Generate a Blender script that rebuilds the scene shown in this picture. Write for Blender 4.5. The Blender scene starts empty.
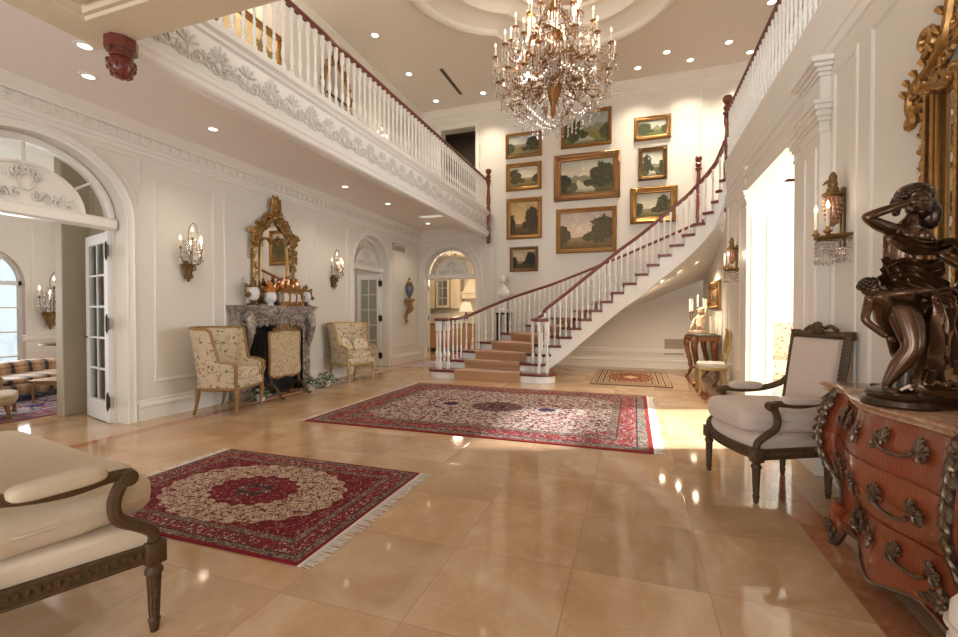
import bpy, bmesh, math, random
from mathutils import Vector, Matrix, noise
PI = math.pi
sin, cos = math.sin, math.cos
R = math.radians
random.seed(7)
SC = bpy.context.scene
COL = SC.collection

# ------------------------------------------------------------------ mesh builder
class MB:
    def __init__(s):
        s.bm = bmesh.new(); s.M = Matrix.Identity(4)
    def v(s, p):
        return s.bm.verts.new(s.M @ Vector(p))
    def f(s, vs):
        try: return s.bm.faces.new(vs)
        except ValueError: return None
    def poly(s, pts):
        return s.f([s.v(p) for p in pts])
    def grid(s, rows, closeu=False, closev=False):
        """rows: list of lists of points"""
        V = [[s.v(p) for p in r] for r in rows]
        n, m = len(V), len(V[0])
        for i in range(n if closev else n - 1):
            for j in range(m if closeu else m - 1):
                s.f([V[i][j], V[i][(j+1) % m], V[(i+1) % n][(j+1) % m], V[(i+1) % n][j]])
        return V
    def loft(s, rings, cap0=True, cap1=True):
        V = s.grid(rings, closeu=True)
        if cap0: s.f(V[0][::-1])
        if cap1: s.f(V[-1])
        return s
    def box(s, x0, x1, y0, y1, z0, z1, b=0.0):
        if x0 > x1: x0, x1 = x1, x0
        if y0 > y1: y0, y1 = y1, y0
        if z0 > z1: z0, z1 = z1, z0
        if b <= 0:
            s.loft([[(x0,y0,z0),(x1,y0,z0),(x1,y1,z0),(x0,y1,z0)], [(x0,y0,z1),(x1,y0,z1),(x1,y1,z1),(x0,y1,z1)]])
        else:
            def ring(i, z):
                return [(x0+i,y0+b,z),(x0+b,y0+i,z),(x1-b,y0+i,z),(x1-i,y0+b,z),(x1-i,y1-b,z),(x1-b,y1-i,z),(x0+b,y1-i,z),(x0+i,y1-b,z)]
            s.loft([ring(b*.7, z0), ring(0, z0+b), ring(0, z1-b), ring(b*.7, z1)])
        return s
    def lathe(s, prof, c=(0,0,0), n=16, sx=1, sy=1, axis='Z'):
        rings = []
        for r, z in prof:
            r = max(r, 1e-4)
            rg = []
            for k in range(n):
                a = 2*PI*k/n
                x, y = r*cos(a)*sx, r*sin(a)*sy
                if axis == 'Z': rg.append((c[0]+x, c[1]+y, c[2]+z))
                elif axis == 'X': rg.append((c[0]+z, c[1]+x, c[2]+y))
                else: rg.append((c[0]+x, c[1]+z, c[2]+y))
            rings.append(rg)
        return s.loft(rings)
    def tube(s, pts, r, n=8, closed=False, cap=True, flat=1.0, up=None):
        pts = [Vector(p) for p in pts]
        m = len(pts)
        rad = r if isinstance(r, (list, tuple)) else [r]*m
        rings = []; prev = None
        for i, p in enumerate(pts):
            if closed: t = pts[(i+1) % m] - pts[i-1]
            else: t = pts[min(i+1, m-1)] - pts[max(i-1, 0)]
            if t.length < 1e-9: t = Vector((0,0,1))
            t.normalize()
            if up is not None:
                a = Vector(up).cross(t)
                if a.length < 1e-4: a = t.orthogonal()
            elif prev is None: a = t.orthogonal()
            else:
                a = prev - t*prev.dot(t)
                if a.length < 1e-5: a = t.orthogonal()
            a.normalize(); b = t.cross(a); prev = a
            rings.append([tuple(p + rad[i]*(a*cos(2*PI*k/n) + flat*b*sin(2*PI*k/n))) for k in range(n)])
        if closed: s.grid(rings, closeu=True, closev=True)
        else: s.loft(rings, cap, cap)
        return s
    def sphere(s, c, r, n=12, m=8):
        if not isinstance(r, (list, tuple)): r = (r, r, r)
        rings = []
        for i in range(m+1):
            a = -PI/2 + PI*i/m
            q = max(cos(a), 1e-3)
            rings.append([(c[0]+r[0]*q*cos(2*PI*k/n), c[1]+r[1]*q*sin(2*PI*k/n), c[2]+r[2]*sin(a)) for k in range(n)])
        return s.loft(rings)
    def sell(s, c, r, e1=.4, e2=.4, n=28, m=14, wob=0.0, seed=0):
        sg = lambda w, e: math.copysign(abs(w)**e, w)
        rings = []
        for i in range(m+1):
            a = -PI/2 + PI*i/m
            ring = []
            for k in range(n):
                b = 2*PI*k/n
                ca = max(abs(cos(a)), 1e-3)
                x = r[0]*ca**e1*sg(cos(b), e2); y = r[1]*ca**e1*sg(sin(b), e2); z = r[2]*sg(sin(a), e1)
                if wob:
                    q = 1 + wob*noise.noise(Vector((x*6+seed, y*6, z*6)))
                    x *= q; y *= q; z *= q
                ring.append((c[0]+x, c[1]+y, c[2]+z))
            rings.append(ring)
        return s.loft(rings)
    def octa(s, c, r, h):
        x, y, z = c
        t = s.v((x,y,z+h*.35)); b = s.v((x,y,z-h*.65))
        q = [s.v((x+r*cos(a), y+r*sin(a), z)) for a in (0, PI/2, PI, 1.5*PI)]
        for i in range(4):
            s.f([q[i], q[(i+1) % 4], t]); s.f([q[(i+1) % 4], q[i], b])
    def prism(s, poly, a0, a1, axis='Z'):
        def mk(p, a):
            if axis == 'Z': return (p[0], p[1], a)
            if axis == 'X': return (a, p[0], p[1])
            return (p[0], a, p[1])
        return s.loft([[mk(p, a0) for p in poly], [mk(p, a1) for p in poly]])
    def spiral(s, P, c, r0, r1, turns, a0, rad, n=6, sgn=1, steps=18):
        """scroll drawn in a plane: P maps (u,v) -> 3d"""
        pts = []; rr = []
        for i in range(steps+1):
            t = i/steps
            a = a0 + sgn*2*PI*turns*t
            q = r0 + (r1-r0)*t
            pts.append(P(c[0]+q*cos(a), c[1]+q*sin(a))); rr.append(rad*(1-.5*t))
        return s.tube(pts, rr, n)
    def build(s, name, mat=None, parent=None, smooth=35, recalc=True):
        if recalc: bmesh.ops.recalc_face_normals(s.bm, faces=s.bm.faces[:])
        me = bpy.data.meshes.new(name)
        s.bm.to_mesh(me); s.bm.free()
        if mat: me.materials.append(mat)
        if smooth:
            me.polygons.foreach_set('use_smooth', [True]*len(me.polygons))
            me.set_sharp_from_angle(angle=R(smooth))
        o = bpy.data.objects.new(name, me); COL.objects.link(o)
        if parent: o.parent = parent
        return o

def thing(name, label, cat, loc=(0,0,0), rz=0.0, group=None, scale=1.0):
    o = bpy.data.objects.new(name, None); COL.objects.link(o)
    o.empty_display_size = .1
    o.location = loc; o.rotation_euler = (0,0,rz); o.scale = (scale,)*3
    o['label'] = label; o['category'] = cat
    if group: o['group'] = group
    return o
def tag(o, label, cat, group=None):
    o['label'] = label; o['category'] = cat
    if group: o['group'] = group
    return o
def struct(o):
    o['kind'] = 'structure'; return o
def copy_tree(o, parent=None):
    c = o.copy(); COL.objects.link(c)
    if parent: c.parent = parent
    for ch in list(o.children):
        copy_tree(ch, c)
    return c
def dup(o, label, loc, rz, group=None, scale=None):
    c = copy_tree(o); c['label'] = label; c.location = loc; c.rotation_euler = (0,0,rz)
    if group: c['group'] = group
    if scale: c.scale = (scale,)*3
    return c
def inst(o, name, parent, loc, scale=(1,1,1), rot=(0,0,0)):
    c = o.copy(); COL.objects.link(c); c.parent = parent; c.name = name
    c.location = loc; c.scale = scale; c.rotation_euler = rot
    return c

# ------------------------------------------------------------------ materials
class NT:
    def __init__(s, name):
        s.m = bpy.data.materials.new(name); s.m.use_nodes = True
        s.t = s.m.node_tree; s.t.nodes.clear()
        s.out = s.t.nodes.new('ShaderNodeOutputMaterial')
    def n(s, kind, **kw):
        o = s.t.nodes.new(kind)
        for k, w in kw.items(): setattr(o, k, w)
        return o
    def link(s, a, b): s.t.links.new(a, b)
    def inp(s, sock, val):
        if hasattr(val, 'is_linked') or isinstance(val, bpy.types.NodeSocket): s.link(val, sock)
        else: sock.default_value = val
    def math(s, op, a, b=0.0, c=0.0):
        o = s.n('ShaderNodeMath', operation=op)
        s.inp(o.inputs[0], a); s.inp(o.inputs[1], b); s.inp(o.inputs[2], c)
        return o.outputs[0]
    def coord(s, kind='Object'):
        o = s.n('ShaderNodeTexCoord'); return o.outputs[kind]
    def sep(s, v):
        o = s.n('ShaderNodeSeparateXYZ'); s.link(v, o.inputs[0]); return o.outputs
    def comb(s, x, y, z):
        o = s.n('ShaderNodeCombineXYZ'); s.inp(o.inputs[0], x); s.inp(o.inputs[1], y); s.inp(o.inputs[2], z); return o.outputs[0]
    def noise(s, v, scale, detail=3, rough=.5, dist=0.0):
        o = s.n('ShaderNodeTexNoise'); s.inp(o.inputs['Vector'], v)
        o.inputs['Scale'].default_value = scale; o.inputs['Detail'].default_value = detail
        o.inputs['Roughness'].default_value = rough; o.inputs['Distortion'].default_value = dist
        return o.outputs['Fac']
    def voro(s, v, scale, feature='F1', out='Distance'):
        o = s.n('ShaderNodeTexVoronoi', feature=feature); s.inp(o.inputs['Vector'], v)
        o.inputs['Scale'].default_value = scale
        return o.outputs[out]
    def mix(s, fac, a, b):
        o = s.n('ShaderNodeMix', data_type='RGBA')
        s.inp(o.inputs[0], fac)
        for sk, val in ((o.inputs[6], a), (o.inputs[7], b)):
            if isinstance(val, (tuple, list)): sk.default_value = (*val[:3], 1)
            else: s.link(val, sk)
        return o.outputs[2]
    def ramp(s, fac, stops, interp='LINEAR'):
        o = s.n('ShaderNodeValToRGB'); o.color_ramp.interpolation = interp
        e = o.color_ramp.elements
        while len(e) < len(stops): e.new(.5)
        for k, (p, c) in enumerate(stops):
            e[k].position = p; e[k].color = (*c, 1) if len(c) == 3 else c
        s.inp(o.inputs[0], fac); return o.outputs[0]
    def step(s, x, lo, hi):
        o = s.n('ShaderNodeMapRange'); o.clamp = True
        s.inp(o.inputs[0], x); o.inputs[1].default_value = lo; o.inputs[2].default_value = hi
        return o.outputs[0]
    def bsdf(s, col, rough=.5, metal=0.0, bump=None, bs=.3, bd=.01, spec=.5, trans=0.0, emis=None, es=0.0, coat=0.0, sheen=0.0):
        b = s.n('ShaderNodeBsdfPrincipled')
        if isinstance(col, (tuple, list)): b.inputs['Base Color'].default_value = (*col[:3], 1)
        else: s.link(col, b.inputs['Base Color'])
        s.inp(b.inputs['Roughness'], rough); s.inp(b.inputs['Metallic'], metal)
        b.inputs['Specular IOR Level'].default_value = spec
        b.inputs['Transmission Weight'].default_value = trans
        b.inputs['Coat Weight'].default_value = coat; b.inputs['Coat Roughness'].default_value = .08
        b.inputs['Sheen Weight'].default_value = sheen
        if emis is not None:
            b.inputs['Emission Color'].default_value = (*emis, 1); b.inputs['Emission Strength'].default_value = es
        if bump is not None:
            u = s.n('ShaderNodeBump'); u.inputs['Strength'].default_value = bs; u.inputs['Distance'].default_value = bd
            s.link(bump, u.inputs['Height']); s.link(u.outputs[0], b.inputs['Normal'])
        s.link(b.outputs[0], s.out.inputs[0])
        return s.m

def plain(name, col, rough=.5, metal=0.0, var=0.06, scale=6.0, **kw):
    t = NT(name); c = t.coord()
    n = t.noise(c, scale, 3)
    d = tuple(x*(1-var) for x in col); l = tuple(min(1, x*(1+var)) for x in col)
    return t.bsdf(t.mix(n, d, l), rough, metal, **kw)

M = {}
M['wall'] = plain('wall_paint_cream', (.74,.69,.61), .55, var=.02, scale=2)
M['trim'] = plain('trim_paint_ivory', (.79,.745,.67), .38, var=.015, scale=3)
M['ceil'] = plain('ceiling_paint', (.83,.765,.69), .6, var=.02, scale=1.5)
M['ceil_lit'] = plain('aisle_ceiling_lit', (.88,.83,.78), .6, var=.02, scale=1.5)  # ceiling paint lightened over the aisle, standing in for light bounced off the floor
M['gilt2'] = plain('bright_gilt', (.34,.20,.065), .36, .75, var=.4, scale=35)
M['white'] = plain('white_paint', (.86,.84,.80), .3, var=.015)
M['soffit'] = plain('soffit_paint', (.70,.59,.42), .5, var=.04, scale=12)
M['mahog'] = plain('mahogany', (.145,.025,.014), .28, var=.35, scale=20, coat=.3)
M['treadw'] = plain('mahogany_tread', (.15,.026,.018), .3, var=.3, scale=14, coat=.3)
M['gold'] = plain('gilt', (.36,.195,.065), .34, .8, var=.35, scale=30)
M['goldwood'] = plain('gilded_wood', (.30,.17,.065), .45, .3, var=.3, scale=25)
M['giltpale'] = plain('pale_gilded_wood', (.48,.33,.13), .4, .45, var=.25, scale=25)
M['darkgilt'] = plain('antique_gilt', (.19,.115,.04), .36, .75, var=.5, scale=35)
M['bronzemount'] = plain('dark_bronze_mount', (.15,.105,.070), .34, .75, var=.5, scale=40)
M['bronze'] = plain('patinated_bronze', (.10,.046,.019), .24, .6, var=.3, scale=9, coat=.4)
M['bronzeD'] = plain('patinated_bronze_dark', (.045,.022,.011), .24, .6, var=.3, scale=9, coat=.3)
M['walnut'] = plain('dark_walnut', (.085,.046,.018), .5, var=.5, scale=45, spec=.3)
M['linen'] = plain('linen', (.60,.49,.41), .8, var=.06, scale=40, sheen=.2)
M['linen2'] = plain('cream_linen', (.63,.51,.37), .8, var=.06, scale=40, sheen=.2)
M['linenw'] = plain('white_linen', (.72,.66,.58), .85, var=.04, scale=40, sheen=.2)
M['carpet'] = plain('stair_carpet', (.42,.235,.125), .95, var=.1, scale=60, sheen=.2)
M['candle'] = plain('candle_wax', (.85,.76,.6), .5, var=.02)
M['black'] = plain('black_metal', (.012,.012,.014), .35, .3, var=.2)
M['hinge'] = plain('dark_hinge', (.045,.028,.018), .35, .6, var=.2)
M['firebox'] = plain('firebox_black', (.012,.014,.02), .6, var=.3, scale=8)
M['porc'] = plain('porcelain', (.75,.74,.73), .15, var=.05, scale=20)
M['amber'] = plain('amber_glaze', (.55,.20,.03), .15, .3, var=.5, scale=18, coat=.5)
M['marblew'] = plain('white_marble', (.80,.76,.70), .3, var=.06)
M['stonep'] = plain('pale_terracotta', (.62,.43,.30), .5, var=.15, scale=14)
M['leaf'] = plain('leaf_green', (.06,.11,.035), .45, var=.5, scale=30)
M['petal'] = plain('pale_leaf', (.55,.58,.48), .5, var=.2, scale=20)
M['potw'] = plain('white_pot', (.72,.72,.68), .3, var=.05)
M['blueurn'] = plain('blue_urn', (.13,.15,.20), .2, .2, var=.6, scale=16, coat=.5)
M['grille'] = plain('grille_metal', (.40,.33,.25), .5, .1, var=.05)
M['cab'] = plain('cabinet_cream', (.74,.62,.44), .4, var=.04)
M['cabw'] = plain('cabinet_wood', (.50,.27,.11), .4, var=.15, scale=10)
M['counter'] = plain('stone_counter', (.25,.17,.10), .2, var=.3, scale=20)
M['steel'] = plain('steel', (.4,.38,.35), .3, .8)
M['cabin'] = plain('cabinet_interior', (.10,.075,.05), .6, var=.3)
M['redbr'] = plain('red_leather', (.22,.05,.03), .45, var=.2)
M['doorw'] = plain('door_paint', (.80,.80,.79), .3, var=.015)

def mk_emit(name, col, st):
    t = NT(name); e = t.n('ShaderNodeEmission'); e.inputs[0].default_value = (*col, 1); e.inputs[1].default_value = st
    t.link(e.outputs[0], t.out.inputs[0]); return t.m
M['bulb'] = mk_emit('candle_bulb_glow', (1, .80, .58), 7)
M['down'] = mk_emit('downlight_glow', (1, .88, .70), 16)
M['shade'] = mk_emit('lampshade_glow', (1, .75, .45), 2.5)
M['sky'] = mk_emit('sky_daylight', (.82, .93, 1), 5)

def mk_glass(name, col=(.9,.95,.93), alpha=.78, rough=.02):
    t = NT(name)
    tr = t.n('ShaderNodeBsdfTransparent'); tr.inputs[0].default_value = (*col, 1)
    gl = t.n('ShaderNodeBsdfGlossy'); gl.inputs[0].default_value = (1,1,1,1); gl.inputs[1].default_value = rough
    fr = t.n('ShaderNodeFresnel'); fr.inputs[0].default_value = 1.5
    f2 = t.math('ADD', t.math('MULTIPLY', fr.outputs[0], 1.0), 1-alpha-.1)
    mx = t.n('ShaderNodeMixShader'); t.link(f2, mx.inputs[0]); t.link(tr.outputs[0], mx.inputs[1]); t.link(gl.outputs[0], mx.inputs[2])
    t.link(mx.outputs[0], t.out.inputs[0]); return t.m
M['glass'] = mk_glass('window_glass', (.82,.86,.82), .80)
M['glassd'] = mk_glass('fanlight_glass', (.72,.72,.66), .80)
def mk_crystal():
    t = NT('crystal')
    tr = t.n('ShaderNodeBsdfTransparent'); tr.inputs[0].default_value = (.92,.90,.88,1)
    gl = t.n('ShaderNodeBsdfGlossy'); gl.inputs[0].default_value = (1,.97,.94,1); gl.inputs[1].default_value = .08
    mx = t.n('ShaderNodeMixShader'); mx.inputs[0].default_value = .50
    df = t.n('ShaderNodeBsdfDiffuse'); df.inputs[0].default_value = (.85,.82,.80,1)
    m2 = t.n('ShaderNodeMixShader'); m2.inputs[0].default_value = .30; t.link(gl.outputs[0], m2.inputs[1]); t.link(df.outputs[0], m2.inputs[2])
    t.link(tr.outputs[0], mx.inputs[1]); t.link(m2.outputs[0], mx.inputs[2]); t.link(mx.outputs[0], t.out.inputs[0]); return t.m
M['crystal'] = mk_crystal()
def mk_mirror():
    t = NT('mirror_glass')
    g = t.n('ShaderNodeBsdfGlossy'); g.inputs[0].default_value = (.86,.86,.84,1); g.inputs[1].default_value = .015
    t.link(g.outputs[0], t.out.inputs[0]); return t.m
M['mirror'] = mk_mirror()

def mk_floor():
    t = NT('polished_marble_floor'); c = t.coord(); x, y, z = t.sep(c)
    fx = t.math('FRACT', t.math('DIVIDE', t.math('ADD', x, 40*.628-.337), .628))
    fy = t.math('FRACT', t.math('DIVIDE', t.math('ADD', y, 40*.64-2.307), .64))
    ex = t.math('MINIMUM', fx, t.math('SUBTRACT', 1, fx)); ey = t.math('MINIMUM', fy, t.math('SUBTRACT', 1, fy))
    e = t.math('MINIMUM', ex, ey)
    grout = t.step(e, .0018, .0048)
    ix = t.math('FLOOR', t.math('DIVIDE', t.math('ADD', x, 40*.628-.337), .628)); iy = t.math('FLOOR', t.math('DIVIDE', t.math('ADD', y, 40*.64-2.307), .64))
    wn = t.n('ShaderNodeTexWhiteNoise'); t.link(t.comb(ix, iy, 0.0), wn.inputs[0])
    off = t.n('ShaderNodeVectorMath', operation='MULTIPLY_ADD'); t.link(wn.outputs['Color'], off.inputs[0]); off.inputs[1].default_value = (9,9,9); t.link(c, off.inputs[2])
    n1 = t.noise(off.outputs[0], 1.6, 6, .6, .7); n2 = t.noise(off.outputs[0], 9, 5, .6, 1.2)
    base = t.ramp(n1, [(.25,(.43,.262,.14)), (.5,(.54,.345,.198)), (.72,(.64,.46,.30))])
    base = t.mix(t.math('MULTIPLY', t.step(n2, .55, .75), .45), base, (.66,.50,.34))
    tone = t.math('MULTIPLY_ADD', wn.outputs['Value'], .16, .90)
    sc = t.n('ShaderNodeVectorMath', operation='SCALE'); t.link(base, sc.inputs[0]); t.link(tone, sc.inputs[3])
    red = t.ramp(n2, [(.3,(.32,.12,.055)), (.7,(.50,.23,.12))])
    # border band (rectangle frame)
    def band(v, lo, hi):
        return t.math('MULTIPLY', t.math('GREATER_THAN', v, lo), t.math('LESS_THAN', v, hi))
    inx = band(x, -5.19, 1.14); iny = band(y, -2.0, 10.86)
    outer = t.math('MULTIPLY', inx, iny)
    inner = t.math('MULTIPLY', band(x, -5.03, .965), band(y, -1.84, 10.70))
    bnd = t.math('SUBTRACT', outer, inner)
    col = t.mix(bnd, sc.outputs[0], red)
    col = t.mix(grout, (.37,.235,.13), col)
    rg = t.math('MULTIPLY_ADD', n2, .06, .035)
    return t.bsdf(col, rg, 0, bump=grout, bs=.1, bd=.001, spec=.55)
M['floor'] = mk_floor()

def mk_mantel():
    t = NT('mantel_marble'); c = t.coord()
    n = t.noise(c, 7, 7, .65, 2.0); n2 = t.noise(c, 22, 4, .6, .5)
    col = t.ramp(n, [(.32,(.09,.065,.05)), (.45,(.23,.175,.145)), (.55,(.38,.32,.27)), (.68,(.62,.55,.48))])
    col = t.mix(t.step(n2, .5, .8), col, (.22,.15,.13))
    return t.bsdf(col, .3, bump=n2, bs=.15, bd=.01)
M['mantel'] = mk_mantel()
def mk_cmarble():
    t = NT('rouge_marble_top'); c = t.coord()
    n = t.noise(c, 11, 7, .7, 1.5); n2 = t.voro(c, 26)
    col = t.ramp(n, [(.3,(.30,.14,.08)), (.48,(.46,.27,.16)), (.62,(.56,.38,.24)), (.75,(.66,.52,.38))])
    col = t.mix(t.step(n2, .5, .2), col, (.42,.2,.12))
    return t.bsdf(col, .18, coat=.3)
M['cmarble'] = mk_cmarble()
def mk_kingwood():
    t = NT('kingwood_veneer'); c = t.coord(); x, y, z = t.sep(c)
    w = t.n('ShaderNodeTexWave', wave_type='BANDS'); 
    mp = t.n('ShaderNodeMapping'); t.link(c, mp.inputs[0]); mp.inputs['Rotation'].default_value = (.75,0,.2)
    t.link(mp.outputs[0], w.inputs['Vector']); w.inputs['Scale'].default_value = 16; w.inputs['Distortion'].default_value = 5; w.inputs['Detail'].default_value = 3; w.inputs['Detail Scale'].default_value = 2.5
    n = t.noise(c, 5, 4)
    col = t.ramp(w.outputs['Fac'], [(0,(.215,.046,.016)), (.5,(.24,.054,.019)), (1,(.265,.063,.022))])
    col = t.mix(t.math('MULTIPLY', n, .5), col, (.17,.032,.013))
    return t.bsdf(col, .22, coat=.6)
M['king'] = mk_kingwood()
def mk_floral(name, base, scale):
    t = NT(name); c = t.coord()
    n = t.noise(c, 9, 2); d = t.n('ShaderNodeVectorMath', operation='MULTIPLY_ADD')
    t.link(t.comb(n, t.noise(c, 11, 2), n), d.inputs[0]); d.inputs[1].default_value = (.09,.09,.09); t.link(c, d.inputs[2])
    q = d.outputs[0]
    f = t.voro(q, scale); hue = t.voro(q, scale, out='Color')
    hs = t.sep(hue)
    spot = t.step(t.math('ADD', f, t.math('MULTIPLY', t.noise(c, 70, 2), .3)), .44, .36)
    colr = t.ramp(hs[0], [(0,(.33,.10,.055)), (.35,(.16,.15,.06)), (.6,(.42,.20,.12)), (.8,(.10,.10,.07))], 'CONSTANT')
    vine = t.step(t.voro(q, scale*.55, 'DISTANCE_TO_EDGE'), .045, .02)
    vine = t.math('MULTIPLY', vine, t.step(t.noise(c, 14, 2), .47, .55))
    col = t.mix(vine, base, (.25,.19,.09)); col = t.mix(spot, col, colr)
    col = t.mix(t.math('MULTIPLY', t.noise(c, 140, 2), .25), col, tuple(b*.7 for b in base))
    return t.bsdf(col, .75, sheen=.2)
M['floral'] = mk_floral('floral_tapestry', (.64,.53,.37), 13)
M['needle'] = mk_floral('needlework_panel', (.60,.46,.28), 24)
def mk_stripe():
    t = NT('striped_silk'); c = t.coord(); x, y, z = t.sep(c)
    f = t.math('FRACT', t.math('MULTIPLY', t.math('ADD', x, 20), 3.6))
    col = t.ramp(f, [(0,(.02,.014,.014)), (.22,(.40,.22,.11)), (.42,(.55,.34,.18)), (.72,(.40,.22,.11)), (.9,(.30,.15,.07))], 'CONSTANT')
    return t.bsdf(col, .55, sheen=.2)
M['stripe'] = mk_stripe()

def mk_rug(name, hx, hy, pal, field_sc=34.0, med=(.3,.3), style='tabriz'):
    red, deep, ivory, navy, grey = pal
    t = NT(name); c = t.coord(); x, y, z = t.sep(c)
    ax, ay = t.math('ABSOLUTE', x), t.math('ABSOLUTE', y)
    d = t.math('MINIMUM', t.math('SUBTRACT', hx, ax), t.math('SUBTRACT', hy, ay))
    # mirrored coordinates keep the design symmetric
    mc = t.comb(ax, ay, 0.0)
    wob = t.noise(mc, 16, 2)
    q = t.n('ShaderNodeVectorMath', operation='MULTIPLY_ADD'); t.link(t.comb(wob, t.noise(mc, 19, 2), 0.0), q.inputs[0]); q.inputs[1].default_value = (.12,.12,0); t.link(mc, q.inputs[2])
    q = q.outputs[0]
    v1 = t.voro(q, field_sc*.55, 'DISTANCE_TO_EDGE'); v2 = t.voro(q, field_sc); v3 = t.voro(q, field_sc, out='Color'); h = t.sep(v3)[0]
    line = t.step(v1, .075, .045); dot = t.step(v2, .40, .30)
    def pattern(bg, ln, d1, d2):
        dc = t.ramp(h, [(0, d1), (.55, d2)], 'CONSTANT')
        return t.mix(dot, t.mix(line, bg, ln), dc)
    field = pattern(ivory, deep, red, navy)
    redf = pattern(red, tuple(.35*a+.4*b for a, b in zip(ivory, red)), tuple(.75*a for a in ivory), navy)
    deepf = pattern(deep, red, tuple(.45*a+.4*b for a, b in zip(ivory, red)), navy)
    guard = pattern(grey, tuple(a*.6 for a in ivory), navy, red)
    ang = t.math('ARCTAN2', t.math('DIVIDE', y, med[1]), t.math('DIVIDE', x, med[0]))
    rr = t.math('SQRT', t.math('ADD', t.math('POWER', t.math('DIVIDE', x, med[0]), 2), t.math('POWER', t.math('DIVIDE', y, med[1]), 2)))
    rr = t.math('ADD', rr, t.math('MULTIPLY', t.math('COSINE', t.math('MULTIPLY', ang, 16)), .05))
    W = min(hx, hy)
    if style == 'tabriz':
        inner = field
        # red corners outside a big ellipse
        er = t.math('SQRT', t.math('ADD', t.math('POWER', t.math('DIVIDE', x, hx*.70), 2), t.math('POWER', t.math('DIVIDE', y, hy*.70), 2)))
        er = t.math('ADD', er, t.math('MULTIPLY', t.math('COSINE', t.math('MULTIPLY', ang, 24)), .025))
        inner = t.mix(t.step(er, 1.0, 1.01), inner, deepf)
    else:
        inner = field
        px = t.math('ABSOLUTE', t.math('SUBTRACT', ax, med[0]*1.9))
        pr_ = t.math('SQRT', t.math('ADD', t.math('POWER', t.math('DIVIDE', px, .12), 2), t.math('POWER', t.math('DIVIDE', y, .09), 2)))
        inner = t.mix(t.step(pr_, 1.02, .98), inner, navy)
        # corner spandrels
        cr = t.math('ADD', t.math('DIVIDE', t.math('SUBTRACT', hx*.82, ax), hx*.20), t.math('DIVIDE', t.math('SUBTRACT', hy*.72, ay), hy*.24))
        inner = t.mix(t.step(cr, 1.0, .97), inner, redf)
    medc = t.mix(t.step(rr, .42, .44), pattern(navy, grey, red, ivory), deepf if style == 'tabriz' else pattern(tuple(.5*a+.5*b for a, b in zip(deep, navy)), grey, red, tuple(.6*a for a in ivory)))
    medc = t.mix(t.step(rr, .12, .13), red, medc)
    inner = t.mix(t.step(rr, 1.0, .98), inner, medc)
    # border bands by distance from the edge
    def ov(col, lo, hi, new):
        k = t.math('MULTIPLY', t.math('GREATER_THAN', d, lo), t.math('LESS_THAN', d, hi))
        return t.mix(k, col, new)
    b = W*.30
    col = inner
    col = ov(col, b*.78, b, guard)
    col = ov(col, b*.76, b*.79, deep)
    col = ov(col, b*.34, b*.76, redf if style != 'tabriz' else pattern(red, grey, ivory, deep))
    col = ov(col, b*.31, b*.34, navy)
    col = ov(col, b*.10, b*.31, guard)
    col = ov(col, -1, b*.10, tuple(a*1.0 for a in red))
    col = t.mix(t.math('MULTIPLY', t.noise(c, 260, 2), .25), col, tuple(a*.5 for a in red))
    return t.bsdf(col, .95, spec=.15)

def mk_stripe_rug(name, hx, hy):
    t = NT(name); c = t.coord(); x, y, z = t.sep(c)
    ax, ay = t.math('ABSOLUTE', x), t.math('ABSOLUTE', y)
    d = t.math('MINIMUM', t.math('SUBTRACT', hx, ax), t.math('SUBTRACT', hy, ay))
    k = t.math('FRACT', t.math('MULTIPLY', d, 9.5))
    col = t.ramp(k, [(0,(.045,.03,.03)), (.14,(.36,.26,.17)), (.5,(.18,.075,.05)), (.62,(.36,.27,.18)), (.92,(.10,.055,.05))], 'CONSTANT')
    mc = t.comb(ax, ay, 0.0); v = t.voro(mc, 26); hh = t.sep(t.voro(mc, 26, out='Color'))[0]
    inr = t.ramp(hh, [(0,(.17,.035,.025)), (.55,(.23,.07,.045)), (.8,(.34,.24,.15))], 'CONSTANT')
    rr = t.math('ADD', t.math('DIVIDE', ax, hx*.22), t.math('DIVIDE', ay, hy*.22))
    inr = t.mix(t.step(rr, 1.0, .98), inr, (.50,.36,.22))
    er = t.math('SQRT', t.math('ADD', t.math('POWER', t.math('DIVIDE', x, hx*.60), 2), t.math('POWER', t.math('DIVIDE', y, hy*.62), 2)))
    col = t.mix(t.step(er, 1.0, .99), col, inr)
    return t.bsdf(col, .95, spec=.15)

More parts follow.
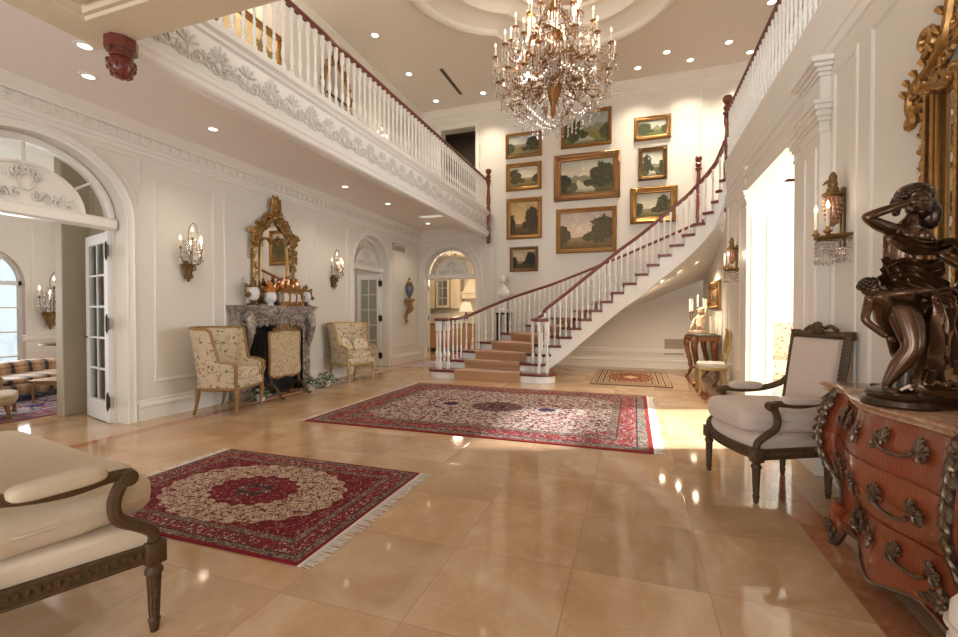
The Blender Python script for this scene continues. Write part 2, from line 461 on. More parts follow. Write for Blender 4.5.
def mk_paint(name, seed, sky, horizon, land, dark, side=0.0, hz=.45, river=False, mtn=.12):
    """oil landscape in Generated coordinates: u = x, v = z"""
    t = NT(name); c = t.coord('Generated'); x, _, y = t.sep(c)
    p = t.comb(t.math('ADD', x, seed*3.7), y, seed*1.3)
    cl = t.noise(p, 4, 5, .6, .6)
    s = t.mix(t.step(t.math('ADD', y, t.math('MULTIPLY', cl, .5)), hz+.05, hz+.75), horizon, sky)
    s = t.mix(t.math('MULTIPLY', t.step(cl, .5, .72), .55), s, tuple(min(1, a*1.35+.05) for a in horizon))
    px = t.comb(t.math('ADD', x, seed), 0.0, 0.0)
    m = t.math('ADD', hz, t.math('MULTIPLY', t.math('SUBTRACT', t.noise(px, 3.2, 5, .55), .38), mtn*3.5))
    mid = tuple(.5*a+.35*b for a, b in zip(land, horizon))
    col = t.mix(t.step(t.math('SUBTRACT', y, m), .008, -.008), s, t.mix(t.noise(p, 14, 5), mid, tuple(a*.6 for a in mid)))
    g = t.math('ADD', hz-.10, t.math('MULTIPLY', t.math('SUBTRACT', t.noise(px, 5.5, 4, .6), .5), .16))
    lc = t.mix(t.noise(p, 18, 6, .65), tuple(a*.45 for a in land), tuple(min(1, a*1.5) for a in land))
    col = t.mix(t.step(t.math('SUBTRACT', y, g), .01, -.01), col, lc)
    if river:
        rx = t.math('ABSOLUTE', t.math('SUBTRACT', x, t.math('ADD', .42, t.math('MULTIPLY', t.math('SINE', t.math('MULTIPLY', y, 13)), .07))))
        w = t.math('MULTIPLY', t.math('SUBTRACT', hz, y), .55)
        col = t.mix(t.step(t.math('SUBTRACT', rx, w), .012, -.012), col, t.mix(cl, horizon, tuple(a*.6 for a in horizon)))
    # tree masses: billowing crowns built from two scales of noise
    big = t.noise(p, 4.5, 3, .5, .2); fine = t.noise(p, 22, 5, .7)
    tn = t.math('ADD', t.math('MULTIPLY', big, .9), t.math('MULTIPLY', fine, .45))
    leaf = t.mix(t.step(t.noise(p, 30, 5, .7), .42, .66), dark, tuple(min(1, a*3.4+.012) for a in dark))
    leaf = t.mix(t.math('MULTIPLY', t.step(t.noise(p, 9, 3), .5, .7), .6), leaf, tuple(min(1, .7*a+.3*b) for a, b in zip(land, dark)))
    for cx_, cy_, wx, wy in (((.80,.50,.26,.42) if side >= 0 else (.20,.50,.26,.42)), ((.04,.36,.17,.30) if side >= 0 else (.97,.36,.17,.30)), (.55 if side >= 0 else .45, .30, .12, .12)):
        ex_ = t.math('POWER', t.math('DIVIDE', t.math('SUBTRACT', x, cx_), wx), 2.0); ey_ = t.math('POWER', t.math('DIVIDE', t.math('SUBTRACT', y, cy_), wy), 2.0)
        tm = t.math('SUBTRACT', tn, t.math('MULTIPLY', t.math('ADD', ex_, ey_), .42))
        col = t.mix(t.step(tm, .28, .36), col, leaf)
    # foreground
    col = t.mix(t.step(t.math('ADD', y, t.math('MULTIPLY', cl, .16)), .22, .06), col, leaf)
    return t.bsdf(col, .55, spec=.25)
# ================================================================== CAMERA
cam = bpy.data.cameras.new('camera'); cam.sensor_fit = 'HORIZONTAL'; cam.sensor_width = 36; cam.lens = 451.9/958*36
cam.clip_start = .05
co = bpy.data.objects.new('camera', cam); COL.objects.link(co)
co.location = (0,0,1.3); co.rotation_euler = (R(90-.79), 0, R(18.956)); SC.camera = co

XL, YB, XR = -5.57, 11.2, 1.45
ZC = 6.65
PL = lambda u, v, d=0: (XL+d, u, v)
PB = lambda u, v, d=0: (u, YB-d, v)
PR = lambda u, v, d=0: (XR-d, u, v)
trim_n = [0]
def trim(mb, mat='trim', smooth=35):
    trim_n[0] += 1
    return struct(mb.build('trim_%d' % trim_n[0], M[mat], None, smooth))

def arch_z(c, a, s, b):
    return lambda u: s + b*math.sqrt(max(0, 1-((u-c)/a)**2))
def wall(name, P, u0, u1, z0, z1, thick, ops, mat='wall'):
    br = {u0, u1}
    for (a, b, zb, zt, n) in ops:
        for k in range(n+1):
            # cosine spacing keeps arch heads smooth
            br.add(round((a+b)/2 - (b-a)/2*cos(PI*k/n), 5))
    br = sorted(br); mb = MB()
    for a, b in zip(br, br[1:]):
        mid = (a+b)/2
        act = sorted([o for o in ops if o[0] < mid < o[1]], key=lambda o: o[2])
        segs = []; ca = cb = z0
        for o in act:
            if o[2] > ca+1e-6: segs.append((ca, cb, o[2], o[2]))
            zf = o[3] if callable(o[3]) else (lambda u, q=o[3]: q)
            ca, cb = zf(a), zf(b)
        segs.append((ca, cb, z1, z1))
        for (za, zb_, ta, tb) in segs:
            mb.poly([P(a,za,0), P(b,zb_,0), P(b,tb,0), P(a,ta,0)])
            mb.poly([P(a,za,-thick), P(b,zb_,-thick), P(b,tb,-thick), P(a,ta,-thick)])
            if za > z0+1e-6 or zb_ > z0+1e-6: mb.poly([P(a,za,0), P(b,zb_,0), P(b,zb_,-thick), P(a,za,-thick)])
            if ta < z1-1e-6: mb.poly([P(a,ta,0), P(b,tb,0), P(b,tb,-thick), P(a,ta,-thick)])
    for (a, b, zb, zt, n) in ops:
        zf = zt if callable(zt) else (lambda u, q=zt: q)
        for u in (a, b):
            mb.poly([P(u,zb,0), P(u,zf(u),0), P(u,zf(u),-thick), P(u,zb,-thick)])
    bmesh.ops.remove_doubles(mb.bm, verts=mb.bm.verts[:], dist=1e-4)
    return struct(mb.build(name, M[mat], None, 0))

def arch_line(c, a, s, b, off=0, z0=0, n=28):
    p = [(c-a-off, z0)]
    for k in range(n+1):
        t = PI - PI*k/n
        p.append((c+(a+off)*cos(t), s+(b+off)*sin(t)))
    return p + [(c+a+off, z0)]
def casing(mb, P, c, a, s, b, prof, z0=0):
    mb.grid([[P(u, v, d) for u, v in arch_line(c, a, s, b, off, z0)] for off, d in prof])
def rframe(mb, P, u0, u1, v0, v1, prof, fill=False):
    rows = []
    for i, d in prof:
        rows.append([P(u0+i,v0+i,d), P(u1-i,v0+i,d), P(u1-i,v1-i,d), P(u0+i,v1-i,d)])
    V = mb.grid(rows, closeu=True)
    if fill: mb.f(V[-1])
PM = [(0,0),(.005,.009),(.016,.013),(.026,.006),(.036,.008),(.04,0)]
def sweep(mb, prof, mk, t0, t1):
    """extrude a profile [(d,z)] between t0 and t1; mk(d,z,t)"""
    mb.grid([[mk(d, z, t0) for d, z in prof], [mk(d, z, t1) for d, z in prof]])
    mb.poly([mk(d, z, t0) for d, z in prof]); mb.poly([mk(d, z, t1) for d, z in prof])

# ================================================================== SHELL
mb = MB(); mb.box(-13, 6.5, -3.2, 16, -.1, 0); fl = struct(mb.build('floor', M['floor'], None, 0))

A1 = (2.80, .83, 2.35, .72); A2 = (8.84, .71, 2.33, .68); A3 = (-4.69, .74, 2.30, .74)
wl = wall('wall_left', PL, -3.2, YB, 0, 3.6, .28, [(A1[0]-A1[1], A1[0]+A1[1], 0, arch_z(*A1), 28), (A2[0]-A2[1], A2[0]+A2[1], 0, arch_z(*A2), 28)])
mb = MB(); mb.box(XL-.28, XL, -3.2, YB+.3, 3.6, ZC+.2); wlu = struct(mb.build('wall_left_upper', M['wall'], None, 0))
wb = wall('wall_back', PB, XL-.3, 5.2, 0, ZC+.2, .3, [(A3[0]-A3[1], A3[0]+A3[1], 0, arch_z(*A3), 28), (-4.93, -3.93, 3.75, 6.17, 1)])
wr = wall('wall_right', PR, -3.2, 7.3, 0, 3.5, .28, [(5.03, 6.98, 0, 2.95, 1)])
# right wall under the stair follows the sloping soffit
mb = MB()
mb.prism([(7.3,0),(YB,0),(YB,1.98),(10.77,2.06),(9.98,2.23),(9.44,2.40),(9.04,2.57),(8.75,2.73),(8.61,2.90),(8.5,3.2),(8.45,3.5),(7.3,3.5)], XR, XR+.28, 'X')
struct(mb.build('wall_right', M['wall'], None, 0))
mb = MB(); mb.box(5.0, 5.2, -3.2, YB, 3.7, ZC+.2); struct(mb.build('wall_right_upper', M['wall'], None, 0))

# ---- front wall behind the camera: entrance with tall windows
PF = lambda u, v, d=0: (u, -3.0+d, v)
wf = wall('wall_front', PF, XL-.3, 5.2, 0, ZC+.2, .2, [(-4.6,-2.9,.3,2.7,1), (-1.9,.3,0,2.7,1), (-4.6,-2.9,4.2,6.1,1), (-1.9,.3,4.2,6.1,1), (2.0,3.6,4.2,6.1,1)])

# ---- main ceiling with quatrefoil recess
mcx, mcy = -.98, 6.80
def quatre(th):
    c, s = cos(th), sin(th); best = 0
    off, r = .90, 1.70
    for (ox, oy) in ((off,0),(-off,0),(0,off),(0,-off)):
        b = c*ox+s*oy; q = b*b-(ox*ox+oy*oy-r*r)
        if q > 0: best = max(best, b+math.sqrt(q))
    return best
NQ = 128
angs = [2*PI*(k+.5)/NQ for k in range(NQ)] + [PI/4+PI/2*k for k in range(4)]
corners = [math.atan2(y, x) % (2*PI) for x in (-5.9-mcx, 5.25-mcx) for y in (-3.25-mcy, YB+.3-mcy)]
angs = sorted(angs + corners)
def rectr(th):
    c, s = cos(th), sin(th); t = 1e9
    if c > 1e-9: t = min(t, (5.25-mcx)/c)
    if c < -1e-9: t = min(t, (-5.9-mcx)/c)
    if s > 1e-9: t = min(t, (YB+.3-mcy)/s)
    if s < -1e-9: t = min(t, (-3.25-mcy)/s)
    return t
qp = lambda th, k, z: (mcx+1.02*k*quatre(th)*cos(th), mcy+k*quatre(th)*sin(th), z)
mb = MB()
mb.grid([[(mcx+rectr(t)*cos(t), mcy+rectr(t)*sin(t), ZC) for t in angs], [qp(t, 1.0, ZC) for t in angs]], closeu=True)
struct(mb.build('ceiling', M['ceil'], None, 0))
mb = MB()
prof = [(1.0,ZC),(1.0,ZC-.07),(.985,ZC-.10),(.955,ZC-.10),(.94,ZC-.07),(.94,ZC+.0),(.90,ZC+.05),(.83,ZC+.09),(.80,ZC+.10),(.785,ZC+.06),(.76,ZC+.06),(.745,ZC+.10),(.72,ZC+.17),(.66,ZC+.22),(.645,ZC+.20),(.63,ZC+.2),(.62,ZC+.25)]
mb.grid([[qp(t, k, z) for t in angs] for k, z in prof], closeu=True)
trim(mb, 'trim', 40)
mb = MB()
mb.poly([qp(t, .62, ZC+.25) for t in angs]); M['rose'] = plain('recess_chandelier_tint', (.60,.42,.33), .6, var=.03)  # chandelier light on the recess is put into this pink colour
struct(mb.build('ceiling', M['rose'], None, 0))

# ---- left gallery slab, near landing, right gallery slab
mb = MB(); mb.box(XL, -3.58, -3.0, YB, 3.5, 3.76); struct(mb.build('ceiling', M['ceil_lit'], None, 0))
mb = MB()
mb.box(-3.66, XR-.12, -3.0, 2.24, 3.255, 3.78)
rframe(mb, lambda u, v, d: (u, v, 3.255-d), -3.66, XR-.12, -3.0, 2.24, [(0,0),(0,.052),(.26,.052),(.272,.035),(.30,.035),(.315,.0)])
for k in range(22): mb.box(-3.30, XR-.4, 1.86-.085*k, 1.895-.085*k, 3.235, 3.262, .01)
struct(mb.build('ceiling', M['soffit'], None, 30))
mb = MB(); mb.box(XR+.04, 5.0, -3.0, 8.42, 3.42, 3.70); mb.box(3.45, 5.0, 8.42, YB, 3.42, 3.70)
struct(mb.build('ceiling', M['ceil'], None, 0))

# left fascia
FX = -3.48
fp = [(-.15,3.5),(-.15,3.24),(-.13,3.22),(-.11,3.2),(0,3.2),(.02,3.215),(.02,3.26),(.035,3.275),(.035,3.315),(.0,3.345),(.0,3.36),(-.03,3.375),(-.03,3.695),(.0,3.71),(.01,3.735),(.045,3.76),(.05,3.785),(.05,3.82),(-.26,3.82),(-.26,3.5)]
mb = MB(); sweep(mb, fp, lambda d, z, t: (FX+d, t, z), 2.245, YB)
fas = trim(mb, 'white', 25)
M['orn'] = plain('antiqued_relief', (.69,.655,.60), .5, var=.25, scale=40)
mb = MB(); PFa = lambda u, v, d=.0: (FX-.03+d, u, v)
def petal(mb, P, c, a, r0, r1, w):
    ca, sa = cos(a), sin(a)
    pts = [P(c[0]+ca*(r0+(r1-r0)*t), c[1]+sa*(r0+(r1-r0)*t), .012) for t in (0,.3,.6,.85,1)]
    mb.tube(pts, [w*.4, w*.7, w, w*.9, w*.35], 5)
k = 0; y = 2.784-.305
while y < YB-.2:
    if k % 2 == 0:
        for j in range(9): petal(mb, PFa, (y, 3.50), PI*(.02+.12*j), .030, .165-.014*abs(j-4), .0135)
        for s in (-1, 1):
            mb.spiral(lambda u, v: PFa(u, v, .012), (y+s*.105, 3.465), .068, .014, 1.6, PI/2-s*PI/2+PI, .0105, sgn=-s)
            for q in range(4): petal(mb, PFa, (y+s*(.10+.03*q), 3.475+.02*sin(q)), PI/2-s*(.2+.5*q), .01, .075, .010)
            mb.spiral(lambda u, v: PFa(u, v, .012), (y+s*.045, 3.425), .042, .008, 1.3, PI/2, .009, sgn=s)
    else:
        for j in range(5): petal(mb, PFa, (y, 3.53), PI*(.14+.18*j), .010, .115, .0135)
        mb.tube([PFa(y, 3.40+.03*i, .01) for i in range(5)], .008, 5)
        for s in (-1, 1):
            mb.spiral(lambda u, v: PFa(u, v, .012), (y+s*.055, 3.445), .052, .01, 1.4, PI/2, .009, sgn=-s)
    for s in (-1, 1):
        mb.tube([PFa(y+s*(.12+.02*i), 3.43+.022*sin(i*1.1), .01) for i in range(4)], .007, 5)
        mb.sphere(PFa(y+s*.155, 3.50, .01), .012, 6, 4)
    y += .305; k += 1
orn = mb.build('acanthus_relief', M['orn'], fas, 40)

# ---- crowns
cl = [(0,3.17),(.012,3.18),(.012,3.215),(.03,3.235),(.03,3.27),(.06,3.285),(.06,3.37),(.09,3.38),(.09,3.40),(.13,3.44),(.16,3.48),(.16,3.5)]
mb = MB(); sweep(mb, cl, lambda d, z, t: (XL+d, t, z), -3.0, YB)
y = -1.0
while y < YB-.15:
    mb.box(XL+.055, XL+.088, y, y+.045, 3.29, 3.365); mb.box(XL+.055, XL+.075, y+.05, y+.085, 3.33, 3.36); y += .125
trim(mb, 'trim', 25)
mb = MB(); sweep(mb, [(0,3.17),(.012,3.18),(.012,3.215),(.03,3.235),(.03,3.30),(.09,3.40),(.16,3.48),(.16,3.5)], lambda d, z, t: (t, YB-d, z), XL, -3.75); trim(mb, 'trim', 25)
cu = [(0,6.36),(.015,6.37),(.015,6.40),(.035,6.42),(.035,6.46),(.08,6.50),(.08,6.53),(.12,6.58),(.17,6.62),(.17,6.65)]
mb = MB(); sweep(mb, cu, lambda d, z, t: (t, YB-d, z), XL, 5.0); trim(mb, 'trim', 25)
mb = MB(); sweep(mb, cu, lambda d, z, t: (XL+d, t, z), -3.0, YB); trim(mb, 'trim', 25)
mb = MB(); sweep(mb, cu, lambda d, z, t: (5.0-d, t, z), -3.0, YB); trim(mb, 'trim', 25)

# ---- left wall: panel mouldings, baseboards
mb = MB()
for (a, b) in ((3.95,4.80),(4.95,6.78),(6.92,7.90),(9.80,10.98)):
    rframe(mb, PL, a, b, .44, 2.98, PM)
rframe(mb, PL, 4.97, 6.80, 3.9, 6.2, PM)
trim(mb)
bp = [(0,.0),(.022,0),(.022,.15),(.03,.16),(.03,.185),(.012,.21),(.012,.24),(0,.25)]
def baseb(name, P, segs, mk):
    mb = MB()
    for a, b in segs: sweep(mb, bp, mk, a, b)
    struct(mb.build(name, M['trim'], None, 25))
baseb('baseboard_left', PL, [(3.74,4.99),(6.62,8.02),(9.66,YB)], lambda d, z, t: (XL+d, t, z))
baseb('baseboard_back', PB, [(-3.73,XR)], lambda d, z, t: (t, YB-d, z))
baseb('baseboard_right', PR, [(-3,4.25),(7.3,YB)], lambda d, z, t: (XR-d, t, z))
# back wall panel mouldings
mb = MB()
rframe(mb, PB, -3.52, -3.32, .44, 2.95, PM); 
for u0, u1 in ((1.36,3.0),(3.1,4.9)): rframe(mb, PB, u0, u1, 3.2, 6.28, PM)
for u0, u1 in ((-1.9,1.30),): rframe(mb, PB, u0, u1, .36, .46, [(0,0),(.004,.018),(.05,.018)])
trim(mb)
# right wall panel mouldings
mb = MB()
rframe(mb, PR, 3.80, 4.20, .44, 3.15, PM); rframe(mb, PR, 1.2, 3.62, .44, 3.15, PM); rframe(mb, PR, -1.2, 1.02, .44, 3.15, PM)
rframe(mb, PR, 7.42, 8.35, .44, 3.1, PM); rframe(mb, PR, 8.75, 11.0, .44, 1.9, PM)
trim(mb)
mb = MB()   # ledge under the right balustrade
lp = [(.002,3.30),(.012,3.32),(.012,3.40),(.022,3.42),(.022,3.50),(.03,3.54),(.03,3.62),(.04,3.66),(.04,3.79),(-.30,3.79),(-.30,3.5),(.002,3.5)]
sweep(mb, lp, lambda d, z, t: (XR-d, t, z), -3.0, 8.45); trim(mb, 'trim', 25)

# ---- arch casings and the right opening
cp = [(-.035,-.30),(-.035,-.17),(-.002,-.165),(-.002,.0),(.0,.012),(.02,.016),(.03,.008),(.07,.010),(.085,.024),(.10,.022),(.11,0)]
cq = cp[:-3] + [(.13,.012),(.15,.028),(.17,.03),(.18,.012),(.20,0)]
for P, A, c_ in ((PL, A1, cp), (PL, A2, cp), (PB, A3, cq)):
    mb = MB(); casing(mb, P, *A, c_); trim(mb, 'trim', 30)
mb = MB()
for P, A, sides in ((PL, A1, (1,)), (PL, A2, (-1, 1)), (PB, A3, (1,))):
    c, a, s, b = A
    for q in sides:
        pts = [(c+q*(a+.17)*cos(R(t)), s+(b+.15)*sin(R(t))) for t in range(14, 60, 5)]
        ring = pts + [(pts[-1][0], min(pts[-1][1]+.02, 3.12))] + [(c+q*(a+.165), min(pts[-1][1]+.02, 3.12))]
        mb.tube([P(u, v, .004) for u, v in ring], .010, 5, closed=True)
trim(mb)
def capital(mb, x0, x1, y0, y1, z, steps, grow):
    zz = z
    for h, g in steps:
        mb.box(x0-g*grow[0], x1+g*grow[1], y0-g*grow[2], y1+g*grow[3], zz, zz+h, .006); zz += h
CAPS = [(.03,.012),(.06,.004),(.035,.018),(.045,.034),(.04,.05),(.03,.062)]
mb = MB()   # near pilaster
mb.box(XR-.07, XR, 4.27, 4.65, 0, 2.72); mb.box(XR-.09, XR, 4.25, 4.67, 0, .24, .01)
capital(mb, XR-.07, XR, 4.27, 4.65, 2.72, CAPS, (1,0,1,1))
mb.box(XR-.07, XR, 4.27, 4.65, 2.95, 3.20)
capital(mb, XR-.07, XR, 4.27, 4.65, 3.16, [(.03,.015),(.03,.035),(.03,.06),(.045,.08)], (1,0,1,1))
rframe(mb, lambda u, v, d: (XR-.07-d, u, v), 4.32, 4.60, .34, 2.62, [(0,0),(.01,.012),(.03,.012),(.04,0)])
# near jamb, head and far column
mb.box(XR-.02, XR+.30, 4.70, 5.04, 0, 2.72); capital(mb, XR-.02, XR+.30, 4.70, 5.04, 2.70, CAPS, (1,1,0,1))
trim(mb)
mb = MB()
mb.box(XR-.02, XR+.30, 6.965, 7.295, 0, 2.72); capital(mb, XR-.02, XR+.30, 6.965, 7.295, 2.70, CAPS, (1,1,1,1))
rframe(mb, lambda u, v, d: (u, 6.965-d, v), XR+.03, XR+.25, .3, 2.6, [(0,0),(.01,.012),(.03,.012),(.04,0)])
mb.box(XR-.03, XR+.31, 4.99, 7.02, 2.93, 3.02)
sweep(mb, [(0,3.02),(.02,3.03),(.02,3.12),(.05,3.15),(.05,3.2),(0,3.22)], lambda d, z, t: (XR-d, t, z), 4.67, 8.4)
mb.box(XR-.03, XR, 7.02, 7.28, 3.0, 3.29)
trim(mb)

# ---- upstairs doorway casing + dark corridor beyond with a ceiling
mb = MB()
mb.grid([[PB(u, v, d) for u, v in ((-4.93-o,3.75),(-4.93-o,6.17+o),(-3.93+o,6.17+o),(-3.93+o,3.75))] for o, d in [(-.01,-.3),(-.01,.02),(.03,.03),(.08,.02),(.1,.03),(.12,0)]])
trim(mb)
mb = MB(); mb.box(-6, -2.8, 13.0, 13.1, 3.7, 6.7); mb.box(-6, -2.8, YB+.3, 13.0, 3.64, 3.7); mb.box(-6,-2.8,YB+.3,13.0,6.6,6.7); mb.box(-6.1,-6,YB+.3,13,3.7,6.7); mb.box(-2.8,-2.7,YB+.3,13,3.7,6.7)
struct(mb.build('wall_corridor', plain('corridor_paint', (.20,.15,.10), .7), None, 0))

# ---- side rooms: left salon, rear left study, kitchen, right sunroom
def room(name, x0, x1, y0, y1, z1, mat='wall', skip=(), t=.12):
    mb = MB()
    if 'W' not in skip: mb.box(x0-t, x0, y0-t, y1+t, 0, z1+t)
    if 'E' not in skip: mb.box(x1, x1+t, y0-t, y1+t, 0, z1+t)
    if 'S' not in skip: mb.box(x0-t, x1+t, y0-t, y0, 0, z1+t)
    if 'N' not in skip: mb.box(x0-t, x1+t, y1, y1+t, 0, z1+t)
    return struct(mb.build(name, M[mat], None, 0))
def rceil(x0, x1, y0, y1, z, mat='ceil'):
    mb = MB(); mb.box(x0, x1, y0, y1, z, z+.12); return struct(mb.build('ceiling', M[mat], None, 0))
# salon (X -11 .. -5.85)
room('wall_salon', -11, -5.85, -.5, 6.0, 3.5, skip=('W','E')); rceil(-11.2, -5.85, -.6, 6.1, 3.5)
PW = lambda u, v, d=0: (-11+d, u, v)
wall('wall_salon', PW, -.6, 6.1, 0, 3.5, .2, [(4.0, 5.35, 0, arch_z(4.675, .675, 1.85, .66), 20), (.6, 2.6, .3, arch_z(1.6, 1.0, 1.85, .9), 20)])
room('wall_study', -9, -5.85, 6.3, 10.9, 3.2, skip=('E',)); rceil(-9, -5.85, 6.3, 10.9, 3.2)
room('wall_kitchen', -7.5, -2.4, YB+.3, 14.4, 3.1, skip=('S',)); rceil(-7.5, -2.4, YB+.3, 14.4, 3.1)
room('wall_sunroom', XR+.28, 5.2, 3.2, 10.2, 3.4, skip=('W','E'), mat='white')
PE = lambda u, v, d=0: (5.2-d, u, v)
wall('wall_sunroom', PE, 3.1, 10.3, 0, 3.42, .2, [(3.8, 6.05, .2, 3.1, 1), (6.25, 8.8, .2, 3.1, 1)], mat='white')
# salon door post and passage return behind the big arch
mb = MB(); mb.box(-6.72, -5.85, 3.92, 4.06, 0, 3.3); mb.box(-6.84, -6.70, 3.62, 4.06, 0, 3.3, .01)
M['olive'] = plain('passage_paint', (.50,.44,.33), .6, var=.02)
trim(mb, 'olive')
# salon wall mouldings
mb = MB()
for a, b in ((5.45,5.95),(2.75,3.7)): rframe(mb, PW, a, b, .95, 3.0, PM)
sweep(mb, [(0,.74),(.02,.76),(.03,.80),(.03,.84),(0,.87)], lambda d, z, t: (-11+d, t, z), 5.3, 6.0)
for a, b in ((-10.8,-9.2),(-9.0,-7.4)): rframe(mb, lambda u, v, d: (u, 6.0-d, v), a, b, .95, 3.0, PM)
sweep(mb, [(0,.74),(.02,.76),(.03,.80),(.03,.84),(0,.87)], lambda d, z, t: (t, 6.0-d, z), -11, -6)
sweep(mb, [(0,3.2),(.05,3.25),(.05,3.3),(.16,3.45),(.16,3.5)], lambda d, z, t: (-11+d, t, z), -.5, 6.0)
sweep(mb, [(0,3.2),(.05,3.25),(.05,3.3),(.16,3.45),(.16,3.5)], lambda d, z, t: (t, 6.0-d, z), -11, -5.9)
trim(mb)

# ---- fanlights
win_n = [0]
def fanlight(P, A, rel):
    c, a, s, b = A; win_n[0] += 1
    mb = MB(); a_ = a-.02; b_ = b-.02
    pr = [(0,-.22),(0,-.14),(-.05,-.14),(-.06,-.15),(-.06,-.22)]
    mb.grid([[P(u, v, d) for u, v in arch_line(c, a_, s, b_, off, s)] for off, d in pr])
    V = [[P(c-a_, z, d), P(c+a_, z, d)] for z, d in ((s-.10,-.24),(s-.10,-.12),(s-.08,-.10),(s,-.10),(s+.03,-.13),(s+.03,-.24),(s-.10,-.24))]
    mb.grid(V)
    for th in (90, 38, 142):
        t = R(th)
        q0, q1 = (c+.60*a*cos(t), s+.58*b*sin(t)), (c+.96*a_*cos(t), s+.96*b_*sin(t))
        mb.tube([P(*q0, -.18), P(*q1, -.18)], .014, 6)
    o = struct(mb.build('window_%d' % win_n[0], M['trim'], None, 30))
    # half-round panel
    mb = MB()
    rows = [[P(u, v, d) for u, v in arch_line(c, .62*a, s+.02, .60*b, off, s+.02, 24)] for off, d in ((0,-.21),(0,-.145),(-.025,-.145),(-.035,-.16))]
    V = mb.grid(rows); mb.f(V[-1])
    mb.build('lunette_panel', M['trim'], o, 30)
    mb = MB(); PP = lambda u, v, d=0: P(u, v, -.155+d)
    k = a/.76
    for s_ in (-1, 1):
        for i in range(4):
            mb.spiral(lambda u, v: PP(u, v, .006), (c+s_*(.07+.085*i)*k, s+(.11-.012*i)*k), (.050-.006*i)*k, .008*k, 1.4, PI/2, .012*k, 5, sgn=-s_, steps=12)
            petal(mb, PP, (c+s_*(.10+.085*i)*k, s+(.10-.01*i)*k), PI/2+s_*(-.6+.2*i), 0, .07*k, .012*k)
    for i in range(7):
        th = R(20+23.3*i); mb.spiral(lambda u, v: PP(u, v, .006), (c+.10*k*cos(th), s+(.23+.11*sin(th))*k), .034*k, .006*k, 1.2, th, .013*k, 5, steps=8)
    mb.tube([PP(c+.055*k*cos(2*PI*q/16), s+(.23+.075*sin(2*PI*q/16))*k, .006) for q in range(16)], .010*k, 5, closed=True); mb.sphere(PP(c, s+.36*k), .024*k, 8, 5)
    mb.build('relief_ornament', M['orn'], o, 40)
    mb = MB(); mb.poly([P(u, v, -.18) for u, v in arch_line(c, a_-.05, s+.03, b_-.05, 0, s+.03, 24)])
    mb.build('glass_pane', M['glassd'], o, 0)
    return o
for P, A in ((PL, A1), (PL, A2), (PB, A3)): fanlight(P, A, None)

# ---- french door leaves:   local x = width from hinge, y = thickness, z up
door_n = [0]
def french_leaf(loc, rz, w, h, rows=5, cols=2, handle=True):
    door_n[0] += 1
    P = lambda u, v, d=0: (u, d, v)
    mb = MB(); st = .105*w/.76+.01; bt, tp = .24, .12
    for d0 in (0,):
        mb.box(0, st, -.022, .022, 0, h, .004); mb.box(w-st, w, -.022, .022, 0, h, .004)
        mb.box(st, w-st, -.022, .022, 0, bt); mb.box(st, w-st, -.022, .022, h-tp, h)
    o = struct(mb.build('door_%d' % door_n[0], M['doorw'], None, 25)); o.location = loc; o.rotation_euler = (0,0,rz)
    ph, pw = (h-bt-tp)/rows, (w-2*st)/cols
    mb = MB()
    for r in range(1, rows): mb.box(st, w-st, -.016, .016, bt+ph*r-.011, bt+ph*r+.011)
    for c in range(1, cols): mb.box(st+pw*c-.011, st+pw*c+.011, -.016, .016, bt, h-tp)
    mb.build('glazing_bars', M['doorw'], o, 25)
    for r in range(rows):
        for c in range(cols):
            mb = MB(); mb.box(st+pw*c+.011, st+pw*(c+1)-.011, -.003, .003, bt+ph*r+.011, bt+ph*(r+1)-.011); mb.build('pane', M['glass'], o, 0)
    for z in (.25, h*.52, h-.22):
        mb = MB(); mb.box(-.06, .045, .024, .034, z-.065, z+.065, .003); mb.lathe([(.002,-.115),(.008,-.1),(.006,-.085),(.013,-.085),(.013,.085),(.006,.085),(.008,.1),(.001,.115)], (-.006,.036,z), 8)
        mb.build('hinge', M['hinge'], o, 30)
    if handle:
        for s in (-1, 1):
            mb = MB(); mb.tube([(w-st*.5, 0, .98),(w-st*.5, s*.06, .98)], .009, 6); mb.tube([(w-st*.5, s*.055, .98),(w-st*.5-.09, s*.06, .985)], [.009,.006], 6)
            mb.build('door_handle', M['hinge'], o, 30)
    return o
french_leaf((-5.76, 3.575, .012), PI-.27, .76, 2.22)
french_leaf((-5.76, 9.50, .012), PI-.04, .66, 2.20)
french_leaf((-5.43, YB+.22, .012), R(172), .68, 2.17, 5, 2, False)
# ================================================================== BALUSTERS, RAILS, POSTS
def baluster_mesh(h=.80, n=10, k=1.0):
    mb = MB()
    q = .021*k
    def sq(z): return [(-q,-q,z),(q,-q,z),(q,q,z),(-q,q,z)]
    mb.loft([sq(0), sq(h*.13)]); mb.loft([sq(h*.80), sq(h)])
    prof = [(.020,.13),(.013,.145),(.022,.16),(.022,.175),(.013,.19),(.019,.22),(.028,.27),(.027,.31),(.019,.36),(.0135,.40),(.021,.415),(.021,.43),(.013,.445),(.017,.55),(.020,.68),(.018,.74),(.012,.755),(.022,.77),(.022,.785),(.019,.80)]
    mb.lathe([(r*k, z*h) for r, z in prof], n=n)
    return mb
proto_bal = None
def add_baluster(parent, x, y, z, h, rz=0, k=1.0):
    global proto_bal
    if proto_bal is None:
        o = baluster_mesh().build('baluster', M['white'], parent, 40); proto_bal = o
    else:
        o = proto_bal.copy(); COL.objects.link(o); o.parent = parent
    o.location = (x, y, z); o.scale = (k, k, h/.80); o.rotation_euler = (0,0,rz)
    return o
RAIL = [(-.022,0),(.022,0),(.026,.012),(.036,.02),(.038,.036),(.028,.055),(0,.062),(-.028,.055),(-.038,.036),(-.036,.02),(-.026,.012)]
